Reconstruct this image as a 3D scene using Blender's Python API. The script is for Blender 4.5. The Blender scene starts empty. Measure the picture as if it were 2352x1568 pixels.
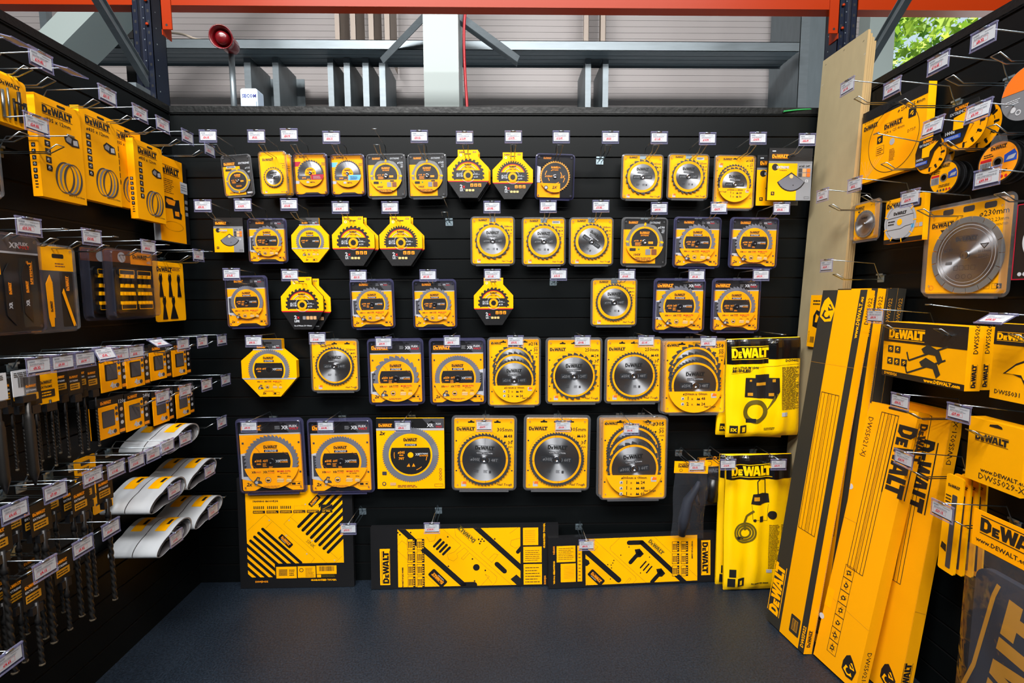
import bpy, math, random
from mathutils import Vector, Matrix, Euler
from mathutils.geometry import tessellate_polygon
random.seed(7)
S = bpy.context.scene
COL = S.collection
PI = math.pi
# ------------------------------------------------------------------ camera
F_PX, PITCH, YAW, ROLL = 1112.4, 0.0928138, -0.0186083, 0.0042570
CAM = Vector((0.0, -2.4837, 1.5121))
XL, XR, WTOP = -1.6185, 1.6249, 2.44
BASIS = Matrix.Rotation(YAW, 3, 'Z') @ Matrix.Rotation(-PITCH, 3, 'X') @ Matrix.Rotation(ROLL, 3, 'Y')
cd = bpy.data.cameras.new('camera')
cd.sensor_fit = 'HORIZONTAL'; cd.sensor_width = 36.0; cd.lens = 36.0 * F_PX / 2352.0
cd.clip_start = 0.02; cd.clip_end = 200
cam = bpy.data.objects.new('camera', cd); COL.objects.link(cam)
cam.matrix_world = Matrix.Translation(CAM) @ (BASIS @ Matrix(((1,0,0),(0,0,-1),(0,1,0)))).to_4x4()
S.camera = cam
# ------------------------------------------------------------------ world, daylight, ceiling lights, exposure
S.view_settings.view_transform = 'Standard'; S.view_settings.look = 'None'
S.view_settings.gamma = 1.0; S.view_settings.use_curve_mapping = False
S.view_settings.exposure = 0.0
S.cycles.transparent_max_bounces = 24
S.cycles.sample_clamp_indirect = 4.0
S.cycles.max_bounces = 8
W = bpy.data.worlds.new('daylight'); S.world = W; W.use_nodes = True
bg = W.node_tree.nodes['Background']
bg.inputs['Color'].default_value = (0.72, 0.87, 1.0, 1); bg.inputs['Strength'].default_value = 0.95
def area(name, loc, rot, sx, sy, power, col=(1, 1, 1)):
    l = bpy.data.lights.new(name, 'AREA'); l.shape = 'RECTANGLE'; l.size = sx; l.size_y = sy
    l.energy = power; l.color = col
    o = bpy.data.objects.new(name, l); COL.objects.link(o); o.location = loc; o.rotation_euler = rot
    return o
for i in range(13):                       # a row of ceiling tubes in front of the bay
    area('ceiling_tube', (-2.4 + i*0.40, -3.1, 5.2), (math.radians(12), 0, 0), 0.16, 1.3, 51*(1.55 - i*0.09), (1.0, 0.985, 0.97))
for i in range(4):                        # a second row further down the hall
    area('ceiling_tube', (-3.0 + i*2.0, -6.2, 5.2), (math.radians(20), 0, 0), 1.4, 0.2, 90, (1.0, 0.985, 0.97))
for i in range(3):                        # tubes above the space behind the partition
    area('ceiling_tube', (-2.4 + i*2.4, 0.55, 5.25), (math.radians(-8), 0, 0), 1.5, 0.2, 6, (1.0, 0.94, 0.9))
area('side_daylight', (3.6, 0.85, 1.5), (0, math.radians(80), 0), 2.2, 1.0, 34, (0.84, 0.94, 1.0))   # daylight from the glazing further right, behind the partition
area('low_fill', (-0.2, 0.8, 1.0), (math.radians(180), 0, 0), 4.6, 0.7, 26, (0.80, 0.93, 1.0))   # fill added behind the partition, facing up to brighten the rail's underside
sun = bpy.data.lights.new('sun', 'SUN'); sun.energy = 14.0; sun.angle = 0.01; sun.color = (1, 0.95, 0.82)
so = bpy.data.objects.new('sun', sun); COL.objects.link(so); so.rotation_euler = (math.radians(27), math.radians(6), 0)

# ------------------------------------------------------------------ pixel rays -> points on the real walls
def ray(px, py):
    return BASIS @ Vector(((px - 1176.0) / F_PX, 1.0, -(py - 784.0) / F_PX))
def on_y(px, py, y):
    d = ray(px, py); return CAM + d * ((y - CAM.y) / d.y)
def on_x(px, py, x):
    d = ray(px, py); return CAM + d * ((x - CAM.x) / d.x)
def pt(wall, px, py, d):
    "wall coordinates (s along the wall, z) of what is seen at a pixel, d in front of that wall"
    if wall == 'B': p = on_y(px, py, -d); return p.x, p.z
    if wall == 'L': p = on_x(px, py, XL + d); return p.y, p.z
    p = on_x(px, py, XR - d); return -p.y, p.z
def world(wall, s, z, d=0.0):
    return {'B': Vector((s, -d, z)), 'L': Vector((XL + d, s, z)), 'R': Vector((XR - d, -s, z))}[wall]
ROT = {'B': 0.0, 'L': PI/2, 'R': -PI/2}

# ------------------------------------------------------------------ materials
def lin(c):
    return tuple((x/255/12.92 if x/255 <= 0.04045 else ((x/255+0.055)/1.055)**2.4) for x in c)
MATS = {}
def mat(name, rgb, rough=0.5, metal=0.0, spec=0.5, coat=0.0, trans=0.0, alpha=1.0, noise=None, bump=None, aniso=None):
    m = bpy.data.materials.new(name); m.use_nodes = True
    nt = m.node_tree; b = nt.nodes['Principled BSDF']
    c = lin(rgb) + (1,)
    b.inputs['Base Color'].default_value = c; b.inputs['Roughness'].default_value = rough
    b.inputs['Metallic'].default_value = metal; b.inputs['Specular IOR Level'].default_value = spec
    b.inputs['Coat Weight'].default_value = coat; b.inputs['Coat Roughness'].default_value = 0.12
    tc = nt.nodes.new('ShaderNodeTexCoord')
    if noise:                               # (scale, strength, stretch)
        sc, st, stretch = noise
        mp = nt.nodes.new('ShaderNodeMapping'); mp.inputs['Scale'].default_value = stretch
        nt.links.new(tc.outputs['Object'], mp.inputs[0])
        n = nt.nodes.new('ShaderNodeTexNoise'); n.inputs['Scale'].default_value = sc; n.inputs['Detail'].default_value = 5
        nt.links.new(mp.outputs[0], n.inputs['Vector'])
        mx = nt.nodes.new('ShaderNodeMix'); mx.data_type = 'RGBA'
        lo = tuple(max(0, x*(1-st)) for x in c[:3]) + (1,); hi = tuple(min(1, x*(1+st)) for x in c[:3]) + (1,)
        mx.inputs['A'].default_value = lo; mx.inputs['B'].default_value = hi
        nt.links.new(n.outputs['Fac'], mx.inputs['Factor']); nt.links.new(mx.outputs['Result'], b.inputs['Base Color'])
    if bump:                                # (scale, strength, stretch)
        sc, st, stretch = bump
        mp = nt.nodes.new('ShaderNodeMapping'); mp.inputs['Scale'].default_value = stretch
        nt.links.new(tc.outputs['Object'], mp.inputs[0])
        n = nt.nodes.new('ShaderNodeTexNoise'); n.inputs['Scale'].default_value = sc; n.inputs['Detail'].default_value = 4
        nt.links.new(mp.outputs[0], n.inputs['Vector'])
        bp = nt.nodes.new('ShaderNodeBump'); bp.inputs['Strength'].default_value = st; bp.inputs['Distance'].default_value = 0.004
        nt.links.new(n.outputs['Fac'], bp.inputs['Height']); nt.links.new(bp.outputs[0], b.inputs['Normal'])
    if aniso:
        b.inputs['Anisotropic'].default_value = aniso
        tg = nt.nodes.new('ShaderNodeTangent'); tg.direction_type = 'RADIAL'; tg.axis = 'Y'
        nt.links.new(tg.outputs[0], b.inputs['Tangent']); b.inputs['Anisotropic Rotation'].default_value = 0.25
    MATS[name] = m
    return m
def clear(name, tint, gloss, haze, hazecol, rough=0.08):
    "thin clear plastic: see-through film with a real glossy reflection and a little haze"
    m = bpy.data.materials.new(name); m.use_nodes = True; nt = m.node_tree; nt.nodes.clear()
    out = nt.nodes.new('ShaderNodeOutputMaterial')
    tr = nt.nodes.new('ShaderNodeBsdfTransparent'); tr.inputs[0].default_value = tint + (1,)
    gl = nt.nodes.new('ShaderNodeBsdfGlossy'); gl.inputs['Roughness'].default_value = rough
    df = nt.nodes.new('ShaderNodeBsdfDiffuse'); df.inputs[0].default_value = lin(hazecol) + (1,)
    lw = nt.nodes.new('ShaderNodeLayerWeight'); lw.inputs['Blend'].default_value = 0.5
    pw = nt.nodes.new('ShaderNodeMath'); pw.operation = 'POWER'; pw.inputs[1].default_value = 4.0
    nt.links.new(lw.outputs['Facing'], pw.inputs[0])
    fr = nt.nodes.new('ShaderNodeMath'); fr.operation = 'MULTIPLY_ADD'; nt.links.new(pw.outputs[0], fr.inputs[0])
    f0 = ((gloss-1)/(gloss+1))**2*1.3; fr.inputs[1].default_value = 0.8; fr.inputs[2].default_value = f0
    m1 = nt.nodes.new('ShaderNodeMixShader'); m1.inputs[0].default_value = haze
    m2 = nt.nodes.new('ShaderNodeMixShader')
    L = nt.links.new
    L(tr.outputs[0], m1.inputs[1]); L(df.outputs[0], m1.inputs[2])
    L(fr.outputs[0], m2.inputs[0]); L(m1.outputs[0], m2.inputs[1]); L(gl.outputs[0], m2.inputs[2]); L(m2.outputs[0], out.inputs[0])
    if name == 'poly_bag':
        tc = nt.nodes.new('ShaderNodeTexCoord'); n = nt.nodes.new('ShaderNodeTexNoise'); n.inputs['Scale'].default_value = 14
        L(tc.outputs['Object'], n.inputs['Vector']); bp = nt.nodes.new('ShaderNodeBump'); bp.inputs['Strength'].default_value = 0.6
        bp.inputs['Distance'].default_value = 0.02; L(n.outputs['Fac'], bp.inputs['Height'])
        L(bp.outputs[0], gl.inputs['Normal']); L(bp.outputs[0], lw.inputs['Normal'])
    MATS[name] = m
mat('yellow', (255, 176, 0), 0.5, spec=0.12); mat('yellow_warm', (255, 165, 0), 0.5, spec=0.12); mat('yellow_dark', (196, 136, 20), 0.5)
mat('yellow_box', (240, 164, 0), 0.5, spec=0.15, bump=(60, 0.12, (1, 1, 1)))
mat('yellow_corrugated', (236, 158, 2), 0.55, spec=0.15, bump=(120, 0.14, (0.4, 0.4, 8)))
mat('yellow_film', (255, 204, 0), 0.34, spec=0.4)
mat('black', (14, 14, 15), 0.45); mat('black_print', (22, 22, 22), 0.5); mat('black_box', (17, 17, 19), 0.42, bump=(90, 0.1, (1, 1, 1)))
mat('black_film', (10, 10, 11), 0.25, coat=0.4)
mat('olive_black', (42, 41, 36), 0.6, spec=0.3); mat('olive_print', (96, 84, 18), 0.5)
mat('dark_grey', (58, 58, 62), 0.5); mat('grey', (112, 114, 118), 0.45); mat('mid_grey', (128, 130, 134), 0.45)
mat('light_grey', (168, 170, 174), 0.45); mat('white', (178, 182, 188), 0.5, spec=0.3); mat('off_white', (186, 188, 192), 0.6)
mat('red', (200, 24, 38), 0.4); mat('ticket_red', (196, 26, 44), 0.5); mat('crimson', (168, 16, 48), 0.4); mat('blue', (24, 74, 178), 0.4)
mat('sky_blue', (96, 178, 226), 0.4); mat('navy', (22, 28, 62), 0.4); mat('orange', (240, 110, 20), 0.45)
mat('orange_print', (250, 150, 10), 0.45); mat('wood_print', (206, 160, 110), 0.5); mat('green', (36, 140, 70), 0.45); mat('brown', (120, 66, 36), 0.6)
mat('ink_grey', (120, 124, 132), 0.6); mat('pale_print', (222, 190, 120), 0.5)
mat('band_dark', (34, 36, 40), 0.5); mat('blade_silver', (168, 170, 174), 0.5, metal=1.0, aniso=0.93)
mat('blade_dark', (66, 68, 69), 0.45, metal=0.3); mat('blade_grey', (112, 115, 124), 0.45, metal=0.2); mat('pcd_grey', (118, 119, 118), 0.4, metal=0.2)
mat('blade_wide', (150, 153, 158), 0.55, metal=0.5, aniso=0.9); mat('hub_metal', (150, 152, 158), 0.25, metal=1.0); mat('hub_dark', (34, 34, 38), 0.3, metal=0.4)
mat('zinc', (170, 182, 190), 0.28, metal=1.0); mat('zinc_plate', (176, 196, 206), 0.3, metal=0.9)
mat('tool_steel', (66, 64, 62), 0.38, metal=0.9); mat('tool_dark', (40, 39, 39), 0.4, metal=0.6)
mat('galvanised', (112, 121, 126), 0.45, metal=0.6, noise=(40, 0.22, (0.15, 1, 1)))
mat('galvanised_dark', (104, 114, 119), 0.45, metal=0.5, noise=(30, 0.2, (1, 1, 0.2)))
mat('rack_orange', (142, 40, 5), 0.34, spec=0.14); mat('rack_blue', (8, 16, 34), 0.32, spec=0.4)
mat('steel_white', (146, 158, 156), 0.45); mat('cream_steel', (150, 136, 124), 0.5)
mat('slatwall_black', (9, 12, 13), 0.38, spec=0.15, noise=(3, 0.1, (1, 1, 1)))
mat('groove_black', (8, 8, 9), 0.5)
mat('cap_black', (10, 12, 12), 0.42, spec=0.3, noise=(70, 0.6, (1, 1, 1)), bump=(45, 0.5, (1, 1, 1)))
mat('board_brown', (158, 144, 110), 0.75, noise=(35, 0.10, (1, 1, 0.3))); mat('board_edge', (158, 132, 88), 0.8, noise=(60, 0.2, (1, 1, 0.05)))
mat('cardboard', (170, 132, 88), 0.8); mat('siren_red', (92, 3, 11), 0.3, coat=0.3)
mat('cable_red', (180, 24, 34), 0.4); mat('cable_beige', (190, 176, 160), 0.5); mat('timber', (206, 178, 128), 0.7)
mat('abrasive', (70, 66, 68), 0.85, noise=(400, 0.3, (1, 1, 1))); mat('abrasive_back', (120, 116, 116), 0.8); mat('belt_white', (180, 184, 188), 0.55)
mat('secom_blue', (34, 40, 130), 0.4); mat('alarm_white', (170, 184, 202), 0.4)
mat('fabric_navy', (27, 32, 44), 0.7, noise=(20, 0.3, (1, 1, 1)))
mat('bark', (70, 60, 44), 0.8); mat('plastic_black', (20, 20, 22), 0.35)
clear('clear_plastic', (0.995, 0.995, 0.995), 1.25, 0.003, (230, 235, 240), 0.06)
clear('clear_rim', (0.80, 0.80, 0.81), 1.6, 0.22, (150, 152, 156), 0.12)
clear('violet_plastic', (0.985, 0.98, 0.99), 1.25, 0.005, (200, 200, 225), 0.07)
clear('violet_rim', (0.34, 0.34, 0.46), 1.5, 0.30, (92, 92, 132), 0.14)
clear('holder_plastic', (0.88, 0.88, 0.95), 1.45, 0.10, (190, 190, 225), 0.1)
clear('holder_rim', (0.80, 0.80, 0.90), 1.5, 0.22, (165, 165, 200), 0.12)
clear('poly_bag', (0.90, 0.91, 0.93), 1.38, 0.045, (160, 166, 180), 0.12)
clear('window_glass', (0.9, 0.96, 0.95), 1.45, 0.0, (200, 200, 200), 0.02)
clear('smoke_plastic', (0.97, 0.97, 0.98), 1.3, 0.005, (90, 92, 104), 0.08); clear('smoke_rim', (0.70, 0.70, 0.76), 1.5, 0.14, (96, 98, 120), 0.14)

# ------------------------------------------------------------------ text and logo outlines
_tc = {}
def glyphs(s, bold, shear):
    k = (s, bold, shear)
    if k not in _tc:
        c = bpy.data.curves.new('lettering', 'FONT'); c.body = s; c.size = 1.0; c.offset = bold; c.shear = shear
        c.resolution_u = 1; c.fill_mode = 'FRONT' if hasattr(c, 'fill_mode') else c.fill_mode
        o = bpy.data.objects.new('lettering', c)
        me = bpy.data.meshes.new_from_object(o)
        vs = [(v.co.x, v.co.y) for v in me.vertices]; fs = [tuple(p.vertices) for p in me.polygons]
        w = max([v[0] for v in vs], default=0.0)
        bpy.data.objects.remove(o); bpy.data.curves.remove(c); bpy.data.meshes.remove(me)
        _tc[k] = (vs, fs, w)
    return _tc[k]
LOGO = [([(0,0),(11,0),(17,5),(17,15),(11,20),(0,20)], [[(6,5),(9.3,5),(11,7),(11,13),(9.3,15),(6,15)]]),
        ([(18.5,0),(29.5,0),(29.5,4),(24,4),(24,5.2),(28.3,5.2),(28.3,8.2),(24,8.2),(24,9.4),(29.5,9.4),(29.5,13),(18.5,13)], []),
        ([(29.5,20),(36,20),(38,9.5),(40.6,20),(45.4,20),(48,9.5),(50,20),(56,20),(51.4,0),(45.6,0),(43,9.5),(40.2,0),(34.4,0)], []),
        ([(53,0),(59,0),(60,3.6),(66,3.6),(67,0),(73.2,0),(67.6,20),(58.8,20)], [[(61.2,7.6),(64.8,7.6),(63,14.4)]]),
        ([(74,0),(88,0),(88,5.2),(81,5.2),(81,20),(74,20)], []),
        ([(83,20),(103,20),(103,14.6),(96.6,14.6),(96.6,0),(89.6,0),(89.6,14.6),(83,14.6)], [])]
BARS = [[(0,22),(103,22),(103,23.3),(0,23.3)], [(0,-3.3),(103,-3.3),(103,-2),(0,-2)]]

# ------------------------------------------------------------------ mesh builder
LAY = 0.00035
class Art:
    """collects shapes for ONE mesh. Flat art is drawn in a (u, v) face frame; k is the ink layer on that face."""
    def __init__(s):
        s.V, s.F, s.M, s.names, s.sm = [], [], [], [], []
        s.frame(); s.t2()
    def frame(s, o=(0,0,0), U=(1,0,0), V=(0,0,1)):
        s.o, s.U, s.Vd = Vector(o), Vector(U), Vector(V); s.N = s.U.cross(s.Vd); return s
    def t2(s, x=0, y=0, sc=1.0, rot=0.0):
        s.tx, s.ty, s.sc, s.c, s.si = x, y, sc, math.cos(rot), math.sin(rot); return s
    def mi(s, m):
        if m not in s.names: s.names.append(m)
        return s.names.index(m)
    def p3(s, u, v, w):
        u, v = s.sc*u, s.sc*v
        return s.o + s.U*(s.tx + s.c*u - s.si*v) + s.Vd*(s.ty + s.si*u + s.c*v) + s.N*w
    def add(s, vs, fs, m, smooth=False):
        b = len(s.V); s.V += vs; i = s.mi(m)
        for f in fs: s.F.append(tuple(b + j for j in f)); s.M.append(i); s.sm.append(smooth)
    def poly(s, pts, m, k=1, holes=(), w=0.0):
        w = w + k*LAY
        if not holes and convexish(pts):
            s.add([s.p3(x, y, w) for x, y in pts], [range(len(pts))], m); return
        loops = [[Vector((x, y, 0)) for x, y in pts]] + [[Vector((x, y, 0)) for x, y in h] for h in holes]
        tris = tessellate_polygon(loops); allp = [p for l in loops for p in l]
        out = []
        for t in tris:
            a, b, c = (allp[i] for i in t)
            out.append(t if (b-a).cross(c-a).z > 0 else (t[0], t[2], t[1]))
        s.add([s.p3(p.x, p.y, w) for p in allp], out, m)
    def rect(s, x0, y0, x1, y1, m, k=1, w=0.0): s.poly([(x0,y0),(x1,y0),(x1,y1),(x0,y1)], m, k, w=w)
    def frame_rect(s, x0, y0, x1, y1, t, m, k=1, w=0.0):
        s.rect(x0,y0,x1,y0+t,m,k,w); s.rect(x0,y1-t,x1,y1,m,k,w); s.rect(x0,y0+t,x0+t,y1-t,m,k,w); s.rect(x1-t,y0+t,x1,y1-t,m,k,w)
    def rrect(s, x0, y0, x1, y1, r, m, k=1, w=0.0): s.poly(rr(x0,y0,x1,y1,r), m, k, w=w)
    def disc(s, x, y, r, m, k=1, n=36, w=0.0): s.poly([(x+r*math.cos(2*PI*i/n), y+r*math.sin(2*PI*i/n)) for i in range(n)], m, k, w=w)
    def ring(s, x, y, r0, r1, m, k=1, a0=0, a1=360, n=48, w=0.0):
        n = max(3, int(n*(a1-a0)/360)); w = w + k*LAY; vs = []; fs = []
        for i in range(n+1):
            a = math.radians(a0 + (a1-a0)*i/n); ca, sa = math.cos(a), math.sin(a)
            vs += [s.p3(x+r0*ca, y+r0*sa, w), s.p3(x+r1*ca, y+r1*sa, w)]
        for i in range(n): fs.append((2*i, 2*i+1, 2*i+3, 2*i+2))
        s.add(vs, fs, m)
    def line(s, pts, t, m, k=1, w=0.0):
        for (x0, y0), (x1, y1) in zip(pts, pts[1:]):
            dx, dy = x1-x0, y1-y0; l = math.hypot(dx, dy) or 1; nx, ny = -dy/l*t/2, dx/l*t/2
            s.poly([(x0+nx,y0+ny),(x0-nx,y0-ny),(x1-nx,y1-ny),(x1+nx,y1+ny)], m, k, w=w)
    def capsule(s, x0, y0, x1, y1, r, m, k=1, w=0.0):
        a = math.atan2(y1-y0, x1-x0); pts = []
        for i in range(7): q = a - PI/2 + PI*i/6; pts.append((x1+r*math.cos(q), y1+r*math.sin(q)))
        for i in range(7): q = a + PI/2 + PI*i/6; pts.append((x0+r*math.cos(q), y0+r*math.sin(q)))
        s.poly(pts, m, k, w=w)
    def text(s, t, x, y, size, m, k=2, al='l', bold=0.0, shear=0.0, rot=0.0, sx=1.0, w=0.0):
        vs, fs, wd = glyphs(t, bold, shear); w = w + k*LAY
        ox = {'l': 0, 'c': -wd/2, 'r': -wd}[al]; c, si = math.cos(rot), math.sin(rot)
        P = []
        for a, b in vs:
            a, b = (a+ox)*size*sx, b*size; P.append(s.p3(x + a*c - b*si, y + a*si + b*c, w))
        s.add(P, fs, m)
    def logo(s, x, y, width, m, k=2, al='l', rot=0.0, bars=True, w=0.0, hs=1.0):
        q = width/103.0; ox = {'l': 0, 'c': -width/2, 'r': -width}[al]; c, si = math.cos(rot), math.sin(rot)
        def tr(p):
            a, b = p[0]*q+ox, p[1]*q*hs; return (x + a*c - b*si, y + a*si + b*c)
        for o, hs_ in LOGO: s.poly([tr(p) for p in o], m, k, [[tr(p) for p in h] for h in hs_], w=w)
        if bars:
            for o in BARS: s.poly([tr(p) for p in o], m, k, w=w)
    def fine(s, x0, y0, x1, y1, n, m, k=2, fill=0.45, w=0.0):
        "fine print too small to read: rows of short word-length strokes"
        h = (y1-y0)/n; W_ = x1-x0
        for i in range(n):
            x = x0; end = x0 + W_*random.uniform(0.75, 1.0)
            while x < end:
                l = W_*random.uniform(0.08, 0.28); e = min(x+l, end)
                s.rect(x, y0+i*h+h*0.25, e, y0+i*h+h*(0.25+fill), m, k, w); x = e + W_*0.025
    def barcode(s, x0, y0, x1, y1, m='black_print', k=2, w=0.0):
        x = x0
        while x < x1:
            b = (x1-x0)*random.choice((0.012, 0.02, 0.035)); s.rect(x, y0, min(x+b, x1), y1, m, k, w); x += b + (x1-x0)*random.choice((0.014, 0.024))
    def picto(s, x, y, sz, ink='black_print', paper='yellow', k=2, w=0.0):
        "small square pictogram: dark tile with a light tool shape"
        s.rrect(x-sz/2, y-sz/2, x+sz/2, y+sz/2, sz*0.08, ink, k, w)
        q = random.random()*6.28
        pts = [(x + sz*0.36*math.cos(a+q)*random.uniform(0.45,1), y + sz*0.36*math.sin(a+q)*random.uniform(0.45,1)) for a in [i*PI/4 for i in range(8)]]
        s.poly(pts, paper, k+1, w=w); s.capsule(x-sz*.2, y-sz*.22, x+sz*.25, y+sz*.1, sz*.05, ink, k+2, w)
    # ---- solids
    def prism(s, pts, w0, w1, m, side=None, back=True, holes=()):
        n = len(pts); side = side or m
        s.poly(pts, m, 0, holes, w=w1)
        if back:
            b = len(s.V); s.add([s.p3(x, y, w0) for x, y in pts], [], side)
            loops = [[Vector((x, y, 0)) for x, y in pts]]
            if convexish(pts): s.F.append(tuple(b+i for i in reversed(range(n)))); s.M.append(s.mi(side)); s.sm.append(False)
            else:
                for t in tessellate_polygon(loops):
                    a, bb, c = (loops[0][i] for i in t)
                    t = t if (bb-a).cross(c-a).z < 0 else (t[0], t[2], t[1])
                    s.F.append(tuple(b+i for i in t)); s.M.append(s.mi(side)); s.sm.append(False)
        for loop in [pts] + [list(reversed(h)) for h in holes]:
            n = len(loop)
            vs = [s.p3(x, y, w1) for x, y in loop] + [s.p3(x, y, w0) for x, y in loop]
            s.add(vs, [(i, n+i, n+(i+1) % n, (i+1) % n) for i in range(n)], side)
    def block(s, x0, y0, x1, y1, w0, w1, m, side=None): s.prism([(x0,y0),(x1,y0),(x1,y1),(x0,y1)], w0, w1, m, side)
    def box3(s, a, b, m):
        (x0,y0,z0),(x1,y1,z1) = a, b
        vs = [Vector(p) for p in ((x0,y0,z0),(x1,y0,z0),(x1,y1,z0),(x0,y1,z0),(x0,y0,z1),(x1,y0,z1),(x1,y1,z1),(x0,y1,z1))]
        s.add(vs, [(0,3,2,1),(4,5,6,7),(0,1,5,4),(1,2,6,5),(2,3,7,6),(3,0,4,7)], m)
    def tube(s, P, r, m, n=6, cap=True, taper=None):
        P = [Vector(p) for p in P]; vs = []; fs = []; up = None
        for i, p in enumerate(P):
            d = ((P[min(i+1, len(P)-1)] - P[max(i-1, 0)])).normalized()
            if up is None:
                up = Vector((0,0,1)) if abs(d.z) < 0.9 else Vector((0,1,0))
            a = d.cross(up)
            if a.length < 1e-5: a = d.cross(Vector((1,0,0)))
            a.normalize(); b = a.cross(d).normalized(); up = b
            q = r if taper is None else taper[i]
            for j in range(n):
                t = 2*PI*j/n; vs.append(p + a*math.cos(t)*q + b*math.sin(t)*q)
        for i in range(len(P)-1):
            for j in range(n):
                k = (j+1) % n; fs.append((i*n+j, i*n+k, (i+1)*n+k, (i+1)*n+j))
        s.add(vs, fs, m, smooth=True)
        if cap:
            b = len(s.V) - len(vs)
            for f in (tuple(b+j for j in reversed(range(n))), tuple(b+(len(P)-1)*n+j for j in range(n))):
                s.F.append(f); s.M.append(s.mi(m)); s.sm.append(False)
    def lathe(s, o, axis, prof, m, n=24):
        o, ax = Vector(o), Vector(axis).normalized(); u = ax.orthogonal().normalized(); v = ax.cross(u); vs = []; fs = []
        for (t, r) in prof:
            for j in range(n):
                a = 2*PI*j/n; vs.append(o + ax*t + (u*math.cos(a) + v*math.sin(a))*r)
        for i in range(len(prof)-1):
            for j in range(n):
                k = (j+1) % n; fs.append((i*n+j, i*n+k, (i+1)*n+k, (i+1)*n+j))
        s.add(vs, fs, m, smooth=True)
    def mesh(s, name):
        me = bpy.data.meshes.new(name); me.from_pydata([tuple(v) for v in s.V], [], s.F)
        for n in s.names: me.materials.append(MATS[n])
        me.polygons.foreach_set('material_index', s.M); me.polygons.foreach_set('use_smooth', s.sm); me.update()
        return me
    def build(s, name, parent=None, label=None, me=None):
        o = bpy.data.objects.new(name, me or s.mesh(name)); COL.objects.link(o)
        if parent: o.parent = parent
        if label: o['label'] = label
        return o
def convexish(p):
    n = len(p); sg = 0
    for i in range(n):
        a, b, c = p[i], p[(i+1) % n], p[(i+2) % n]
        cr = (b[0]-a[0])*(c[1]-b[1]) - (b[1]-a[1])*(c[0]-b[0])
        if cr < -1e-12: return False
    return True
def rr(x0, y0, x1, y1, r, n=5):
    pts = []
    for cx, cy, a in ((x1-r,y0+r,-90),(x1-r,y1-r,0),(x0+r,y1-r,90),(x0+r,y0+r,180)):
        for i in range(n+1): q = math.radians(a + 90*i/n); pts.append((cx + r*math.cos(q), cy + r*math.sin(q)))
    return pts
def thing(name, label, cat, loc, rotz=0.0, group=None, rot=None):
    o = bpy.data.objects.new(name, None); COL.objects.link(o); o.empty_display_size = 0.05
    o.location = loc; o.rotation_euler = rot if rot is not None else (0, 0, rotz)
    o['label'] = label; o['category'] = cat
    if group: o['group'] = group
    return o
def tag(o, label, cat, group=None, kind=None):
    o['label'] = label; o['category'] = cat
    if group: o['group'] = group
    if kind: o['kind'] = kind
    return o
def struct(name, art):
    o = art.build(name); o['kind'] = 'structure'; return o
def on_wall(name, label, cat, wall, s, z, d, group=None, roll=0.0, yaw=0.0):
    "roll tilts the thing in its own face plane (degrees, clockwise as seen), yaw turns it about the vertical"
    R = Matrix.Rotation(ROT[wall] + math.radians(yaw), 3, 'Z') @ Matrix.Rotation(math.radians(roll), 3, 'Y')
    return thing(name, label, cat, world(wall, s, z, d), group=group, rot=R.to_euler())
# ================================================================== structure
def slatwall(name, wall, s0, s1, ztop=2.41):
    a = Art(); prof = [(0.0, 0.0)]
    k = 1
    while k*0.1 < ztop:
        z = k*0.1; prof += [(0.0, z-0.0045), (-0.009, z-0.0045), (-0.009, z+0.006), (0.0, z+0.0045)]; k += 1
    prof += [(0.0, ztop)]
    for (d0, z0), (d1, z1) in zip(prof, prof[1:]):
        groove = d0 < -0.001 or d1 < -0.001
        vs = [world(wall, s0, z0, d0), world(wall, s1, z0, d0), world(wall, s1, z1, d1), world(wall, s0, z1, d1)]
        a.add(vs, [(0, 1, 2, 3)], 'groove_black' if groove else 'slatwall_black')
    b = -0.02
    vs = [world(wall, s0, 0, b), world(wall, s1, 0, b), world(wall, s1, ztop, b), world(wall, s0, ztop, b)]
    a.add(vs, [(3, 2, 1, 0)], 'groove_black')
    for sc in (s0, s1):
        a.add([world(wall, sc, 0, 0), world(wall, sc, 0, b), world(wall, sc, ztop, b), world(wall, sc, ztop, 0)], [(0, 1, 2, 3)], 'groove_black')
    return struct(name, a)
slatwall('wall_back', 'B', XL, XR)
slatwall('wall_left', 'L', -2.6, 0.0)
slatwall('wall_right', 'R', 0.0, 2.6)
def cap(name, wall, s0, s1):
    a = Art(); c = [world(wall, s, z, d) for z in (2.411, 2.441) for s, d in ((s0, 0.003), (s1, 0.003), (s1, -0.03), (s0, -0.03))]
    a.add(c, [(0,3,2,1), (4,5,6,7), (0,1,5,4), (1,2,6,5), (2,3,7,6), (3,0,4,7)], 'cap_black'); struct(name, a)
cap('trim_1', 'B', XL, XR); cap('trim_2', 'L', -2.6, 0.03); cap('trim_3', 'R', -0.03, 2.6)
# floor: dark vinyl with fine flecks and faint wear
m = mat('floor_vinyl', (36, 40, 48), 0.42, spec=0.4, bump=(90, 0.18, (1, 1, 1)))
nt = m.node_tree; b = nt.nodes['Principled BSDF']; tc = nt.nodes.new('ShaderNodeTexCoord')
n1 = nt.nodes.new('ShaderNodeTexNoise'); n1.inputs['Scale'].default_value = 140; n1.inputs['Detail'].default_value = 2
n2 = nt.nodes.new('ShaderNodeTexNoise'); n2.inputs['Scale'].default_value = 2.2; n2.inputs['Detail'].default_value = 6
r1 = nt.nodes.new('ShaderNodeValToRGB'); r1.color_ramp.elements[0].position = 0.35; r1.color_ramp.elements[1].position = 0.72
r1.color_ramp.elements[0].color = lin((16, 24, 33)) + (1,); r1.color_ramp.elements[1].color = lin((36, 47, 60)) + (1,)
mx = nt.nodes.new('ShaderNodeMix'); mx.data_type = 'RGBA'; mx.blend_type = 'MULTIPLY'; mx.inputs['Factor'].default_value = 0.5
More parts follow.
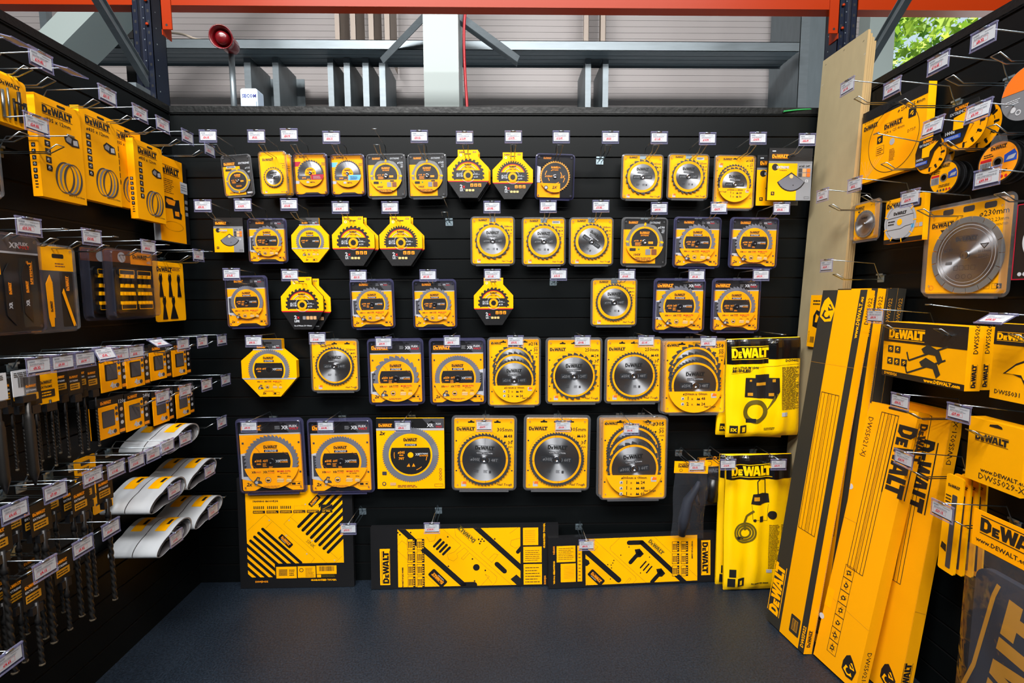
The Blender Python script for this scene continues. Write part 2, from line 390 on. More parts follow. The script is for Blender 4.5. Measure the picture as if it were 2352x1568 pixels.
for n in (n1, n2): nt.links.new(tc.outputs['Object'], n.inputs['Vector'])
nt.links.new(n1.outputs['Fac'], r1.inputs[0]); nt.links.new(r1.outputs[0], mx.inputs['A']); nt.links.new(n2.outputs['Fac'], mx.inputs['B'])
nt.links.new(mx.outputs['Result'], b.inputs['Base Color'])
mr = nt.nodes.new('ShaderNodeMapRange'); mr.inputs['To Min'].default_value = 0.3; mr.inputs['To Max'].default_value = 0.6
nt.links.new(n2.outputs['Fac'], mr.inputs['Value']); nt.links.new(mr.outputs[0], b.inputs['Roughness'])
a = Art(); a.add([Vector(v) for v in ((-7,-14,0),(7,-14,0),(7,2.6,0),(-7,2.6,0))], [(0,1,2,3)], 'floor_vinyl'); struct('floor', a)
mat('ceiling_panel', (196, 196, 194), 0.7)
a = Art(); a.add([Vector(v) for v in ((-7,-14,5.6),(7,-14,5.6),(7,1.75,5.6),(-7,1.75,5.6))], [(3,2,1,0)], 'ceiling_panel'); struct('ceiling', a)
mat('hall_wall', (128, 142, 146), 0.7)
for nm, vs in (('wall_hall_left', ((-7,-14,0),(-7,1.6,0),(-7,1.6,5.6),(-7,-14,5.6))), ('wall_hall_right', ((7,1.6,0),(7,-14,0),(7,-14,5.6),(7,1.6,5.6))), ('wall_hall_front', ((7,-14,0),(-7,-14,0),(-7,-14,5.6),(7,-14,5.6)))):
    a = Art(); a.add([Vector(v) for v in vs], [(0,1,2,3)], 'hall_wall'); struct(nm, a)
mat('outside_ground', (90, 110, 60), 0.9)
a = Art(); a.add([Vector(v) for v in ((-30,2.6,-0.2),(30,2.6,-0.2),(30,40,-0.2),(-30,40,-0.2))], [(0,1,2,3)], 'outside_ground'); struct('ground', a)
# cladding of the outer wall: long horizontal planks, window opening at the right
YC = 1.55
mat('cladding', (150, 144, 143), 0.5)
mat('cladding_joint', (70, 66, 64), 0.7)
wx0, wx1, wz0, wz1 = 3.06, 5.4, 2.0, 4.4       # the window opening
a = Art(); z = 0.0; i = 0
while z < 5.6:
    h = 0.046; big = z > 3.66
    if big: h = 0.145
    segs = [(-7, 7)] if (z+h <= wz0 or z >= wz1) else [(-7, wx0), (wx1, 7)]
    for x0, x1 in segs:
        a.add([Vector((x0,YC,z+0.002)), Vector((x1,YC,z+0.002)), Vector((x1,YC,z+h)), Vector((x0,YC,z+h))], [(0,1,2,3)], 'cladding')
        a.add([Vector((x0,YC,z+h)), Vector((x1,YC,z+h)), Vector((x1,YC+0.004,z+h+0.001)), Vector((x0,YC+0.004,z+h+0.001))], [(0,1,2,3)], 'cladding')
        a.add([Vector((x0,YC+0.004,z)), Vector((x1,YC+0.004,z)), Vector((x1,YC,z+0.002)), Vector((x0,YC,z+0.002))], [(0,1,2,3)], 'cladding_joint')
    z += h; i += 1
a.add([Vector(v) for v in ((-7,YC+.06,0),(wx0,YC+.06,0),(wx0,YC+.06,5.6),(-7,YC+.06,5.6))], [(3,2,1,0)], 'cladding')
struct('wall_rear', a)
a = Art()                                    # window: white frame and a pane
for b0, b1 in (((wx0-0.20,YC-0.12,wz0-1.9),(wx0,YC+0.08,wz1+1.1)), ((wx1-.05,YC-0.03,wz0),(wx1+.03,YC+0.08,wz1)),
               ((wx0,YC-0.03,wz1-.06),(wx1,YC+0.08,wz1)), ((wx0,YC-0.03,wz0),(wx1,YC+0.08,wz0+.06))): a.box3(b0, b1, 'steel_white')
w1 = struct('window_1', a)
a = Art(); a.add([Vector(v) for v in ((wx0,YC+.03,wz0),(wx1,YC+.03,wz0),(wx1,YC+.03,wz1),(wx0,YC+.03,wz1))], [(0,1,2,3)], 'window_glass')
a.build('window_pane', w1)
# ------------------------------------------------------------------ galvanised rail, studs, column
a = Art()                                    # trim_4: the long galvanised rail
yf = 1.0
zt, zb = on_y(1176, 93, yf).z, on_y(1176, 115, yf).z
a.box3((-3.6, yf, zb), (2.06, yf+0.004, zt), 'galvanised')
a.box3((-3.6, yf, zt-0.004), (2.06, yf+0.23, zt), 'galvanised')
a.box3((-3.6, yf, zb), (2.06, yf+0.02, zb+0.003), 'galvanised_dark')
a.box3((-3.6, yf+0.02, zb+0.01), (2.06, yf+0.03, zb+0.014), 'galvanised_dark')
for i in range(7):
    a.box3((-3.6, yf+0.03+i*0.028, zb+0.002*(i % 2)+0.004), (2.06, yf+0.058+i*0.028, zb+0.012), 'galvanised' if i % 3 else 'galvanised_dark')
a.box3((-3.6, yf+0.226, zb-0.012), (2.06, yf+0.232, zt), 'galvanised')
rail = tag(a.build('steel_rail'), 'long horizontal galvanised steel rail crossing behind the white column above the black back partition', 'rail')
def stud(px, y0, pw, low, top, name='wall_stud_or_gap', mface='galvanised', deep=0.2):
    pass
STUDS = [  # px of left edge at y~200, width px, goes above rail, label
 (563, 14, 0, 'galvanised wall stud directly behind the white alarm box'),
 (628, 13, 0, 'galvanised wall stud just right of the white alarm box'),
 (754, 12, 1, 'first galvanised stud of the tight row of four left of the white column'),
 (791, 13, 1, 'second stud from the left in the row of four left of the white column'),
 (834, 13, 1, 'third stud from the left in the row of four left of the white column'),
 (872, 13, 1, 'stud nearest the white column on its left side'),
 (1345, 12, 1, 'left one of the pair of studs right of the white column'),
 (1385, 12, 1, 'right one of the pair of studs right of the white column')]
for px, pw, up, lab in STUDS:
    yb = 1.12; x0 = on_y(px, 205, yb).x; x1 = on_y(px+pw, 205, yb).x
    a = Art(); flip = -1 if px > 1176 else 1
    a.box3((x0, yb, 0), (x1, yb+0.004, zb-0.0), 'galvanised')
    side = x0 if px < 1176 else x1
    sx = x1 if px < 1176 else x0
    a.box3((min(sx, sx+0.003*flip), yb, 0), (max(sx, sx+0.003*flip), yb+(0.30 if px < 700 else 0.36), zb), 'galvanised_dark')
    a.box3((x0, yb+0.34, 0), (x1+0.05*(px < 700), yb+0.344, zb), 'galvanised_dark')
    o = a.build('wall_stud_or_gap'); tag(o, lab, 'stud', 'galvanised studs behind the partition')
    if up:
        b_ = Art(); b_.box3((x0+0.01, yb+0.16, zt+0.005), (x1+0.01, yb+0.164, 5.0), 'cream_steel')
        b_.box3((x1+0.007, yb+0.16, zt+0.005), (x1+0.01, yb+0.4, 5.0), 'cream_steel'); b_.build('upper_flange', o, 'cream painted upper flange')
a = Art()                                    # wide grey stud at the right end of the rail
xa, xb = on_y(1835, 150, 1.1).x, on_y(1856, 150, 1.1).x
a.box3((xa, 1.1, 0), (xb, 1.104, 5.0), 'galvanised'); a.box3((xb, 1.1, 0), (xb+0.2, 1.13, 5.0), 'galvanised_dark'); a.box3((xa, 1.1, 0), (xa+.003, 1.5, 5.0), 'galvanised_dark')
tag(a.build('corner_stud'), 'wide grey galvanised corner stud behind the brown board at the right', 'stud')
a = Art()                                    # white column
cx0, cx1 = on_y(973, 150, 0.68).x, on_y(1053.5, 150, 0.68).x
t = 0.012
a.box3((cx0, 0.68, 0), (cx1, 0.68+t, 5.5), 'steel_white'); a.box3((cx0, 0.99-t, 0), (cx1, 0.99, 5.5), 'steel_white')
a.box3((cx0+0.11, 0.69, 0), (cx0+0.122, 0.98, 5.5), 'steel_white'); a.box3((cx1-0.012, 0.69, 0), (cx1, 0.98, 5.5), 'steel_white')
tag(a.build('steel_column'), 'white painted steel building column rising behind the back partition', 'column')
def bar(p0, p1, wv, tv, m, art):
    "flat bar between two points: wv = half width vector, tv = half thickness vector"
    p0, p1, wv, tv = map(Vector, (p0, p1, wv, tv))
    vs = [p + sa*wv + sb*tv for p in (p0, p1) for sa, sb in ((-1,-1),(1,-1),(1,1),(-1,1))]
    art.add(vs, [(3,2,1,0),(4,5,6,7),(0,1,5,4),(1,2,6,5),(2,3,7,6),(3,0,4,7)], m)
for (q0, q1, lab) in (((977, 36), (877, 140), 'flat galvanised brace running down left from the white column'),
                      ((1052, 34), (1191, 136), 'flat galvanised brace running down right from the white column')):
    A, B = on_y(*q0, 0.80), on_y(*q1, 1.0); a = Art()
    d = (B-A).normalized(); wv = Vector((-d.z, 0, d.x))*0.024
    bar(A, B, wv, (0, 0.004, 0), 'galvanised', a); bar(A+Vector((0, .03, 0)) - wv, B+Vector((0, .03, 0)) - wv, wv*0.12, (0, 0.03, 0), 'galvanised_dark', a)
    tag(a.build('steel_brace'), lab, 'brace', 'braces of the white column')
def cable(pts, r, m, name, lab):
    a = Art(); P = [Vector(p) for p in pts]; Q = []
    for i in range(len(P)-1):
        p0, p1, p2, p3_ = P[max(i-1,0)], P[i], P[i+1], P[min(i+2, len(P)-1)]
        for j in range(8):
            t = j/8; Q.append(0.5*((2*p1) + (p2-p0)*t + (2*p0-5*p1+4*p2-p3_)*t*t + (3*p1-p0-3*p2+p3_)*t**3))
    Q.append(P[-1]); a.tube(Q, r, m, 8); tag(a.build(name), lab, 'cable'); return a
cable([on_y(1070, 20, 0.78), on_y(1066, 60, 0.78), on_y(1066, 120, 0.78), on_y(1069, 185, 0.78), on_y(1073, 250, 0.76), on_y(1075, 330, 0.75)], 0.009, 'cable_red', 'red_cable', 'red cable running down beside the white column')
cable([on_y(360, 78, 1.3), on_y(385, 75, 1.25), on_y(420, 79, 1.2), on_y(450, 90, 1.05), on_y(480, 93, 1.02)], 0.008, 'cable_beige', 'beige_cable', 'thin beige cable drooping behind the blue rack post')
cable([on_y(1800, 256, -0.012), on_y(1830, 252.5, -0.006), on_y(1860, 251, 0.0), on_y(1890, 252, 0.01)], 0.004, 'green', 'green_cable', 'thin green cable lying on the partition top at the right')
a = Art(); p = on_y(408, 246, 0.06); a.box3((p.x, .03, 2.405), (p.x+0.09, .07, 2.452), 'timber'); a.box3((p.x+.06, .025, 2.405), (p.x+0.13, .075, 2.447), 'timber')
tag(a.build('timber_offcut'), 'pale timber offcut lying behind the partition top at the left corner', 'timber')
# ------------------------------------------------------------------ rack
a = Art(); zb_ = on_y(1176, 17, 0.05).z; zc_ = on_y(1176, 30, 0.1).z
x0, x1 = on_y(372, 13, 0.05).x, on_y(1925, 22, 0.05).x
a.prism([(0.05, zb_), (0.11, zb_), (0.11, zb_+0.12), (0.096, zb_+0.12), (0.096, zb_+0.14), (0.05, zb_+0.14)], 0, 0, 'rack_orange', back=False)
a = Art(); a.box3((x0, 0.05, zb_), (x1, 0.112, zb_+0.16), 'rack_orange')
beam = tag(a.build('rack_beam'), 'long orange pallet rack beam across the top of the bay', 'beam', 'orange rack beams')
for xe, sg in ((x0, 1), (x1, -1)):
    b_ = Art(); e0, e1 = (xe-0.005, xe+0.045) if sg > 0 else (xe-0.045, xe+0.005)
    b_.box3((e0, 0.044, zb_-0.115), (e1, 0.05, zb_+0.17), 'rack_orange')
    ex = xe-0.005 if sg > 0 else xe+0.001
    b_.box3((ex, 0.044, zb_-0.14), (ex+0.004, 0.11, zb_+0.17), 'rack_orange')
    b_.frame((0, 0.044, 0), (1, 0, 0), (0, 0, 1)); b_.disc((e0+e1)/2, zb_-0.095, 0.006, 'black', 2, 12)
    b_.build('beam_connector', beam)
for (px0, px1, lab) in ((-700, 303, 'orange rack beam left of the left blue post'), (1972, 2700, 'orange rack beam right of the right blue post')):
    xa, xb = on_y(px0, 12, 0.05).x, on_y(px1, 12, 0.05).x; a = Art(); zq = on_y((px0 if px0 > 0 else 0)*.5+px1*.5, 12 if px0 < 0 else 25, 0.05).z
    a.box3((xa, 0.05, zb_), (xb, 0.112, zb_+0.16), 'rack_orange'); tag(a.build('rack_beam'), lab, 'beam', 'orange rack beams')
def post(xc, lab, sgn):
    a = Art(); h = 5.2; y0, y1 = 0.052, 0.15; w = 0.047
    a.box3((xc-w, y0, 0), (xc-0.016, y0+0.003, h), 'rack_blue'); a.box3((xc+0.016, y0, 0), (xc+w, y0+0.003, h), 'rack_blue')
    a.box3((xc-0.016, y0+0.012, 0), (xc+0.016, y0+0.015, h), 'rack_blue')
    a.box3((xc-0.018, y0, 0), (xc-0.015, y0+0.015, h), 'rack_blue'); a.box3((xc+0.015, y0, 0), (xc+0.018, y0+0.015, h), 'rack_blue')
    for e in (-w, w-0.003): a.box3((xc+e, y0, 0), (xc+e+0.003, y1, h), 'rack_blue')
    for e in (-w, w-0.018): a.box3((xc+e, y1-0.003, 0), (xc+e+0.018, y1, h), 'rack_blue')
    a.frame((xc, y0, 0), (1, 0, 0), (0, 0, 1)); z = 2.35
    while z < 3.6:
        for u in (-0.031, 0.031): a.rrect(u-0.005, z, u+0.005, z+0.014, 0.003, 'black', 1)
        a.disc(0, z+0.03, 0.003, 'galvanised', 1, 8, w=-0.012); z += 0.05
    sx = 1 if sgn > 0 else -1
    a.frame((xc + sx*w + (0.0005 if sx > 0 else -0.0005), 0.1, 0), (0, sx, 0), (0, 0, 1)); z = 2.37
    while z < 3.6:
        a.disc(0.012, z, 0.004, 'black', 1, 8); a.disc(-0.02, z+.02, 0.003, 'steel_white', 1, 8); z += 0.075
    o = a.build('rack_post'); tag(o, lab, 'post', 'blue rack posts')
    return o
xlp = (on_y(309, 100, 0.052).x + on_y(350, 100, 0.052).x)/2
pl = post(xlp, 'dark blue pallet rack post rising behind the left corner', 1)
xrp = on_y(1946, 60, 0.052).x + 0.0
pr_ = post(xrp, 'dark blue pallet rack post rising behind the right corner', -1)
for xp, par in ((xlp, pl), (xrp, pr_)):
    for dz in (0.0, 0.11):
        a = Art(); a.lathe((xp+0.028*(1 if xp < 0 else -1), 0.047, zb_+0.02-dz), (0, -1, 0), [(0, 0.007), (0.004, 0.007), (0.006, 0.004), (0.006, 0.0)], 'rack_orange', 10); a.build('locking_stud', par, 'orange locking stud')
for (A, B, lab) in ((on_x(352, 206, xlp), on_x(215, -20, xlp), 'galvanised diagonal frame brace rising from the left blue post'),
                    (on_x(1990, 150, xrp+.06), on_x(2090, -20, xrp+.06), 'dark diagonal frame brace rising from behind the brown board at the right')):
    a = Art(); d = (B-A).normalized(); B = B + d*0.55; wv = Vector((0, -d.z, d.y))*0.021; m_ = 'galvanised' if A.x < 0 else 'galvanised_dark'
    bar(A, B, wv, (0.002, 0, 0), m_, a); bar(A+wv, B+wv, wv*0.08, (0.016, 0, 0), m_, a); bar(A-wv, B-wv, wv*0.08, (0.016, 0, 0), m_, a)
    tag(a.build('frame_brace'), lab, 'brace')
a = Art(); A, B = on_y(300, 196, 0.35), on_y(352, 193, 0.12); bar((xlp, on_x(304, 198, xlp).y, on_x(304, 198, xlp).z), (xlp, 0.055, on_x(304, 198, xlp).z), (0, 0, 0.018), (0.018, 0, 0), 'galvanised', a)
tag(a.build('frame_strut'), 'short galvanised horizontal strut behind the left partition top beside the blue post', 'strut')
a = Art()                                    # big white diagonal of the building at the left
A, B = on_y(178, 24, 0.70), on_y(116, 87, 0.70); d = (B-A).normalized(); wv = Vector((-d.z, 0, d.x))*0.075
bar(A-d*2.6+Vector((0, .13, 0)), B+d*1.4+Vector((0, .13, 0)), wv, (0, 0.13, 0), 'steel_white', a); tag(a.build('diagonal_strut'), 'thick white diagonal building strut at the upper left', 'strut')
for px0, px1, y, m_, lab in ((92, 108, 1.3, 'galvanised', 'narrow grey vertical stud at the far upper left'), (283, 309, 1.35, 'groove_black', 'dark strip painted in for the shaded gap left of the blue rack post')):
    a = Art(); xa, xb = on_y(px0, 60, y).x, on_y(px1, 60, y).x; a.box3((xa, y, 0), (xb, y+0.05, 5.2), m_); tag(a.build('wall_stud_or_gap'), lab, 'stud')  # the black one is no stud: it paints in the gap's shade
# ------------------------------------------------------------------ siren and alarm box
p = on_y(536, 106, 0.05); t_ = thing('alarm_siren', 'dark red horn siren on a galvanised pole above the back partition', 'siren', (p.x-.012, 0.05, 2.3))
a = Art(); a.tube([(0, 0, 0), (0, 0, p.z-2.3-0.02)], 0.0135, 'galvanised', 12); a.build('pole', t_)
q = on_y(507, 84, -0.07); ax = (q - Vector((p.x-.012, 0.05, p.z)))
h = ax.length; a = Art()
a.lathe((0, 0, p.z-2.3), ax, [(-0.02, 0), (-0.02, 0.034), (0, 0.038), (h*0.45, 0.039), (h*0.5, 0.038), (h*0.9, 0.046), (h, 0.053), (h, 0.049), (h*0.85, 0.040), (h*0.6, 0.03)], 'siren_red', 28)
a.build('horn', t_)
a = Art(); a.lathe(Vector((0, 0, p.z-2.3)), ax, [(h*0.5, 0.04), (h*0.85, 0.030), (h*0.93, 0.028), (h*0.97, 0.017), (h*0.98, 0.0)], 'siren_red', 24); a.build('inner_dome', t_)
x0, z0 = (lambda v: (v.x, v.z))(on_y(554, 250, 0.034)); x1, z1 = (lambda v: (v.x, v.z))(on_y(591, 203, 0.034))
t_ = thing('alarm_box', 'white alarm box with blue lettering standing above the back partition', 'alarm', ((x0+x1)/2, 0.034, z0))
a = Art(); a.frame((0, 0, 0)); w_ = (x1-x0)/2; hh = z1-z0
a.prism(rr(-w_, -0.15, w_, hh, 0.012), -0.06, 0.0, 'alarm_white'); a.prism(rr(-w_*0.86, -0.15, w_*0.86, hh*0.4, 0.006), 0.0, 0.006, 'alarm_white')
a.text('SECOM', 0, hh*0.56, 0.0225, 'secom_blue', 2, 'c', bold=0.02, sx=0.95); a.build('housing', t_)
# ------------------------------------------------------------------ trees outside the window
mat('leaf', (150, 190, 50), 0.5); nt = MATS['leaf'].node_tree; b = nt.nodes['Principled BSDF']
ob = nt.nodes.new('ShaderNodeNewGeometry'); cr = nt.nodes.new('ShaderNodeValToRGB')
cr.color_ramp.elements[0].color = lin((70, 120, 24)) + (1,); cr.color_ramp.elements[1].color = lin((205, 225, 90)) + (1,)
nt.links.new(ob.outputs['Random Per Island'], cr.inputs[0]); nt.links.new(cr.outputs[0], b.inputs['Base Color'])
out = nt.nodes['Material Output']; tl = nt.nodes.new('ShaderNodeBsdfTranslucent'); ms = nt.nodes.new('ShaderNodeMixShader'); ms.inputs[0].default_value = 0.45
nt.links.new(cr.outputs[0], tl.inputs[0]); nt.links.new(b.outputs[0], ms.inputs[1]); nt.links.new(tl.outputs[0], ms.inputs[2]); nt.links.new(ms.outputs[0], out.inputs[0])
rt = thing('maple_tree', 'sunlit green leafy tree outside the window at the upper right', 'tree', (5.2, 5.6, -0.2))
def leafpoly():
    pts = []
    for i in range(10):
        r = (1.0, 0.45)[i % 2]*(1.0 if i not in (4, 6) else 0.8); t = PI/2 + 2*PI*i/10; pts.append((r*math.cos(t), r*math.sin(t)))
    return pts
LP = leafpoly(); a = Art(); R = random.Random(3)
for i in range(7500):
    f = R.random(); cl = R.randrange(46); rc = random.Random(cl*7+1)
    c = Vector((rc.uniform(-3.0, 3.4), rc.uniform(-1.6, 1.8), rc.uniform(2.4, 6.6)))
    p = c + Vector((R.gauss(0, .42), R.gauss(0, .4), R.gauss(0, .26)))
    e = Euler((R.uniform(0.2, 1.9), R.uniform(-.7, .7), R.uniform(0, 6.28))).to_matrix(); sz = R.uniform(0.05, 0.115)
    vs = [p + e @ Vector((x*sz, y*sz, -0.15*sz*abs(x))) for x, y in LP] + [p]
    a.add(vs, [(10, j, (j+1) % 10) for j in range(10)], 'leaf')
o = a.build('foliage', rt); o['kind'] = 'stuff'
a = Art(); a.tube([(0, 0, 0), (0.1, 0, 1.5), (-0.1, 0.1, 3), (0.1, 0, 5)], 0.1, 'bark', 10, taper=[0.2, 0.16, 0.12, 0.05])
for i in range(12):
    z = R.uniform(1.5, 4.5); q = R.uniform(0, 6.28); l = R.uniform(1.2, 2.8); a.tube([(0, 0, z), (l*.5*math.cos(q), l*.5*math.sin(q), z+.5), (l*math.cos(q), l*math.sin(q), z+R.uniform(.5, 1.6))], 0.03, 'bark', 6, taper=[.06, .04, .015])
a.build('trunk', rt)
# ================================================================== hooks and price tickets
_tick = {}
def ticket_mesh(price):
    if price not in _tick:
        a = Art(); a.frame((0, 0, 0)); W2, H = 0.034, 0.040
        a.block(-W2, -H, W2, 0, 0, 0.0006, 'white')
        a.rect(-W2, -H, W2, -H+0.0035, 'navy', 3); a.barcode(-W2+0.004, -0.009, -W2+0.022, -0.004, 'ink_grey', 3)
        a.fine(0.004, -0.008, W2-0.003, -0.005, 1, 'ink_grey', 3, .5)
        a.fine(-W2+0.006, -0.017, W2-0.006, -0.011, 2, 'ink_grey', 3, .4)
        a.frame_rect(-W2+0.005, -0.031, W2-0.020, -0.0185, 0.0005, 'ticket_red', 3)
        a.text('£'+price, -0.0078, -0.0285, 0.0105, 'ticket_red', 4, 'c', bold=0.035, sx=0.92)
        _tick[price] = a.mesh('price_ticket')
    return _tick[price]
_hold = []
def holder_mesh():
    if not _hold:
        a = Art(); a.frame((0, -0.001, 0)); a.rect(-0.0385, -0.046, 0.0385, 0.008, 'holder_plastic', 1)
        a.block(-0.0385, 0.004, 0.0385, 0.0085, -0.003, 0.0035, 'holder_rim'); a.block(-0.0385, -0.0465, 0.0385, -0.0435, -0.001, 0.003, 'holder_rim')
        a.block(-0.0385, -0.0435, -0.0373, 0.003, -0.001, 0.0015, 'holder_rim'); a.block(0.0373, -0.0435, 0.0385, 0.003, -0.001, 0.0015, 'holder_rim')
        a.tube([(-0.011, -0.004, 0.0065), (0.011, -0.004, 0.0065)], 0.0022, 'zinc', 6)
        _hold.append(a.mesh('ticket_holder'))
    return _hold[0]
def hook(wall, tx, ty, price, zp, where, L=0.24, group=None, d=None, tilt=0.0, s=None, z=None, pl=None, turn=0.0):
    """wire hook clipped in the groove at height zp; tx, ty = where its ticket is seen"""
    if s is None: s, z = pt(wall, tx, ty, L)
    z = z + 0.018                                   # top of the ticket
    name = 'display_hook'
    lab = ('wire hook with £%s ticket ' % price if price else 'bare wire hook ') + where
    groups = {'B': 'wire hooks on the back wall', 'L': 'wire hooks on the left wall', 'R': 'wire hooks on the right wall'}
    t = thing(name, lab, 'hook', world(wall, s, zp, 0), ROT[wall] + math.radians(turn), groups[wall])
    rise = z - zp
    a = Art(); a.frame((0, 0, 0)); a.prism(rr(-0.018, -0.034, 0.018, -0.002, 0.003), 0.0005, 0.0022, 'zinc_plate')
    a.box3((-0.018, -0.009, -0.0045), (0.018, 0.006, -0.002), 'zinc_plate'); a.box3((-0.018, -0.0095, -0.0045), (0.018, -0.0075, 0.0025), 'zinc_plate')
    a.build('back_plate', t)
    a = Art(); g = 0.0085; Lp = L*0.84; zz = -0.022
    tip = 0.022
    a.tube([(-g, -0.002, zz), (-g, -Lp*0.8, zz), (-g*1.6, -Lp, zz+tip), (g*1.6, -Lp, zz+tip), (g, -Lp*0.8, zz), (g, -0.002, zz)], 0.0019, 'zinc', 6)
    a.build('prong', t)
    a = Art(); a.tube([(0, -0.003, -0.018), (0, -0.02, 0.012), (0, -0.034, rise*0.55+0.012), (0, -L*0.98, rise)], 0.0018, 'zinc', 6)
    a.tube([(-0.013, -L*0.985, rise), (0.013, -L*0.985, rise)], 0.0023, 'zinc', 6); a.build('label_arm', t)
    if price:
        h = bpy.data.objects.new('ticket_holder', holder_mesh()); COL.objects.link(h); h.parent = t
        h.location = (0, -L, rise-0.006); h.rotation_euler = (math.radians(tilt), 0, 0)
        k = bpy.data.objects.new('price_ticket', ticket_mesh(price)); COL.objects.link(k); k.parent = h; k.location = (0, -0.001, 0.0005)
    return t

# ================================================================== saw blades and packs
def blade_outline(r, n, depth=0.085, hook_=0.35):
    pts = []; p = 2*PI/n
    for i in range(n):
        a = -i*p            # clockwise listing turned around below
        for f, q in ((0.0, 1.0), (0.18, 0.985), (0.62, 0.965 - depth*0.2), (0.74, 1-depth), (0.86, 1-depth*1.08), (0.95, 1-depth*0.5)):
            pts.append((r*q*math.cos(a - f*p), r*q*math.sin(a - f*p)))
    return list(reversed(pts))
def blade_part(parent, kind, x, y, r, n, w, size='', teeth='', rot=0.0, name='saw_blade', hub=True):
    """kind: silver (construction), grey (extreme), pcd, red, blue, black, diamond"""
    a = Art(); a.frame((0, 0, 0)); a.t2(rot=rot)
    g = min(0.10, 3.2/n) if n > 8 else 0.05
    if kind == 'silver':
        a.prism(blade_outline(r, n, g), 0, 0.0018, 'blade_dark'); f_ = .80 if int(size) >= 216 else .735
        a.ring(0, 0, f_*r, 0.875*r, 'yellow_warm', 7, n=64); a.disc(0, 0, f_*r, 'blade_silver', 6, 64)
        for q in (90, 0, 180, 270): a.t2(rot=rot+math.radians(q+7)); a.rect(0.80*r, -0.004*r, 0.93*r, 0.004*r, 'black_print', 9); 
        a.t2(rot=rot)
        a.logo(0, 0.37*r, 0.70*r, 'black_print', 8, 'c'); a.rrect(-0.30*r, 0.2*r, 0.30*r, 0.29*r, 0.02*r, 'band_dark', 8)
        a.text('CONSTRUCTION', 0, 0.218*r, 0.075*r, 'off_white', 9, 'c', bold=.02)
        a.rrect(-0.56*r, -0.115*r, 0.56*r, 0.105*r, 0.05*r, 'band_dark', 8)
        a.text('ø'+size, -0.50*r, -0.055*r, 0.15*r, 'grey', 9, 'l', bold=.02); a.text(teeth+'T', 0.50*r, -0.055*r, 0.15*r, 'grey', 9, 'r', bold=.02)
        a.text('(', -0.19*r, -0.05*r, 0.16*r, 'mid_grey', 9, 'c'); a.text(')', 0.19*r, -0.05*r, 0.16*r, 'mid_grey', 9, 'c')
        a.fine(-0.35*r, -0.5*r, -0.15*r, -0.38*r, 2, 'dark_grey', 8); a.fine(0.0, -0.5*r, 0.15*r, -0.38*r, 3, 'dark_grey', 8); a.rect(0.2*r, -.5*r, .28*r, -.4*r, 'dark_grey', 8)
    elif kind == 'grey':
        a.prism(blade_outline(r, n, g), 0, 0.0018, 'blade_grey'); a.disc(0, 0, 0.775*r, 'yellow_warm', 6, 56)
        c = math.sqrt(max(0, 0.70**2-0.30**2))
        up = [(0.70*r*math.cos(t), 0.70*r*math.sin(t)) for t in [math.asin(0.33/0.70)*(-1)+i*(2*math.asin(0.33/0.70))/8 for i in range(9)]]
        lo = [(-x_, y_) for x_, y_ in reversed(up)]; a.poly(up + lo, 'black_print', 8)
        a.logo(0, 0.50*r, 0.50*r, 'black_print', 8, 'c'); a.rrect(-0.24*r, 0.355*r, 0.26*r, 0.445*r, 0.02*r, 'navy', 8)
        a.text('EXTREME', 0.01*r, 0.368*r, 0.095*r, 'white', 9, 'c', bold=.03, shear=.2)
        a.text('ø'+size, -0.48*r, -0.01*r, 0.125*r, 'orange_print', 9, 'c', bold=.03); a.text('mm', -0.46*r, -0.11*r, 0.10*r, 'orange_print', 9, 'c', bold=.03)
        a.text(teeth+'T', -0.21*r, -0.01*r, 0.115*r, 'orange_print', 9, 'c', bold=.03); a.fine(-0.32*r, -.2*r, -0.16*r, -.05*r, 3, 'orange_print', 9)
        a.text('XR', 0.16*r, -0.035*r, 0.13*r, 'white', 9, 'l', bold=.03); a.text('EXTREME', 0.31*r, 0.015*r, 0.075*r, 'white', 9, 'l', bold=.03, sx=.9); a.text('RUNTIME', 0.31*r, -0.05*r, 0.075*r, 'orange_print', 9, 'l', bold=.03, sx=.9)
        for x0_, y0_, rot_ in ((-0.42*r, 0.36*r, 0.2), (0.44*r, 0.36*r, -1.2), (-.5*r, -.3*r, 1.2)):
            for i in range(5):
                t = rot_ + i*0.18; a.capsule(x0_ + .22*r*math.cos(t+1.2)*i/5, y0_+.22*r*math.sin(t)*i/5, x0_ + .22*r*math.cos(t+1.2)*(i+1)/5, y0_+.22*r*math.sin(t)*(i+1)/5, 0.008*r, 'brown', 9)
        a.fine(-0.1*r, -.25*r, 0.06*r, -.17*r, 2, 'orange_print', 9)
    elif kind == 'pcd':
        a.prism(blade_outline(r, 6, 0.03), 0, 0.0018, 'pcd_grey'); a.ring(0, 0, 0.70*r, 0.80*r, 'yellow_warm', 7, n=56); a.disc(0, 0, 0.70*r, 'black_print', 7, 48)
        for q in (90, 0, 180, 270):
            a.t2(rot=rot+math.radians(q)); a.poly([(r*1.0, -.06*r), (0.86*r, -0.07*r), (.82*r, 0), (.86*r, .06*r), (1.0*r, .02*r)], 'yellow', 7)
            a.rect(.62*r, -.006*r, .85*r, .006*r, 'dark_grey', 9)
        a.t2(rot=rot); a.logo(0, 0.42*r, 0.52*r, 'orange_print', 9, 'c'); a.text('EXTREME', 0, 0.30*r, 0.10*r, 'orange_print', 9, 'c', bold=.02, shear=.2)
        a.text('ø'+size, -0.44*r, 0.02*r, 0.12*r, 'orange_print', 9, 'c', bold=.02); a.text('4T', -0.19*r, 0.02*r, 0.11*r, 'orange_print', 9, 'c', bold=.02)
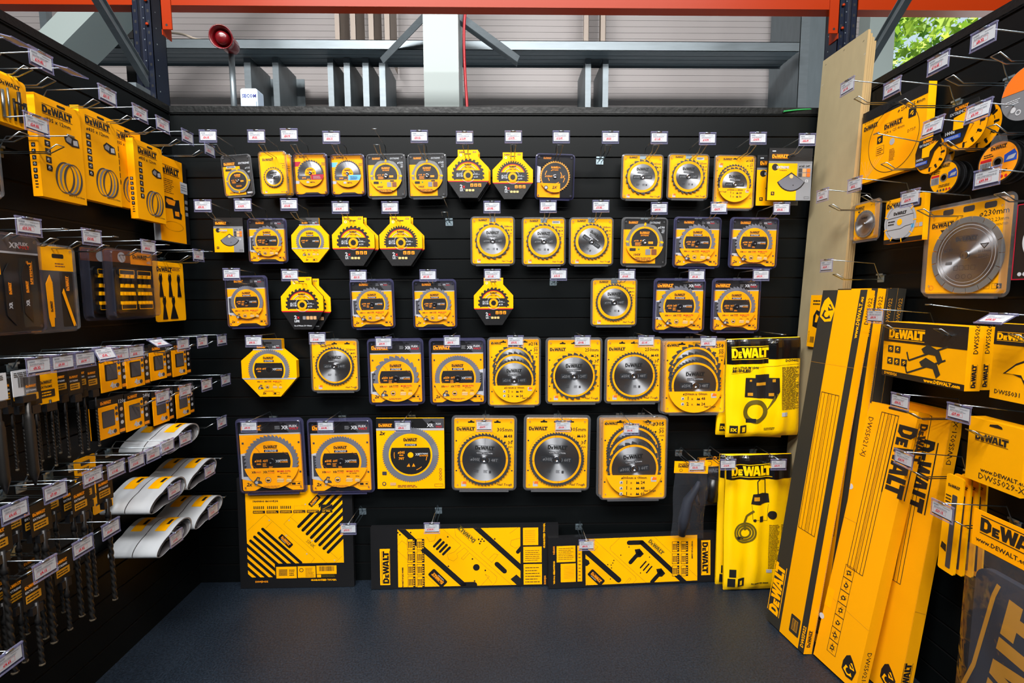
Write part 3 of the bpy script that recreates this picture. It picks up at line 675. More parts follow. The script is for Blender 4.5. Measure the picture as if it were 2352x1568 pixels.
        a.fine(-.5*r, -.2*r, -.15*r, -.02*r, 4, 'orange_print', 9); a.rrect(.2*r, -.1*r, .45*r, .02*r, .01*r, 'orange_print', 9); a.fine(-.2*r, -.5*r, .3*r, -.36*r, 3, 'orange_print', 9)
    elif kind in ('red', 'blue'):
        a.prism(blade_outline(r, n, g), 0, 0.0018, 'blade_dark'); a.disc(0, 0, 0.86*r, 'blade_silver', 6, 56); a.disc(0, 0, 0.42*r, 'yellow_warm', 7)
        a.logo(0, 0.2*r, 0.42*r, 'black_print', 9, 'c'); a.fine(-.3*r, -.05*r, -.16*r, .08*r, 2, 'black_print', 9); a.fine(.16*r, -.05*r, .32*r, .08*r, 1, 'black_print', 9)
    elif kind == 'black':
        a.prism(blade_outline(r, n, g), 0, 0.0018, 'yellow_dark'); a.disc(0, 0, 0.87*r, 'black_print', 6, 56)
        a.logo(0, 0.52*r, 0.52*r, 'orange_print', 8, 'c'); a.text('EXTREME', 0, 0.38*r, 0.1*r, 'orange_print', 8, 'c', bold=.02, shear=.2)
        for q in range(8): a.ring(0, 0, .62*r if q % 2 else .42*r, .66*r if q % 2 else .46*r, 'orange_print', 8, q*45+12, q*45+38)
        a.text('ø'+size, -0.5*r, -.04*r, 0.15*r, 'orange_print', 9, 'c', bold=.03); a.text(teeth+'T', -0.26*r, -.04*r, 0.13*r, 'orange_print', 9, 'c', bold=.03)
        a.text('2X', 0.5*r, -.08*r, 0.22*r, 'orange_print', 9, 'c', bold=.03, shear=.3)
    o = a.build(name, parent); o.location = (x, -w, y)
    if hub:
        hk = {'silver': 'hub_metal', 'red': 'hub_metal', 'blue': 'hub_metal', 'black': 'hub_metal', 'pcd': 'hub_metal', 'grey': 'hub_dark'}[kind]
        b = Art(); q = 0.115*r
        b.lathe((0, 0, 0), (0, -1, 0), [(0.002, q*1.15), (0.006, q*1.15), (0.0075, q*0.9), (0.0075, q*0.5), (0.004, q*0.45), (0.004, 0)], hk, 20)
        b.build('arbor_plug', o)
    return o
def shell(parent, w, h, t, pre, m=0.035, r=0.012, lip=True):
    "vacuum formed blister: flange, raised wall and front"
    a = Art(); a.frame((0, 0, 0)); x, y = w/2, h/2; i = m*w
    fl, fr = pre+'_rim', pre+'_plastic'
    out = rr(-x, -y, x, y, r+i, 6); inn = rr(-x+i, -y+i, x-i, y-i, r, 6); in2 = rr(-x+i*1.25, -y+i*1.25, x-i*1.25, y-i*1.25, r*0.9, 6)
    n = len(out)
    vs = [a.p3(u, v, 0.001) for u, v in out] + [a.p3(u, v, 0.002) for u, v in inn] + [a.p3(u, v, t*0.85) for u, v in inn] + [a.p3(u, v, t) for u, v in in2]
    for k in range(3): a.add([], [], fl)
    b = len(a.V); fs = []
    for k in range(3):
        for j in range(n): q = (j+1) % n; fs.append((k*n+j, k*n+q, (k+1)*n+q, (k+1)*n+j))
    a.add(vs, fs, fl, smooth=False); a.poly(in2, fr, 0, w=t)
    if lip: a.block(-w*0.38, -y-0.004, w*0.38, -y+0.004, -0.002, 0.010, fl)
    for sx in (-1, 1):
        for sy in (-1, 1):
            a.ring(sx*(x-i*2.6), sy*(y-i*2.8), 0.0, 0.0035, fl, 2, n=12, w=t*0.4); a.ring(sx*(x-i*2.6), sy*(y-i*2.8), 0.0035, 0.0042, 'hub_metal', 2, n=12, w=t*0.4)
    return a.build('blister_shell', parent)
def pack(kind, px0, py0, px1, py1, label, d=0.06, roll=0.0, wall='B', yaw=0.0, **kw):
    "one hanging pack seen between the pixel corners, d in front of its wall"
    s0, z1 = pt(wall, px0, py0, d); s1, z0 = pt(wall, px1, py1, d); w, h = abs(s1-s0), z1-z0
    if roll: w, h = w - 0.0*h, h
    if 'w' in kw: w = kw.pop('w')
    if 'h' in kw: h = kw.pop('h')
    nm = {'octagon': 'saw_blade_box', 'elite': 'saw_blade_box', 'workshop': 'saw_blade_box', 'flatbox': 'saw_blade_box'}.get(kind, 'saw_blade_pack')
    t = on_wall(nm, label, 'saw blade pack', wall, (s0+s1)/2, (z0+z1)/2, d, 'saw blade packs on the back wall' if wall == 'B' else 'packs on the right wall', roll, yaw)
    KINDS[kind](t, w, h, **kw); return t
def card(t, art, name='backing_card', label=None): return art.build(name, t, label)
def notch(a, x, y, s, k=3):
    a.poly([(x-s, y-s*.45), (x+s, y-s*.45), (x+s, y), (x+s*.45, y), (x+s*.2, y+s*.35), (x-s*.2, y+s*.35), (x-s*.45, y), (x-s, y)], 'black', k)
def woodpic(a, x, y, s, k=3):
    a.rrect(x-s, y-s, x+s, y+s, s*.15, 'wood_print', k); a.poly([(x-s, y-s), (x+s*.8, y-s), (x+s*.5, y+s*.2), (x-s, y+s*.1)], 'white', k+1); a.poly([(x-s*.6, y), (x+s, y), (x+s, y+s), (x-s*.2, y+s)], 'orange', k+2)
def k_constr(t, w, h, size='165', teeth='24', bore='20', rot=0.0, sticker=False, glare=False):
    big = int(size) >= 216; i = 0.04*w; a = Art(); a.frame((0, 0, 0)); X, Y = w/2-i, h/2-i
    if size in ('115',): big = False
    a.prism(rr(-X, -Y, X, Y, 0.009), 0.0, 0.0012, 'yellow')
    K = 4
    if size == '115':
        cx_, cy_, r = 0.0, -0.10*h, 0.355*w; a.logo(-X*.80, Y*.60, .38*w, 'black_print', K)
        tx, ty, ts = X*.88, Y*.42, .058*w
    elif size == '216':
        cx_, cy_, r = 0.0, -0.01*h, .405*w; a.logo(-X*.62, Y*.74, .13*w, 'black_print', K); tx, ty, ts = X*.92, Y*.60, .06*w
        for q in (-.26, 0, .26): notch(a, q*w, Y*.90, .055*w, K)
    elif big:
        cx_, cy_, r = 0.0, -0.08*h, .42*w; a.logo(-X*.92, Y*.64, .28*w, 'black_print', K); tx, ty, ts = X*.94, Y*.62, .08*w
        for q in (-.2, 0, .2): notch(a, q*w, Y*.90, .05*w, K)
    else:
        cx_, cy_, r = 0.0, 0.0, .405*w; a.logo(-X*.68, Y*.88, .19*w, 'black_print', K); tx, ty, ts = X*.95, Y*.60, .062*w
        a.rect(-.07*w, Y*.84, .07*w, Y*1.0, 'zinc_plate', K)
    a.text(size+'mm', tx, ty, ts, 'black_print', K, 'r', bold=.02); a.text(teeth, tx, ty-ts*1.25, ts*.9, 'black_print', K, 'r', bold=.02)
    a.poly([(tx-ts*1.7, ty-ts*1.2), (tx-ts*.95, ty-ts*1.2), (tx-ts*1.15, ty-ts*.6), (tx-ts*1.3, ty-ts*.9), (tx-ts*1.5, ty-ts*.6)], 'black_print', K)
    a.text(bore, tx, ty-ts*2.5, ts*.9, 'black_print', K, 'r', bold=.02); a.disc(tx-ts*1.5, ty-ts*2.2, ts*.22, 'black_print', K, 12)
    a.text('mm', tx, ty-ts*3.2, ts*.55, 'black_print', K, 'r', bold=.02)
    if sticker: a.rect(X*.42, Y*.80, X*.8, Y*.92, 'white', K); a.fine(X*.45, Y*.82, X*.77, Y*.9, 2, 'black_print', K+1)
    a.ring(cx_, cy_, r*1.03, r*1.045, 'yellow_dark', K, n=60)
    a.text('Nail Tough', X*.94, -Y*.93, .052*w, 'black_print', K, 'r', bold=.02, shear=.25); woodpic(a, -X*.68, -Y*.88, .04*w, K)
    if big:
        for sx in (-1, 1):
            for yy in (.35, -.5): a.disc(sx*X*.93, Y*yy, .013*w, 'hub_metal', K, 14); a.disc(sx*X*.93, Y*yy, .007*w, 'dark_grey', K+1, 10)
    card(t, a); blade_part(t, 'silver', cx_, cy_, r, int(teeth) if size != '115' else 24, 0.006, size, teeth, rot)
    shell(t, w, h, 0.016, 'clear')
def k_multi(t, w, h, size='250', rows=(('1', '48'), ('2', '24')), tilt=0.0):
    i = 0.035*w; a = Art(); a.frame((0, 0, 0)); X, Y = w/2-i, h/2-i; K = 4; q = (h/w)
    a.prism(rr(-X, -Y, X, Y, 0.009), 0.0, 0.0012, 'yellow')
    small = size == '165'
    r = .41*w; yc = -.115*h if not small else -.04*h; st = (.10*h if not small else 0.055*h); n3 = 3 if not small else 2
    a.disc(0, yc+st*(n3-1)-.01*h, r*1.03, 'dark_grey', 3, 64)
    if small: a.logo(-X*.6, Y*.86, .21*w, 'black_print', K)
    else: a.logo(-X*.9, Y*.84 if h/w > 1.1 else Y*.8, .185*w, 'black_print', K)
    notch(a, 0 if small else -.2*w, Y*.92, .05*w, K); 
    if not small: notch(a, .2*w, Y*.92, .05*w, K)
    a.text('ø'+size, X*.95, Y*.80, .085*w, 'black_print', K, 'r', bold=.02); a.text('mm', X*.95, Y*.72, .045*w, 'black_print', K, 'r', bold=.02)
    a.text({'165': '20'}.get(size, '30'), X*.95, Y*.62, .08*w, 'black_print', K, 'r', bold=.02); a.disc(X*.68, Y*.65, .015*w, 'black_print', K, 12); a.text('mm', X*.95, Y*.54, .045*w, 'black_print', K, 'r', bold=.02)
    if small: woodpic(a, -X*.72, Y*.66, .05*w, K)
    for sx in (-1, 1):
        for yy in (.86, .45, -.6): a.disc(sx*X*.9, Y*yy, .013*w, 'hub_metal', K, 12); a.disc(sx*X*.9, Y*yy, .008*w, 'dark_grey', K+1, 10)
    card(t, a)
    ts = [r_[1] for r_ in rows]
    tt = (ts + [ts[-1]])[:3]
    for j in range(n3):
        lift = n3-1-j; nt_ = tt[(n3-1-j) % len(tt)]
        blade_part(t, 'silver', 0, yc+st*lift, r, int(nt_), 0.0045+0.004*j, size, rows[0][1] if size != '305' else '60', tilt, hub=(lift == 0))
    b = Art(); b.frame((0, 0, 0)); y0 = yc - (.19*w if not small else .15*w) + (0.11*w if not small else .02*w)
    y0 = yc - .075*h; rc = r*1.02; a0 = math.asin((y0-yc)/rc)
    pts = [(rc*math.cos(q_), yc + rc*math.sin(q_)) for q_ in [PI - a0 + i_*(2*a0+PI)/30 for i_ in range(31)]]
    pts = [(rc*math.cos(q_), yc + rc*math.sin(q_)) for q_ in [-PI-a0 + i_*(PI+2*a0)/30 for i_ in range(31)]]
    b.prism(pts, 0.0172, 0.0182, 'yellow', back=False)
    wx = 0.0182
    b.text('ø%smm x •%smm' % (size, {'165': '20'}.get(size, '30')), 0, y0-.055*w, .05*w, 'black_print', 3, 'c', bold=.02, w=wx)
    for j, (c_, n_) in enumerate(rows):
        yy = y0-.13*w-.085*w*j
        b.text(c_, -.11*w, yy, .075*w, 'black_print', 3, 'c', bold=.02, w=wx); b.text('x', -.04*w, yy, .06*w, 'black_print', 3, 'c', w=wx)
        b.text(n_, .13*w, yy, .06*w, 'black_print', 3, 'c', bold=.02, w=wx); b.poly([(.03*w, yy), (.085*w, yy), (.07*w, yy+.035*w), (.055*w, yy+.018*w), (.04*w, yy+.04*w)], 'black_print', 3, w=wx)
        if not small: b.rrect(-.21*w, yy, -.165*w, yy+.045*w, .004, 'off_white', 3, w=wx); b.poly([(-.2*w, yy+.01*w), (-.17*w, yy+.01*w), (-.18*w, yy+.04*w)], 'dark_grey', 4, w=wx)
    b.t2(.29*w, y0-.065*w); b.rrect(-.04*w, -.035*w, .04*w, .035*w, .003, 'white', 3, w=wx); b.poly([(-.03*w, -.01*w), (.04*w, -.01*w), (.04*w, .03*w), (-.01*w, .035*w)], 'orange', 4, w=wx)
    b.t2(); b.text('Nail Tough', .235*w if not small else -.3*w, y0-.25*w if not small else y0-.1*w, .04*w, 'black_print', 3, 'c', bold=.02, shear=.25, w=wx)
    b.build('info_card', t, 'yellow printed info card covering the lower half of the blades')
    shell(t, w, h, 0.024, 'clear')
def xr_top(a, X, Y, yb, K, big, small_logo=False, w=0.1):
    a.rect(-X, yb, X, Y, 'black', K); a.poly([(X*.25, Y), (X*.62, yb), (X, yb), (X, Y)], 'dark_grey', K+1); a.rect(-X, yb-.04*Y, X, yb, 'light_grey', K+1)
    if big:
        a.logo(-X*.93, yb+(Y-yb)*.30, .30*w, 'orange_print', K+2); a.text('XR', X*.38, yb+(Y-yb)*.30, .075*w, 'off_white', K+2, 'l', bold=.03)
        a.text('FLEX', X*.62, yb+(Y-yb)*.46, .045*w, 'off_white', K+2, 'l', bold=.03, sx=1.2); a.text('VOLT', X*.62, yb+(Y-yb)*.26, .045*w, 'red', K+2, 'l', bold=.03, sx=1.2)
        a.fine(X*.16, yb+(Y-yb)*.3, X*.33, yb+(Y-yb)*.6, 3, 'mid_grey', K+2)
        for q in (-.2, 0, .2): notch(a, q*w, Y*.91, .045*w, K+2)
    else:
        a.logo(-X*.62, yb+(Y-yb)*.56, .21*w, 'orange_print', K+2); a.text('XR', X*.42, yb+(Y-yb)*.56, .05*w, 'off_white', K+2, 'l', bold=.03)
        a.text('FLEX', X*.58, yb+(Y-yb)*.68, .03*w, 'off_white', K+2, 'l', bold=.03, sx=1.2); a.text('VOLT', X*.58, yb+(Y-yb)*.52, .03*w, 'red', K+2, 'l', bold=.03, sx=1.2)
        a.fine(X*.2, yb+(Y-yb)*.5, X*.36, yb+(Y-yb)*.8, 3, 'mid_grey', K+2)
def xr_info(b, w, y0, K, wx, big=False, m1='39m', m2='48m', circ='saw'):
    b.text('XR', -.25*w, y0-.07*w, .045*w, 'black_print', K, 'c', bold=.02, w=wx); b.text('VOLT', -.19*w, y0-.065*w, .03*w, 'red', K, 'c', bold=.02, w=wx)
    b.text('XR', -.09*w, y0-.07*w, .045*w, 'black_print', K, 'c', bold=.02, w=wx); b.text('EXTREME', -.055*w, y0-.05*w, .022*w, 'black_print', K, 'l', bold=.02, w=wx); b.text('RUNTIME', -.055*w, y0-.073*w, .022*w, 'orange', K, 'l', bold=.02, w=wx)
    b.text('MORE CUTS', .17*w, y0-.06*w, .034*w, 'red', K, 'c', bold=.03, w=wx); b.text('PER CHARGE', .17*w, y0-.085*w, .018*w, 'black_print', K, 'c', bold=.02, w=wx)
    x, y = -.20*w, y0-.175*w                     # saw picture
    b.poly([(x-.055*w, y-.05*w), (x+.06*w, y-.045*w), (x+.05*w, y-.015*w), (x+.02*w, y), (x+.035*w, y+.045*w), (x-.005*w, y+.055*w), (x-.03*w, y+.02*w), (x-.06*w, y-.01*w)], 'dark_grey', K, w=wx)
    b.poly([(x-.02*w, y-.01*w), (x+.015*w, y), (x+.02*w, y+.03*w), (x-.005*w, y+.035*w)], 'yellow_dark', K+1, w=wx); b.disc(x-.02*w, y-.028*w, .022*w, 'light_grey', K+2, 16, w=wx)
    b.disc(-.055*w, y0-.17*w, .042*w, 'off_white', K, 24, w=wx); b.ring(-.055*w, y0-.17*w, .036*w, .042*w, 'brown', K+1, n=24, w=wx); b.disc(-.055*w, y0-.17*w, .03*w, 'yellow', K+1, 20, w=wx); b.poly([(-.083*w, y0-.165*w), (-.027*w, y0-.165*w), (-.035*w, y0-.19*w), (-.075*w, y0-.19*w)], 'black_print', K+2, w=wx)
    for (xx, s_) in ((.115*w, 1.0), (.235*w, .72)):
        for j in range(3): b.poly([(xx-.055*w*s_, y0-.205*w+.017*w*j*s_), (xx+.035*w*s_, y0-.21*w+.017*w*j*s_), (xx+.055*w*s_, y0-.19*w+.017*w*j*s_), (xx-.03*w*s_, y0-.18*w+.017*w*j*s_)], 'pale_print' if j % 2 == 0 else 'wood_print', K+j, w=wx)
    b.text(m2, .10*w, y0-.135*w, .032*w, 'black_print', K, 'c', bold=.02, w=wx); b.text(m1, .235*w, y0-.135*w, .032*w, 'black_print', K, 'c', bold=.02, w=wx)
    b.fine(-.13*w, y0-.285*w, .13*w, y0-.25*w, 2, 'brown', K, .3, w=wx)
def k_xr(t, w, h, size='190', teeth='24', rot=0.0, inset=-1, m=('16m', '35m')):
    big = int(size) >= 250; i = 0.045*w; a = Art(); a.frame((0, 0, 0)); X, Y = w/2-i, h/2-i; K = 4
    a.prism(rr(-X, -Y, X, Y, 0.008), 0.0, 0.0012, 'yellow_warm')
    if size == '210': yb = .285*h
    elif size == '305': yb = .30*h
    elif big: yb = .28*h
    else: yb = .267*h
    xr_top(a, X, Y, yb, K, big or size == '210', w=w)
    r = {'305': .405, '250': .415, '210': .40}.get(size, .385)*w; yc = {'305': -.07, '250': -.10, '210': -.02}.get(size, -.005)*h
    y0 = yc - {'305': .085, '250': .07, '210': .115}.get(size, .12)*h
    x_ = inset*(X*.80); a.poly([(x_-.09*w, yc+.1*h), (x_+.12*w, yc+.14*h), (x_+.10*w, yc-.27*h), (x_-.11*w, yc-.23*h)][::1] if False else [(x_-.11*w*0.9, yc-.23*h), (x_+.10*w, yc-.27*h), (x_+.12*w, yc+.14*h), (x_-.09*w, yc+.1*h)], 'off_white', K+1)
    a.rect(x_-.07*w, yc-.2*h, x_+.08*w, yc+.08*h, 'dark_grey', K+2)
    a.poly([(-.28*w, -Y), (.28*w, -Y), (.17*w, -Y+.05*h), (-.17*w, -Y+.05*h)], 'black', K+1)
    a.text('2x', -X*.78, -Y*.86, .075*w, 'black_print', K+2, 'c', bold=.03, shear=.3); a.disc(-X*.56, -Y*.84, .014*w, 'off_white', K+2, 12)
    a.frame_rect(X*.55, -Y*.88, X*.9, -Y*.76, .003*w, 'black_print', K+2); a.rect(X*.6, -Y*.85, X*.72, -Y*.79, 'black_print', K+2); a.poly([(X*.76, -Y*.82), (X*.86, -Y*.85), (X*.86, -Y*.79)], 'black_print', K+2)
    for sx in (-1, 1):
        for yy in ((.35, -.5) if big else (-.58,)): a.rrect(sx*X*.9-.014*w, Y*yy, sx*X*.9+.014*w, Y*yy+.028*w, .003*w, 'dark_grey', K+3)
    card(t, a); blade_part(t, 'grey', 0, yc, r, int(teeth), 0.006, size, teeth, rot)
    b = Art(); b.frame((0, 0, 0)); rc = r*1.01; a0 = math.asin((y0-yc)/rc)
    pts = [(rc*math.cos(q_), yc + rc*math.sin(q_)) for q_ in [-PI-a0 + i_*(PI+2*a0)/30 for i_ in range(31)]]
    b.prism(pts, 0.0100, 0.0112, 'yellow_warm', back=False); wx = .0112
    xr_info(b, w*(1.0 if not big else 1.05), y0, 3, wx, m1=m[0], m2=m[1])
    b.build('info_card', t, 'yellow printed info card over the lower half of the blade')
    shell(t, w, h, 0.017, 'violet')
def k_pcd(t, w, h, size='190', rot=0.0):
    i = 0.045*w; a = Art(); a.frame((0, 0, 0)); X, Y = w/2-i, h/2-i; K = 4
    a.prism(rr(-X, -Y, X, Y, 0.009), 0.0, 0.0012, 'black')
    if size == '115':
        a.poly([(-X, -Y*.97), (X*.45, -Y*.97), (X*.45, -Y*.6), (X*.2, Y*.1), (X*.2, Y*.48), (-X, Y*.48)], 'yellow_warm', K)
        a.logo(-X*.92, Y*.56, .36*w, 'orange_print', K); a.text('EXTREME', X*.93, Y*.58, .085*w, 'white', K, 'r', bold=.03, shear=.2)
        a.rect(-X*.75, Y*.40, -X*.1, Y*.50, 'white', K+2); a.barcode(-X*.7, Y*.42, -X*.15, Y*.48, k=K+3)
        a.text('ø115', X*.93, Y*.33, .08*w, 'white', K, 'r', bold=.02); a.text('4T', X*.93, Y*.13, .08*w, 'white', K, 'r', bold=.02)
        a.text('100X', -X*.78, -Y*.9, .085*w, 'black_print', K+1, 'l', bold=.02, shear=.2); a.rrect(X*.55, -Y*.92, X*.93, -Y*.84, .002, 'white', K+1)
        a.rrect(-X*.85, Y*.25, -X*.4, Y*.36, .002, 'olive_black', K+1)
        card(t, a); blade_part(t, 'pcd', X*.02, -Y*.27, .40*w, 4, 0.005, '115', '4', rot); shell(t, w, h, 0.013, 'smoke' if False else 'clear'); return
    a.poly([(-X, -Y*.95), (X*.55, -Y*.95), (X*.55, -Y*.3), (-X*.2, Y*.55), (-X, Y*.55)], 'yellow_warm', K)
    a.logo(-X*.75, Y*.82, .20*w, 'orange_print', K+1); a.text('EXTREME', X*.75, Y*.82, .055*w, 'white', K+1, 'r', bold=.03, shear=.2)
    a.text('ø'+size, X*.95, Y*.60, .07*w, 'white', K+1, 'r', bold=.03); a.text('mm', X*.95, Y*.52, .04*w, 'white', K+1, 'r', bold=.03); a.text('4T', X*.95, Y*.40, .06*w, 'white', K+1, 'r', bold=.03)
    card(t, a); r = .405*w; blade_part(t, 'pcd', 0, 0, r, 4, 0.006, size, '4', rot)
    b = Art(); b.frame((0, 0, 0)); y0 = -.09*h; a0 = math.asin(y0/(r*1.01)); rc = r*1.01
    b.prism([(rc*math.cos(q_), rc*math.sin(q_)) for q_ in [-PI-a0 + i_*(PI+2*a0)/30 for i_ in range(31)]], .010, .0112, 'yellow_warm', back=False); wx = .0112
    b.rrect(-.32*w, y0-.10*w, -.19*w, y0-.04*w, .002, 'olive_black', 3, w=wx); b.poly([(-.15*w, y0-.05*w), (-.10*w, y0-.05*w), (-.125*w, y0-.09*w)], 'green', 3, w=wx)
    b.text('100X', -.16*w, y0-.2*w, .07*w, 'black_print', 3, 'c', bold=.03, shear=.2, w=wx)
    b.rrect(.02*w, y0-.18*w, .13*w, y0-.06*w, .002, 'mid_grey', 3, w=wx); b.rrect(.15*w, y0-.18*w, .26*w, y0-.06*w, .002, 'brown', 3, w=wx); b.rrect(.1*w, y0-.045*w, .2*w, y0-.015*w, .002, 'black_print', 3, w=wx)
    b.fine(-.2*w, y0-.31*w, .2*w, y0-.23*w, 3, 'brown', 3, w=wx); b.build('info_card', t, 'yellow info card printed 100X'); shell(t, w, h, .018, 'clear')
def k_metal(t, w, h, band='red', teeth='30', size='165'):
    i = 0.045*w; a = Art(); a.frame((0, 0, 0)); X, Y = w/2-i, h/2-i; K = 4; c = {'red': 'crimson', 'blue': 'sky_blue'}[band]
    a.prism(rr(-X, -Y, X, Y, 0.009), 0.0, 0.0012, 'yellow_warm'); a.logo(-X*.7, Y*.87, .22*w, 'black_print', K)
    a.poly([(-X, Y*.42), (-X*.78, Y*.42), (-X*.60, Y*.66), (-X, Y*.66)], c, K); a.poly([(-X, -Y*.45), (-X*.8, -Y*.45), (-X*.7, -Y*.3), (-X, -Y*.3)], 'off_white', K)
    a.fine(X*.70, Y*.45, X*.97, Y*.62, 3, 'black_print', K); a.poly([(-.28*w, -Y), (.28*w, -Y), (.17*w, -Y+.05*h), (-.17*w, -Y+.05*h)], 'black', K)
    card(t, a); r = .385*w; yc = 0.03*h; blade_part(t, band, 0, yc, r, int(teeth), 0.006, size, teeth)
    b = Art(); b.frame((0, 0, 0)); wx = .0112; rc = r*1.01
    def seg(y_a, y_b, m, x0=None, x1=None):
        L_ = []; y = y_a
        for j in range(9):
            y = y_a + (y_b-y_a)*j/8; L_.append((math.sqrt(max(0, rc*rc-(y-yc)**2)), y))
        rt_ = [(min(x, x1) if x1 is not None else x, y) for x, y in L_]; lf = [(max(-x, x0) if x0 is not None else -x, y) for x, y in reversed(L_)]
        b.prism(rt_+lf, .010, wx, m, back=False)
    seg(yc-rc, yc-rc*.5, 'yellow_warm'); seg(yc-rc*.5, yc-rc*.2, 'dark_grey', None, 0.0); seg(yc-rc*.5, yc-rc*.12, c, 0.02*w, None)
    b.text('50%', -.18*w, yc-rc*.42, .07*w, 'orange_print', 3, 'c', bold=.03, shear=.2, w=wx); b.fine(-.1*w, yc-rc*.5, 0, yc-rc*.4, 1, 'orange_print', 3, w=wx)
    b.fine(.08*w, yc-rc*.45, .3*w, yc-rc*.2, 3, 'off_white' if band == 'red' else 'navy', 3, .3, w=wx); b.rrect(-.12*w, yc-rc*.75, -.04*w, yc-rc*.6, .002, 'white', 3, w=wx)
    b.text('METAL', .06*w, yc-rc*.72, .045*w, 'black_print', 3, 'c', bold=.03, w=wx); b.build('info_card', t, 'info card with a %s band' % ('red' if band == 'red' else 'light blue')); shell(t, w, h, .018, 'violet')
def k_twox(t, w, h):
    i = 0.045*w; a = Art(); a.frame((0, 0, 0)); X, Y = w/2-i, h/2-i; K = 4
    a.prism(rr(-X, -Y, X, Y, 0.009), 0.0, 0.0012, 'black_film'); a.rect(-X*.97, -Y*.98, X*.3, -Y*.3, 'yellow_warm', K); a.poly([(-X, -Y*.28), (-X*.8, -Y*.28), (-X*.8, Y*.45), (-X, Y*.5)], 'off_white', K)
    a.logo(-X*.65, Y*.84, .2*w, 'orange_print', K); card(t, a); r = .39*w; blade_part(t, 'black', 0, 0, r, 40, 0.006, '165', '40')
    b = Art(); b.frame((0, 0, 0)); wx = .0112; y0 = -.15*h; rc = r*1.01; a0 = math.asin(y0/rc)
    pts = [(rc*math.cos(q_), rc*math.sin(q_)) for q_ in [-PI-a0 + i_*(PI/2+a0+.35)/20 for i_ in range(21)]]; xe = pts[-1][0]
    b.prism(pts+[(xe, y0)], .010, wx, 'yellow_warm', back=False)
    b.disc(-.22*w, y0-.11*w, .05*w, 'black_print', 3, 20, w=wx); b.disc(-.22*w, y0-.11*w, .035*w, 'white', 4, 16, w=wx); b.text('2X', .0*w, y0-.13*w, .09*w, 'black_print', 3, 'c', bold=.03, shear=.3, w=wx)
    b.text('EXTREME', -.12*w, y0-.24*w, .035*w, 'brown', 3, 'c', bold=.02, w=wx); b.build('info_card', t, 'yellow quarter card printed 2X'); shell(t, w, h, .018, 'violet')
def octo(w, h, tab=.49, yt=.36, ys=.13, yl=-.14, bw=.22):
    X, Y = w/2, h/2; tw = tab*w/2
    return [(-bw*w, -Y), (bw*w, -Y), (X, yl*h), (X, ys*h), (tw, yt*h), (tw, Y), (-tw, Y), (-tw, yt*h), (-X, ys*h), (-X, yl*h)]
def clip_y(pts, y0, y1):
    def half(P, y, keep_above):
        out = []
        for i in range(len(P)):
            a, b = P[i], P[(i+1) % len(P)]; ia = (a[1] >= y) == keep_above or a[1] == y; ib = (b[1] >= y) == keep_above or b[1] == y
            if ia: out.append(a)
            if ia != ib: t = (y-a[1])/(b[1]-a[1]); out.append((a[0]+(b[0]-a[0])*t, y))
        return out
    return half(half(pts, y0, True), y1, False)
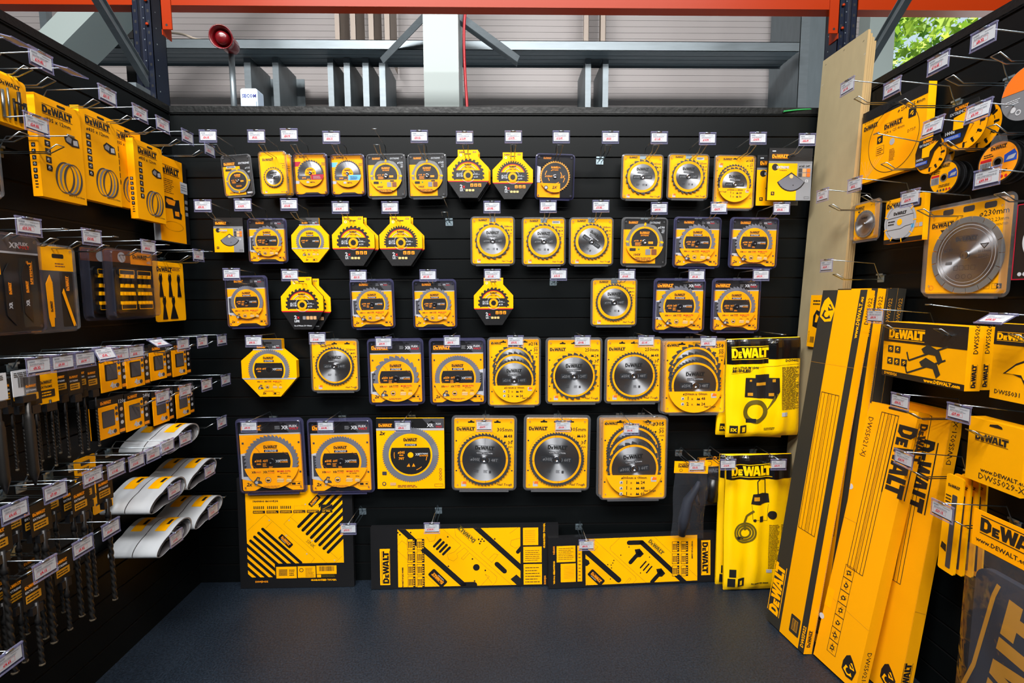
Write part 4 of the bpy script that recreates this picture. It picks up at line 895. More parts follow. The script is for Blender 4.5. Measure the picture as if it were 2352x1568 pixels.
def k_elite(t, w, h, size='165', teeth='24', three=False, back=0, openw=False):
    O = octo(w, h); D = 0.012
    def body(dz, dx, dy, front):
        a = Art(); a.frame((0, 0, 0)); a.t2(dx, dy); a.prism(O, dz-D, dz, 'black_box'); K = 2; wx = dz
        a.poly(clip_y(O, -.15*h, h), 'yellow', K, w=wx); a.poly(clip_y(O, -.165*h, -.145*h), 'red', K+1, w=wx)
        if not front: return a
        r = .40*w; yc = -.03*h
        n = int(teeth)*1
        for i_ in range(n):
            q = 2*PI*i_/n + .1
            if math.sin(q)*r < -.115*h - yc: continue
            a.poly([((.86*r)*math.cos(q), yc+.86*r*math.sin(q)), (.9*r*math.cos(q-.25*2*PI/n), yc+.9*r*math.sin(q-.25*2*PI/n)), (1.0*r*math.cos(q-.2*2*PI/n), yc+1.0*r*math.sin(q-.2*2*PI/n)), (.98*r*math.cos(q+.28*2*PI/n), yc+.98*r*math.sin(q+.28*2*PI/n)), (.86*r*math.cos(q+.55*2*PI/n), yc+.86*r*math.sin(q+.55*2*PI/n))], 'black_print', K+1, w=wx)
        a.ring(0, yc, .80*r, .90*r, 'black_print', K+2, -18, 198, w=wx); a.ring(0, yc, .76*r, .80*r, 'red', K+2, 22, 158, w=wx)
        bw_ = [(x, y) for x, y in ((.80*r*math.cos(math.radians(q)), yc+.80*r*math.sin(math.radians(q))) for q in (-17, -8, 0, 10, 22))]
        a.poly(bw_ + [(-x, y) for x, y in reversed(bw_)], 'black_print', K+3, w=wx)
        a.ring(0, yc, .57*r, .60*r, 'white', K+4, 40, 80, w=wx); a.ring(0, yc, .57*r, .60*r, 'white', K+4, 105, 150, w=wx); a.ring(0, yc, .40*r, .42*r, 'white', K+4, 20, 60, w=wx); a.ring(0, yc, .40*r, .42*r, 'white', K+4, 120, 160, w=wx); a.ring(0, yc, .40*r, .42*r, 'white', K+4, 210, 330, w=wx)
        a.disc(0, yc, .28*r, 'yellow', K+5, w=wx); a.ring(0, yc, .2*r, .225*r, 'yellow_dark', K+6, w=wx); a.disc(0, yc, .16*r, 'black', K+7, w=wx)
        a.logo(0, yc+.60*r, .42*r, 'black_print', K+5, 'c', w=wx); a.text('Nail Tough', 0, yc+.46*r, .09*r, 'black_print', K+5, 'c', bold=.02, shear=.25, w=wx)
        a.text('ELITE', -.52*r, yc+.02*r, .155*r, 'white', K+6, 'c', bold=.03, shear=.2, w=wx); a.rect(-.7*r, yc-.09*r, -.33*r, yc-.01*r, 'white', K+6, w=wx); a.text('SERIES', -.515*r, yc-.078*r, .075*r, 'black_print', K+7, 'c', bold=.03, w=wx)
        a.text('ø%s' % size, .44*r, yc+.03*r, .14*r, 'white', K+6, 'c', bold=.03, w=wx); a.text('mm', .65*r, yc+.03*r, .08*r, 'white', K+6, 'c', bold=.02, w=wx); a.text(teeth, .52*r, yc-.14*r, .14*r, 'white', K+6, 'c', bold=.03, w=wx)
        a.poly([(.34*r, yc-.14*r), (.43*r, yc-.14*r), (.41*r, yc-.06*r), (.38*r, yc-.1*r), (.35*r, yc-.05*r)], 'white', K+6, w=wx)
        a.text('2', -.17*w, -.30*h, .12*w, 'white', K+3, 'c', bold=.05, w=wx); a.text('x', -.10*w, -.29*h, .09*w, 'red', K+3, 'c', bold=.05, w=wx); a.text('LIFE', -.14*w, -.36*h, .07*w, 'white', K+3, 'c', bold=.06, w=wx)
        if three:
            for q in range(4): a.rrect(.0*w+q*.085*w, -.31*h, .07*w+q*.085*w, -.245*h, .002, 'wood_print' if q else 'mid_grey', K+3, w=wx)
            a.text('3x ø190mm %s •30mm' % teeth, 0, -.44*h, .045*w, 'white', K+3, 'c', bold=.04, w=wx)
        else:
            for q in range(3): a.rrect(.05*w+q*.095*w, -.27*h, .125*w+q*.095*w, -.20*h, .002, 'orange_print', K+3, w=wx); a.poly([(.06*w+q*.095*w, -.26*h), (.1*w+q*.095*w, -.26*h), (.09*w+q*.095*w, -.215*h)], 'brown', K+4, w=wx)
            for q in range(4): a.rrect(-.14*w+q*.075*w, -.365*h, -.08*w+q*.075*w, -.32*h, .002, 'pale_print' if q else 'mid_grey', K+3, w=wx)
        a.logo(-.21*w, .44*h, .14*w, 'black_print', K+1, w=wx); a.frame_rect(.12*w, .44*h, .2*w, .47*h, .002, 'dark_grey', K+1, w=wx); a.ring(-.17*w, .39*h, .018*w, .03*w, 'off_white', K+1, n=16, w=wx)
        a.rrect(-.075*w, .405*h, .075*w, .425*h, .003, 'black', K+2, w=wx)
        return a
    body(0.0, 0, 0, True).build('carton', t)
def k_octagon(t, w, h, size='210', teeth='60', D=0.014):
    O = octo(w, h, .50, .33, .13, -.17, .19) if size != '165' else octo(w, h, .50, .35, .11, -.20, .20)
    a = Art(); a.frame((0, 0, 0)); a.prism(O, -D, 0, 'yellow'); K = 2; yt = O[4][1]
    a.poly(clip_y(O, yt, h), 'dark_grey', K); a.poly([(-.25*w, yt), (.02*w, yt), (-.1*w, h/2), (-.25*w, h/2)], 'black', K+1)
    a.rect(-.25*w-.02*h, yt-.02*h, .25*w+.02*h, yt, 'light_grey', K+1); yl = -.185*h
    q = clip_y(O, yl-.012*h, yl+.012*h); a.poly(q, 'light_grey', K+1)
    a.logo(-.20*w, yt+.02*h, .16*w, 'orange_print', K+2); a.text('XR', .08*w, yt+.02*h, .05*w, 'off_white', K+2, 'l', bold=.03); a.text('FLEX', .15*w, yt+.045*h, .025*w, 'off_white', K+2, 'l', bold=.03); a.text('VOLT', .15*w, yt+.015*h, .025*w, 'red', K+2, 'l', bold=.03)
    a.rrect(-.07*w, .42*h, .07*w, .45*h, .003, 'black', K+2)
    r = .385*w; yc = -.03*h; op = clip_y([(r*math.cos(i*PI/24), yc+r*math.sin(i*PI/24)) for i in range(48)], yl+.013*h, h)
    ot = clip_y(blade_outline(r, int(teeth), .07), yl+.013*h-yc, h); a.poly([(x, y+yc) for x, y in ot], 'blade_grey', K+2)
    a.poly([(x, y) for x, y in clip_y([(r*.77*math.cos(i*PI/24), yc+r*.77*math.sin(i*PI/24)) for i in range(48)], yl+.013*h, h)], 'yellow', K+3)
    bd = clip_y([(r*.70*math.cos(i*PI/24), yc+r*.70*math.sin(i*PI/24)) for i in range(48)], yl+.013*h, yc+.33*r); a.poly(bd, 'black_print', K+4)
    a.logo(0, yc+.52*r, .5*r, 'black_print', K+5, 'c'); a.rrect(-.23*r, yc+.375*r, .25*r, yc+.47*r, .003, 'navy', K+5); a.text('EXTREME', .01*r, yc+.39*r, .09*r, 'white', K+6, 'c', bold=.03, shear=.2)
    a.disc(0, yc, .14*r, 'black', K+6); a.ring(0, yc, .14*r, .15*r, 'dark_grey', K+6)
    a.text('ø'+size, -.48*r, yc+.01*r, .125*r, 'orange_print', K+5, 'c', bold=.03); a.text(teeth+'T', -.22*r, yc+.01*r, .115*r, 'orange_print', K+5, 'c', bold=.03); a.text('mm', -.46*r, yc-.1*r, .1*r, 'orange_print', K+5, 'c', bold=.03)
    a.text('XR', .17*r, yc-.02*r, .13*r, 'white', K+5, 'l', bold=.03); a.text('EXTREME', .32*r, yc+.03*r, .07*r, 'white', K+5, 'l', bold=.03); a.text('RUNTIME', .32*r, yc-.04*r, .07*r, 'orange_print', K+5, 'l', bold=.03)
    xr_info(a, w*.82, yl-.01*h, K+1, 0, m1='19m', m2='31m'); a.text('2x', -.10*w, -.455*h, .06*w, 'black_print', K+2, 'c', bold=.03, shear=.3); a.frame_rect(.05*w, -.465*h, .17*w, -.42*h, .001, 'black_print', K+2); a.rect(.07*w, -.455*h, .11*w, -.43*h, 'black_print', K+2)
    a.build('carton', t)
def k_workshop(t, w, h, D=0.014, size='165', teeth='54'):
    a = Art(); a.frame((0, 0, 0)); X, Y = w/2, h/2; a.block(-X, -Y, X, Y, -D, 0, 'black_box'); K = 2
    a.rect(-X, -Y, X, Y*.5, 'mid_grey', K); a.rect(-X, -Y, X*.32, Y*.5-.01, 'yellow', K+1); a.rect(-X, Y*.5-.008, X, Y*.5, 'grey', K+2)
    a.logo(-X*.86, Y*.62, .37*w, 'orange_print', K+1); a.rect(-X*.86, Y*.86, -X*.7, Y*.9, 'white', K+1)
    a.disc(-X*.7, Y*.27, .075*w, 'black_print', K+2, 20); a.text('EXTREME', -X*.64, Y*.22, .075*w, 'off_white', K+4, 'l', bold=.05, sx=.9); a.text('WORKSHOP', -X*.5, Y*.13, .03*w, 'black_print', K+3, 'l', bold=.03)
    n = 12; cx_, cy_ = 0.03*w, Y*.05; R_ = .42*w if False else .40*w
    arc = [(cx_ + .36*w*math.sin(q), cy_ - .05*h - .36*w*math.cos(q)*1.05 + .02*h) for q in [-1.1+i*2.2/n for i in range(n+1)]]
    a.poly([(cx_, Y*.08)] + arc, 'black', K+2); arc2 = [(cx_+(x-cx_)*.93, cy_-.03*h+(y-cy_+.03*h)*.93) for x, y in arc]; a.poly([(cx_, Y*.03)] + arc2, 'blade_grey', K+3)
    for i in range(0, n): x, y = arc2[i]; a.poly([(x, y), (x+.012*w, y-.014*w), (x+.02*w, y+.004*w)], 'black', K+4)
    a.disc(cx_-.0*w, -Y*.08, .045*w, 'pale_print', K+5, 16); a.disc(cx_+.05*w, -Y*.42, .012*w, 'black', K+5, 10)
    a.text('ø'+size, X*.40, Y*.28, .06*w, 'black_print', K+3, 'l', bold=.02); a.text(teeth+'T', X*.72, Y*.28, .055*w, 'black_print', K+3, 'l', bold=.02)
    for q in range(6): a.rrect(X*.38+(q % 3)*.095*w, Y*.08-(q//3)*.1*w, X*.38+(q % 3)*.095*w+.08*w, Y*.08-(q//3)*.1*w+.085*w, .002, ('dark_grey', 'wood_print', 'orange')[q % 3], K+3)
    a.picto(X*.78, -Y*.25, .06*w, 'off_white', 'dark_grey', K+3); a.picto(-X*.76, -Y*.74, .08*w, k=K+3); a.frame_rect(X*.7, -Y*.93, X*.92, -Y*.85, .0008, 'black_print', K+3)
    a.rect(-.06*w, Y*.7, .10*w, Y*.76, 'black', K+3); a.build('carton', t)
def k_flat(t, w, h, D=0.012):
    a = Art(); a.frame((0, 0, 0)); X, Y = w/2, h/2; a.block(-X, -Y, X, Y, -D, 0, 'yellow'); K = 2
    a.rect(-X, Y*.72, X, Y, 'black', K); a.poly([(X*.35, Y), (X*.62, Y*.72), (X, Y*.72), (X, Y)], 'dark_grey', K+1); a.rect(-X, Y*.66, X, Y*.72, 'light_grey', K+1)
    a.logo(-X*.93, Y*.77, .2*w, 'orange_print', K+2); a.text('XR', X*.5, Y*.76, .07*w, 'off_white', K+2, 'l', bold=.03); a.text('FLEX', X*.76, Y*.82, .035*w, 'off_white', K+2, 'l', bold=.03); a.text('VOLT', X*.76, Y*.74, .035*w, 'red', K+2, 'l', bold=.03)
    for q in (-.32, 0, .32): notch(a, q*w, Y*.9, .045*w, K+2)
    a.text('2x', -X*.82, Y*.54, .075*w, 'black_print', K+2, 'c', bold=.03, shear=.3); yc = -.015*h; r = .425*w
    a.poly([(x, y+yc) for x, y in blade_outline(r, 78, .05)], 'blade_grey', K+3); a.disc(0, yc, .76*r, 'yellow', K+4, 56); a.poly(clip_y([(r*.70*math.cos(i*PI/24), yc+r*.70*math.sin(i*PI/24)) for i in range(48)], -h, yc+.26*r), 'black_print', K+5)
    for q in (12, 145): a.ring(0, yc, .8*r, .97*r, 'grey', K+4, q-14, q+14)
    a.logo(0, yc+.50*r, .48*r, 'black_print', K+6, 'c'); a.rrect(-.2*r, yc+.32*r, .22*r, yc+.40*r, .003, 'navy', K+6); a.text('EXTREME', .01*r, yc+.333*r, .08*r, 'white', K+7, 'c', bold=.03, shear=.2)
    a.disc(0, yc, .10*r, 'yellow', K+7, 24); a.text('ø305', -.32*r, yc+.05*r, .12*r, 'orange_print', K+6, 'c', bold=.03); a.text('mm', -.32*r, yc-.03*r, .09*r, 'orange_print', K+6, 'c', bold=.03); a.text('78T', -.32*r, yc-.17*r, .12*r, 'orange_print', K+6, 'c', bold=.03)
    a.text('XR', .17*r, yc-.02*r, .12*r, 'white', K+6, 'l', bold=.03); a.text('EXTREME', .31*r, yc+.02*r, .07*r, 'white', K+6, 'l', bold=.03); a.text('RUNTIME', .31*r, yc-.05*r, .07*r, 'orange_print', K+6, 'l', bold=.03)
    for q in (170, 290, 340): a.ring(0, yc, .56*r, .58*r, 'orange_print', K+6, q, q+22)
    a.poly([(-.14*r, yc-.42*r), (-.02*r, yc-.42*r), (-.06*r, yc-.3*r)], 'orange_print', K+6); a.poly([(.04*r, yc-.42*r), (.16*r, yc-.42*r), (.1*r, yc-.3*r)], 'orange_print', K+6)
    a.fine(-.2*w, -Y*.96, .1*w, -Y*.88, 2, 'brown', K+3); a.rrect(-X*.85, -Y*.6, -X*.72, -Y*.5, .003, 'dark_grey', K+3); a.disc(-X*.8, -Y*.85, .03*w, 'dark_grey', K+3, 20); a.disc(-X*.8, -Y*.85, .018*w, 'yellow', K+4, 16)
    a.rect(-X*.62, -Y*.9, -X*.45, -Y*.82, 'wood_print', K+3); a.frame_rect(X*.7, -Y*.94, X*.95, -Y*.86, .001, 'black_print', K+3)
    for q in range(4): a.ring(X*.88, -Y*.45-q*.045*h, .014*w, .02*w, 'brown', K+3, n=16)
    a.build('carton', t)
KINDS = dict(constr=k_constr, multi=k_multi, xr=k_xr, pcd=k_pcd, metal=k_metal, twox=k_twox, elite=k_elite, octagon=k_octagon, workshop=k_workshop, flatbox=k_flat)
# ================================================================== back wall, row by row
pack('pcd', 509, 355, 584, 452, 'small black and yellow 115 mm four-tooth blade pack, first pack of the top row', roll=-4, size='115', d=.05)
pack('constr', 607, 354, 676, 452, 'rear one of the two small yellow 115 mm blade packs in the top row', d=.035, size='115', teeth='24', bore='9.5', roll=-2)
pack('constr', 594, 347, 664, 448, 'front one of the two small yellow 115 mm blade packs in the top row', d=.075, size='115', teeth='24', bore='9.5', roll=-2)
pack('metal', 673, 352, 756, 450, 'blister pack with crimson band and 50% print in the top row', roll=-1)
pack('metal', 758, 354, 841, 450, 'blister pack with light blue band and 50% print in the top row', band='blue', roll=-1, teeth='40')
pack('pcd', 841, 353, 934, 456, 'clear 100X blade pack under the bare hook of the top row', size='160', roll=-1)
pack('pcd', 936, 352, 1027, 456, 'clear 100X blade pack left of the octagon cartons in the top row', size='165', roll=-1)
pack('elite', 1031, 350, 1127, 462, 'rearmost of three stacked octagon cartons in the top row', d=.035, size='165', teeth='24')
pack('elite', 1029, 347, 1125, 458, 'middle one of three stacked octagon cartons in the top row', d=.055, size='165', teeth='24')
pack('elite', 1027, 344, 1123, 454, 'black and yellow octagon carton with 24 teeth, front of its stack in the top row', d=.08, size='165', teeth='24')
pack('elite', 1131, 350, 1224, 457, 'black and yellow octagon carton with 40 teeth in the top row', d=.07, size='165', teeth='40')
pack('twox', 1229, 353, 1319, 459, 'violet edged pack with black blade and yellow 2X corner in the top row', roll=1.5)
pack('constr', 1427, 354, 1522, 460, 'clear pack with 18-tooth 165 mm blade right of the empty hook in the top row', size='165', teeth='18', roll=1)
pack('constr', 1533, 353, 1626, 459, 'clear pack with 24-tooth 165 mm blade and white sticker in the top row', size='165', teeth='24', roll=1, sticker=True)
pack('multi', 1640, 356, 1730, 482, 'tall two-blade 165 mm pack near the right end of the top row', size='165', rows=(('1', '24'), ('1', '36')), roll=1, tilt=0)
pack('workshop', 1740, 356, 1832, 472, 'yellow and grey carton with fan-shaped window, rear one ending the top row', d=.05)
pack('workshop', 1767, 340, 1861, 460, 'yellow and grey carton with fan-shaped window, front one ending the top row', d=.11, roll=.5)
pack('workshop', 489, 500, 561, 579, 'small yellow and grey carton with fan-shaped window at the left end of the second row', d=.06, size='102', teeth='12')
pack('xr', 567, 501, 663, 604, 'violet edged 165 mm 24-tooth pack, second from the left in the second row', size='165', teeth='24')
pack('octagon', 667, 500, 757, 602, 'yellow octagon carton with grey 42-tooth blade in the second row', size='165', teeth='42')
pack('elite', 766, 500, 871, 612, 'rear one of the two 184 mm 24-tooth octagon cartons in the second row', d=.05, size='184', teeth='24')
pack('elite', 761, 497, 862, 610, 'front one of the two 184 mm 24-tooth octagon cartons in the second row', d=.08, size='184', teeth='24')
pack('elite', 875, 500, 976, 612, 'rear one of the two 184 mm 40-tooth octagon cartons in the second row', d=.05, size='184', teeth='40')
pack('elite', 870, 497, 971, 610, 'front one of the two 184 mm 40-tooth octagon cartons in the second row', d=.08, size='184', teeth='40')
pack('constr', 1080, 497, 1183, 609, 'clear pack with 184 mm 18-tooth blade in the second row', size='184', teeth='18', bore='30')
pack('constr', 1198, 499, 1299, 610, 'clear pack with 184 mm 24-tooth blade and white sticker in the second row', size='184', teeth='24', bore='16', sticker=True)
pack('constr', 1307, 499, 1408, 610, 'clear pack with 184 mm blade turned askew in the second row', size='184', teeth='30', bore='16', rot=-.62)
pack('pcd', 1427, 499, 1531, 612, 'black-cornered 190 mm four-tooth 100X pack in the second row', size='190', roll=.7)
pack('xr', 1547, 498, 1653, 615, 'violet edged 190 mm 24-tooth pack with diamond hub in the second row', size='190', teeth='24', roll=.8)
pack('xr', 1676, 499, 1784, 616, 'violet edged 190 mm 36-tooth pack at the right end of the second row', size='190', teeth='36', roll=.8)
pack('xr', 516, 633, 621, 752, 'violet edged 190 mm 60-tooth pack at the left end of the third row', size='190', teeth='60', roll=-1)
pack('elite', 659, 640, 762, 757, 'rear one of the two three-blade octagon cartons in the third row', d=.05, size='190', teeth='24', three=True)
pack('elite', 643, 636, 745, 756, 'front one of the two three-blade octagon cartons in the third row', d=.08, size='190', teeth='24', three=True)
pack('xr', 803, 641, 908, 754, 'violet edged 190 mm 30-tooth pack right of the three-blade cartons', size='190', teeth='30', roll=-1)
pack('xr', 947, 641, 1050, 754, 'violet edged 190 mm 24-tooth pack in the middle of the third row', size='190', teeth='24', roll=-.6)
pack('elite', 1088, 638, 1179, 746, 'octagon carton hanging alone in the middle of the third row', d=.07, size='190', teeth='24')
pack('constr', 1357, 639, 1462, 749, 'clear pack with 190 mm 40-tooth blade in the third row', size='190', teeth='40', bore='30')
pack('xr', 1501, 639, 1617, 762, 'violet edged 210 mm 24-tooth pack in the third row', size='210', teeth='24', roll=.5, m=('10m', '31m'))
pack('xr', 1635, 639, 1743, 762, 'violet edged 210 mm 36-tooth pack at the right end of the third row', size='210', teeth='36', roll=.5, m=('19m', '31m'))
pack('octagon', 551, 779, 684, 910, 'large yellow octagon carton with grey 60-tooth blade at the left of the fourth row', size='210', teeth='60', D=.03, d=.07)
pack('constr', 711, 778, 828, 899, 'clear pack with 216 mm 40-tooth blade in the fourth row', size='216', teeth='40', bore='30')
pack('xr', 843, 777, 976, 928, 'violet edged 250 mm 24-tooth pack in the fourth row', size='250', teeth='24', m=('21m', '27m'), roll=-.5)
pack('xr', 985, 776, 1117, 928, 'violet edged 250 mm 60-tooth pack in the fourth row', size='250', teeth='60', m=('21m', '27m'), inset=1, roll=-.3)
pack('multi', 1119, 774, 1242, 932, 'yellow three-blade 216 mm pack in the fourth row', size='216', rows=(('1', '40'), ('2', '24')))
pack('constr', 1253, 775, 1382, 926, 'clear pack with 250 mm 24-tooth blade in the fourth row', size='250', teeth='24', bore='30')
pack('constr', 1389, 774, 1519, 925, 'clear pack with 250 mm 48-tooth blade in the fourth row', size='250', teeth='48', bore='30')
pack('multi', 1515, 777, 1658, 948, 'rear one of the two three-blade 250 mm packs beside the yellow dust bags', d=.045, size='250')
pack('multi', 1522, 777, 1665, 950, 'front one of the two three-blade 250 mm packs beside the yellow dust bags', d=.08, size='250')
pack('xr', 541, 960, 706, 1131, 'violet edged 305 mm 42-tooth pack at the left of the fifth row', size='305', teeth='42', m=('39m', '48m'), roll=-1, d=.055)
pack('xr', 705, 960, 861, 1131, 'violet edged 305 mm 60-tooth pack in the fifth row', size='305', teeth='60', m=('39m', '48m'), roll=-.5, d=.055)
pack('flatbox', 863, 961, 1022, 1121, 'square yellow carton with 305 mm 78-tooth blade in the fifth row', d=.05, roll=.3)
pack('constr', 1036, 954, 1187, 1125, 'clear pack with 305 mm 48-tooth blade in the fifth row', size='305', teeth='48', bore='30', roll=.8, rot=-.05)
pack('constr', 1202, 953, 1354, 1125, 'clear pack with 305 mm 60-tooth blade in the fifth row', size='305', teeth='60', bore='30', roll=.8, rot=-.05)
pack('multi', 1371, 953, 1524, 1139, 'rear one of the two three-blade 305 mm packs at the right of the fifth row', d=.04, size='305', rows=(('1', '24'), ('1', '48'), ('1', '60')), tilt=.08)
pack('multi', 1378, 955, 1530, 1146, 'front one of the two three-blade 305 mm packs at the right of the fifth row', d=.075, size='305', rows=(('1', '24'), ('1', '48'), ('1', '60')), tilt=.08)
# hooks: (ticket px, price, groove height, where)
for tx, ty, pr, zp, wh in [
 (478, 309, '36.65', 2.2, 'above the first pack of the top row'), (589, 309, '8.32', 2.2, 'above the two small yellow 115 mm packs'),
 (664, 306, '54.99', 2.2, 'above the pack with the crimson band'), (761, 312, '54.15', 2.2, 'above the pack with the light blue band'),
 (963, 310, '33.32', 2.2, 'above the second 100X pack of the top row'), (1067, 312, '12.49', 2.2, 'above the stack of three octagon cartons'),
 (1179, 311, '13.73', 2.2, 'above the single 40-tooth octagon carton'), (1289, 311, '12.49', 2.2, 'above the 2X pack with the black blade'),
 (1402, 312, '8.33', 2.2, 'holding nothing in the top row'), (1514, 313, '11.65', 2.2, 'above the 18-tooth 165 mm pack'),
 (1625, 315, '14.99', 2.2, 'above the 24-tooth 165 mm pack with the sticker'), (1741, 314, '14.99', 2.2, 'above the tall two-blade 165 mm pack'),
 (1854, 317, '62.49', 2.2, 'above the fan-window cartons by the brown board'),
 (466, 469, '33.32', 1.9, 'above the small fan-window carton of the second row'), (558, 467, '14.99', 1.9, 'above the violet edged 165 mm pack'),
 (664, 466, '16.65', 1.9, 'above the yellow octagon carton with 42 teeth'), (782, 473, '14.99', 1.9, 'above the 184 mm 24-tooth octagon cartons'),
 (896, 473, '14.99', 1.9, 'above the 184 mm 40-tooth octagon cartons'), (1130, 472, '10.82', 1.9, 'above the 184 mm 18-tooth pack'),
 (1259, 471, '14.99', 1.9, 'above the 184 mm 24-tooth clear pack'), (1380, 470, '15.82', 1.9, 'above the pack whose blade is turned askew'),
 (1514, 475, '49.99', 1.9, 'above the 190 mm 100X pack'), (1651, 474, '24.99', 1.9, 'above the violet pack with the diamond hub'),
 (1795, 475, '33.32', 1.9, 'above the last pack of the second row'),
 (532, 626, '16.65', 1.6, 'above the 190 mm 60-tooth pack'), (666, 628, '33.32', 1.6, 'above the three-blade octagon cartons'),
 (823, 630, '29.15', 1.6, 'above the 190 mm 30-tooth pack'), (983, 629, '41.65', 1.6, 'above the middle violet pack of the third row'),
 (1131, 628, '11.65', 1.6, 'above the lone octagon carton of the third row'), (1283, 627, '15.15', 1.6, 'holding nothing in the third row'),
 (1440, 628, '16.65', 1.6, 'above the 190 mm 40-tooth clear pack'), (1600, 629, '41.65', 1.6, 'above the 210 mm 24-tooth pack'), (1748, 628, '49.99', 1.6, 'above the 210 mm 36-tooth pack'),
 (583, 780, '43.32', 1.3, 'above the large yellow octagon carton'), (729, 773, '16.65', 1.3, 'above the 216 mm 40-tooth pack'),
 (881, 783, '49.99', 1.3, 'above the 250 mm 24-tooth violet pack'), (1038, 780, '54.15', 1.3, 'above the 250 mm 60-tooth violet pack'),
 (1184, 780, '33.32', 1.3, 'above the three-blade 216 mm pack'), (1338, 780, '20.82', 1.3, 'above the 250 mm 24-tooth clear pack'),
 (1484, 780, '21.65', 1.3, 'above the 250 mm 48-tooth clear pack'), (1627, 782, '58.32', 1.3, 'above the three-blade 250 mm packs'),
 (572, 976, '49.99', .9, 'over the 305 mm 42-tooth violet pack'), (748, 976, '66.82', .9, 'over the 305 mm 60-tooth violet pack'),
 (925, 976, '58.32', .9, 'over the square 78-tooth carton'), (1112, 974, '24.99', .9, 'over the 305 mm 48-tooth clear pack'),
 (1293, 975, '30.00', .9, 'over the 305 mm 60-tooth clear pack'), (1450, 982, '66.65', .9, 'over the three-blade 305 mm packs'),
 (800, 1211, '99.99', .4, 'at the right edge of the draining groove jig carton'), (992, 1209, '124.99', .4, 'over the long worktop jig carton'),
 (1347, 1248, '83.32', .3, 'over the right hand worktop jig carton'), (1600, 1067, '23.32', .7, 'holding the long clear bag with a grey cuff'),
 (1672, 1063, '14.99', .7, 'holding the short clear bag with a black nozzle'), (1788, 1063, '24.99', .7, 'holding the tall yellow dust bags')]:
    hook('B', tx, ty, pr, zp, wh)
hook('B', 859, 299+6, None, 2.2, 'above the first 100X pack of the top row'); hook('B', 1018, 462, None, 1.9, 'holding nothing in the second row')
hook('B', 1800, 777, None, 1.3, 'holding the wide yellow dust bag packs'); hook('B', 1505, 966, None, .9, 'beside the ticket of the three-blade 305 mm packs')
# ================================================================== boxes and bags of the back wall
def lean_thing(name, label, cat, bl, br, lean, thick, group=None, lift=0.0):
    "Empty at the bottom centre of a box's front face, turned along its bottom edge and leaned back"
    bl, br = Vector(bl), Vector(br); yaw = math.atan2(br.y-bl.y, br.x-bl.x); l = math.radians(lean)
    R = Matrix.Rotation(yaw, 3, 'Z') @ Matrix.Rotation(-l, 3, 'X'); c = (bl+br)/2
    return thing(name, label, cat, (c.x, c.y, thick*math.sin(l)+lift+0.001), group=group, rot=R.to_euler()), (br-bl).length
INK, YE = 'black_print', 'yellow_box'
# the three jig cartons; artwork is laid out in the pixels of a straight-on view of each carton
def clip_poly(P, x0, y0, x1, y1):
    P = clip_y(P, y0, y1)
    if len(P) < 3: return []
    P = [(y, x) for x, y in P]; P = clip_y(P, x0, x1); return [(y, x) for x, y in reversed(P)] if False else [(y, x) for x, y in P]
def cap_poly(x0, y0, x1, y1, r):
    q = math.atan2(y1-y0, x1-x0); P = []
    for i in range(7): g = q-PI/2+PI*i/6; P.append((x1+r*math.cos(g), y1+r*math.sin(g)))
    for i in range(7): g = q+PI/2+PI*i/6; P.append((x0+r*math.cos(g), y0+r*math.sin(g)))
    return P
class Sheet:
    def __init__(s, a, T, win): s.a, s.T, s.win = a, T, win
    def put(s, P, m='black_box', k=2, win=None):
        w_ = win or s.win; P = clip_poly(P, *w_)
        if len(P) > 2: s.a.poly(P, m, k)
    def rect(s, x0, y0, x1, y1, m='yellow', k=1): (a0, b0), (a1, b1) = s.T(x0, y1), s.T(x1, y0); s.a.rect(a0, b0, a1, b1, m, k); return (a0, b0, a1, b1)
    def cap(s, x0, y0, x1, y1, r, m='black_box', k=2, win=None): (a0, b0), (a1, b1) = s.T(x0, y0), s.T(x1, y1); s.put(cap_poly(a0, b0, a1, b1, r), m, k, win)
    def dot(s, x, y, r, m='black_box', k=3): u, v = s.T(x, y); s.put([(u+r*math.cos(i*PI/8), v+r*math.sin(i*PI/8)) for i in range(16)], m, k)
    def path(s, pts, m='olive_print', k=2):
        P = [s.T(*p) for p in pts]
        for p, q in zip(P, P[1:]): s.put(cap_poly(p[0], p[1], q[0], q[1], .0005), m, k)
    def badge(s, x, y, w, h, rot, flip, k=4):
        u, v = s.T(x, y); c, si = math.cos(rot), math.sin(rot)
        s.put([(u+c*p-si*q, v+si*p+c*q) for p, q in rr(-w/2, -h/2, w/2, h/2, h*.18)], 'black_box', k)
        s.a.t2(u, v, 1, rot+(PI if flip else 0)); s.a.logo(0, -h*.14, w*.74, 'orange_print', k+1, 'c'); s.a.rect(-w*.3, -h*.33, w*.1, -h*.27, 'white', k+1); s.a.t2()
    def icon(s, x0, y0, x1, y1, n=3):
        b = s.rect(x0, y0, x1, y1, INK, 5); d = (b[2]-b[0])*.05; s.a.rect(b[0]+d, b[1]+d, b[2]-(b[2]-b[0])*.3, b[3]-d, 'yellow', 6)
        for i in range(n): xx = b[0]+(b[2]-b[0])*(.18+.2*i); s.a.capsule(xx, b[1]+(b[3]-b[1])*.2, xx, b[1]+(b[3]-b[1])*.65, (b[2]-b[0])*.05, INK, 7); s.a.disc(xx, b[1]+(b[3]-b[1])*.72, (b[2]-b[0])*.08, INK, 7, 10)
        s.a.fine(b[2]-(b[2]-b[0])*.25, b[1]+(b[3]-b[1])*.1, b[2]-(b[2]-b[0])*.05, b[3]-(b[3]-b[1])*.1, 4, 'yellow', 7)
t, w = lean_thing('jig_carton', 'large square black carton with yellow diagonal groove artwork standing at the left', 'carton', (-1.375, -.062, 0), (-.787, -.060, 0), 2.0, .026, 'worktop jig cartons')
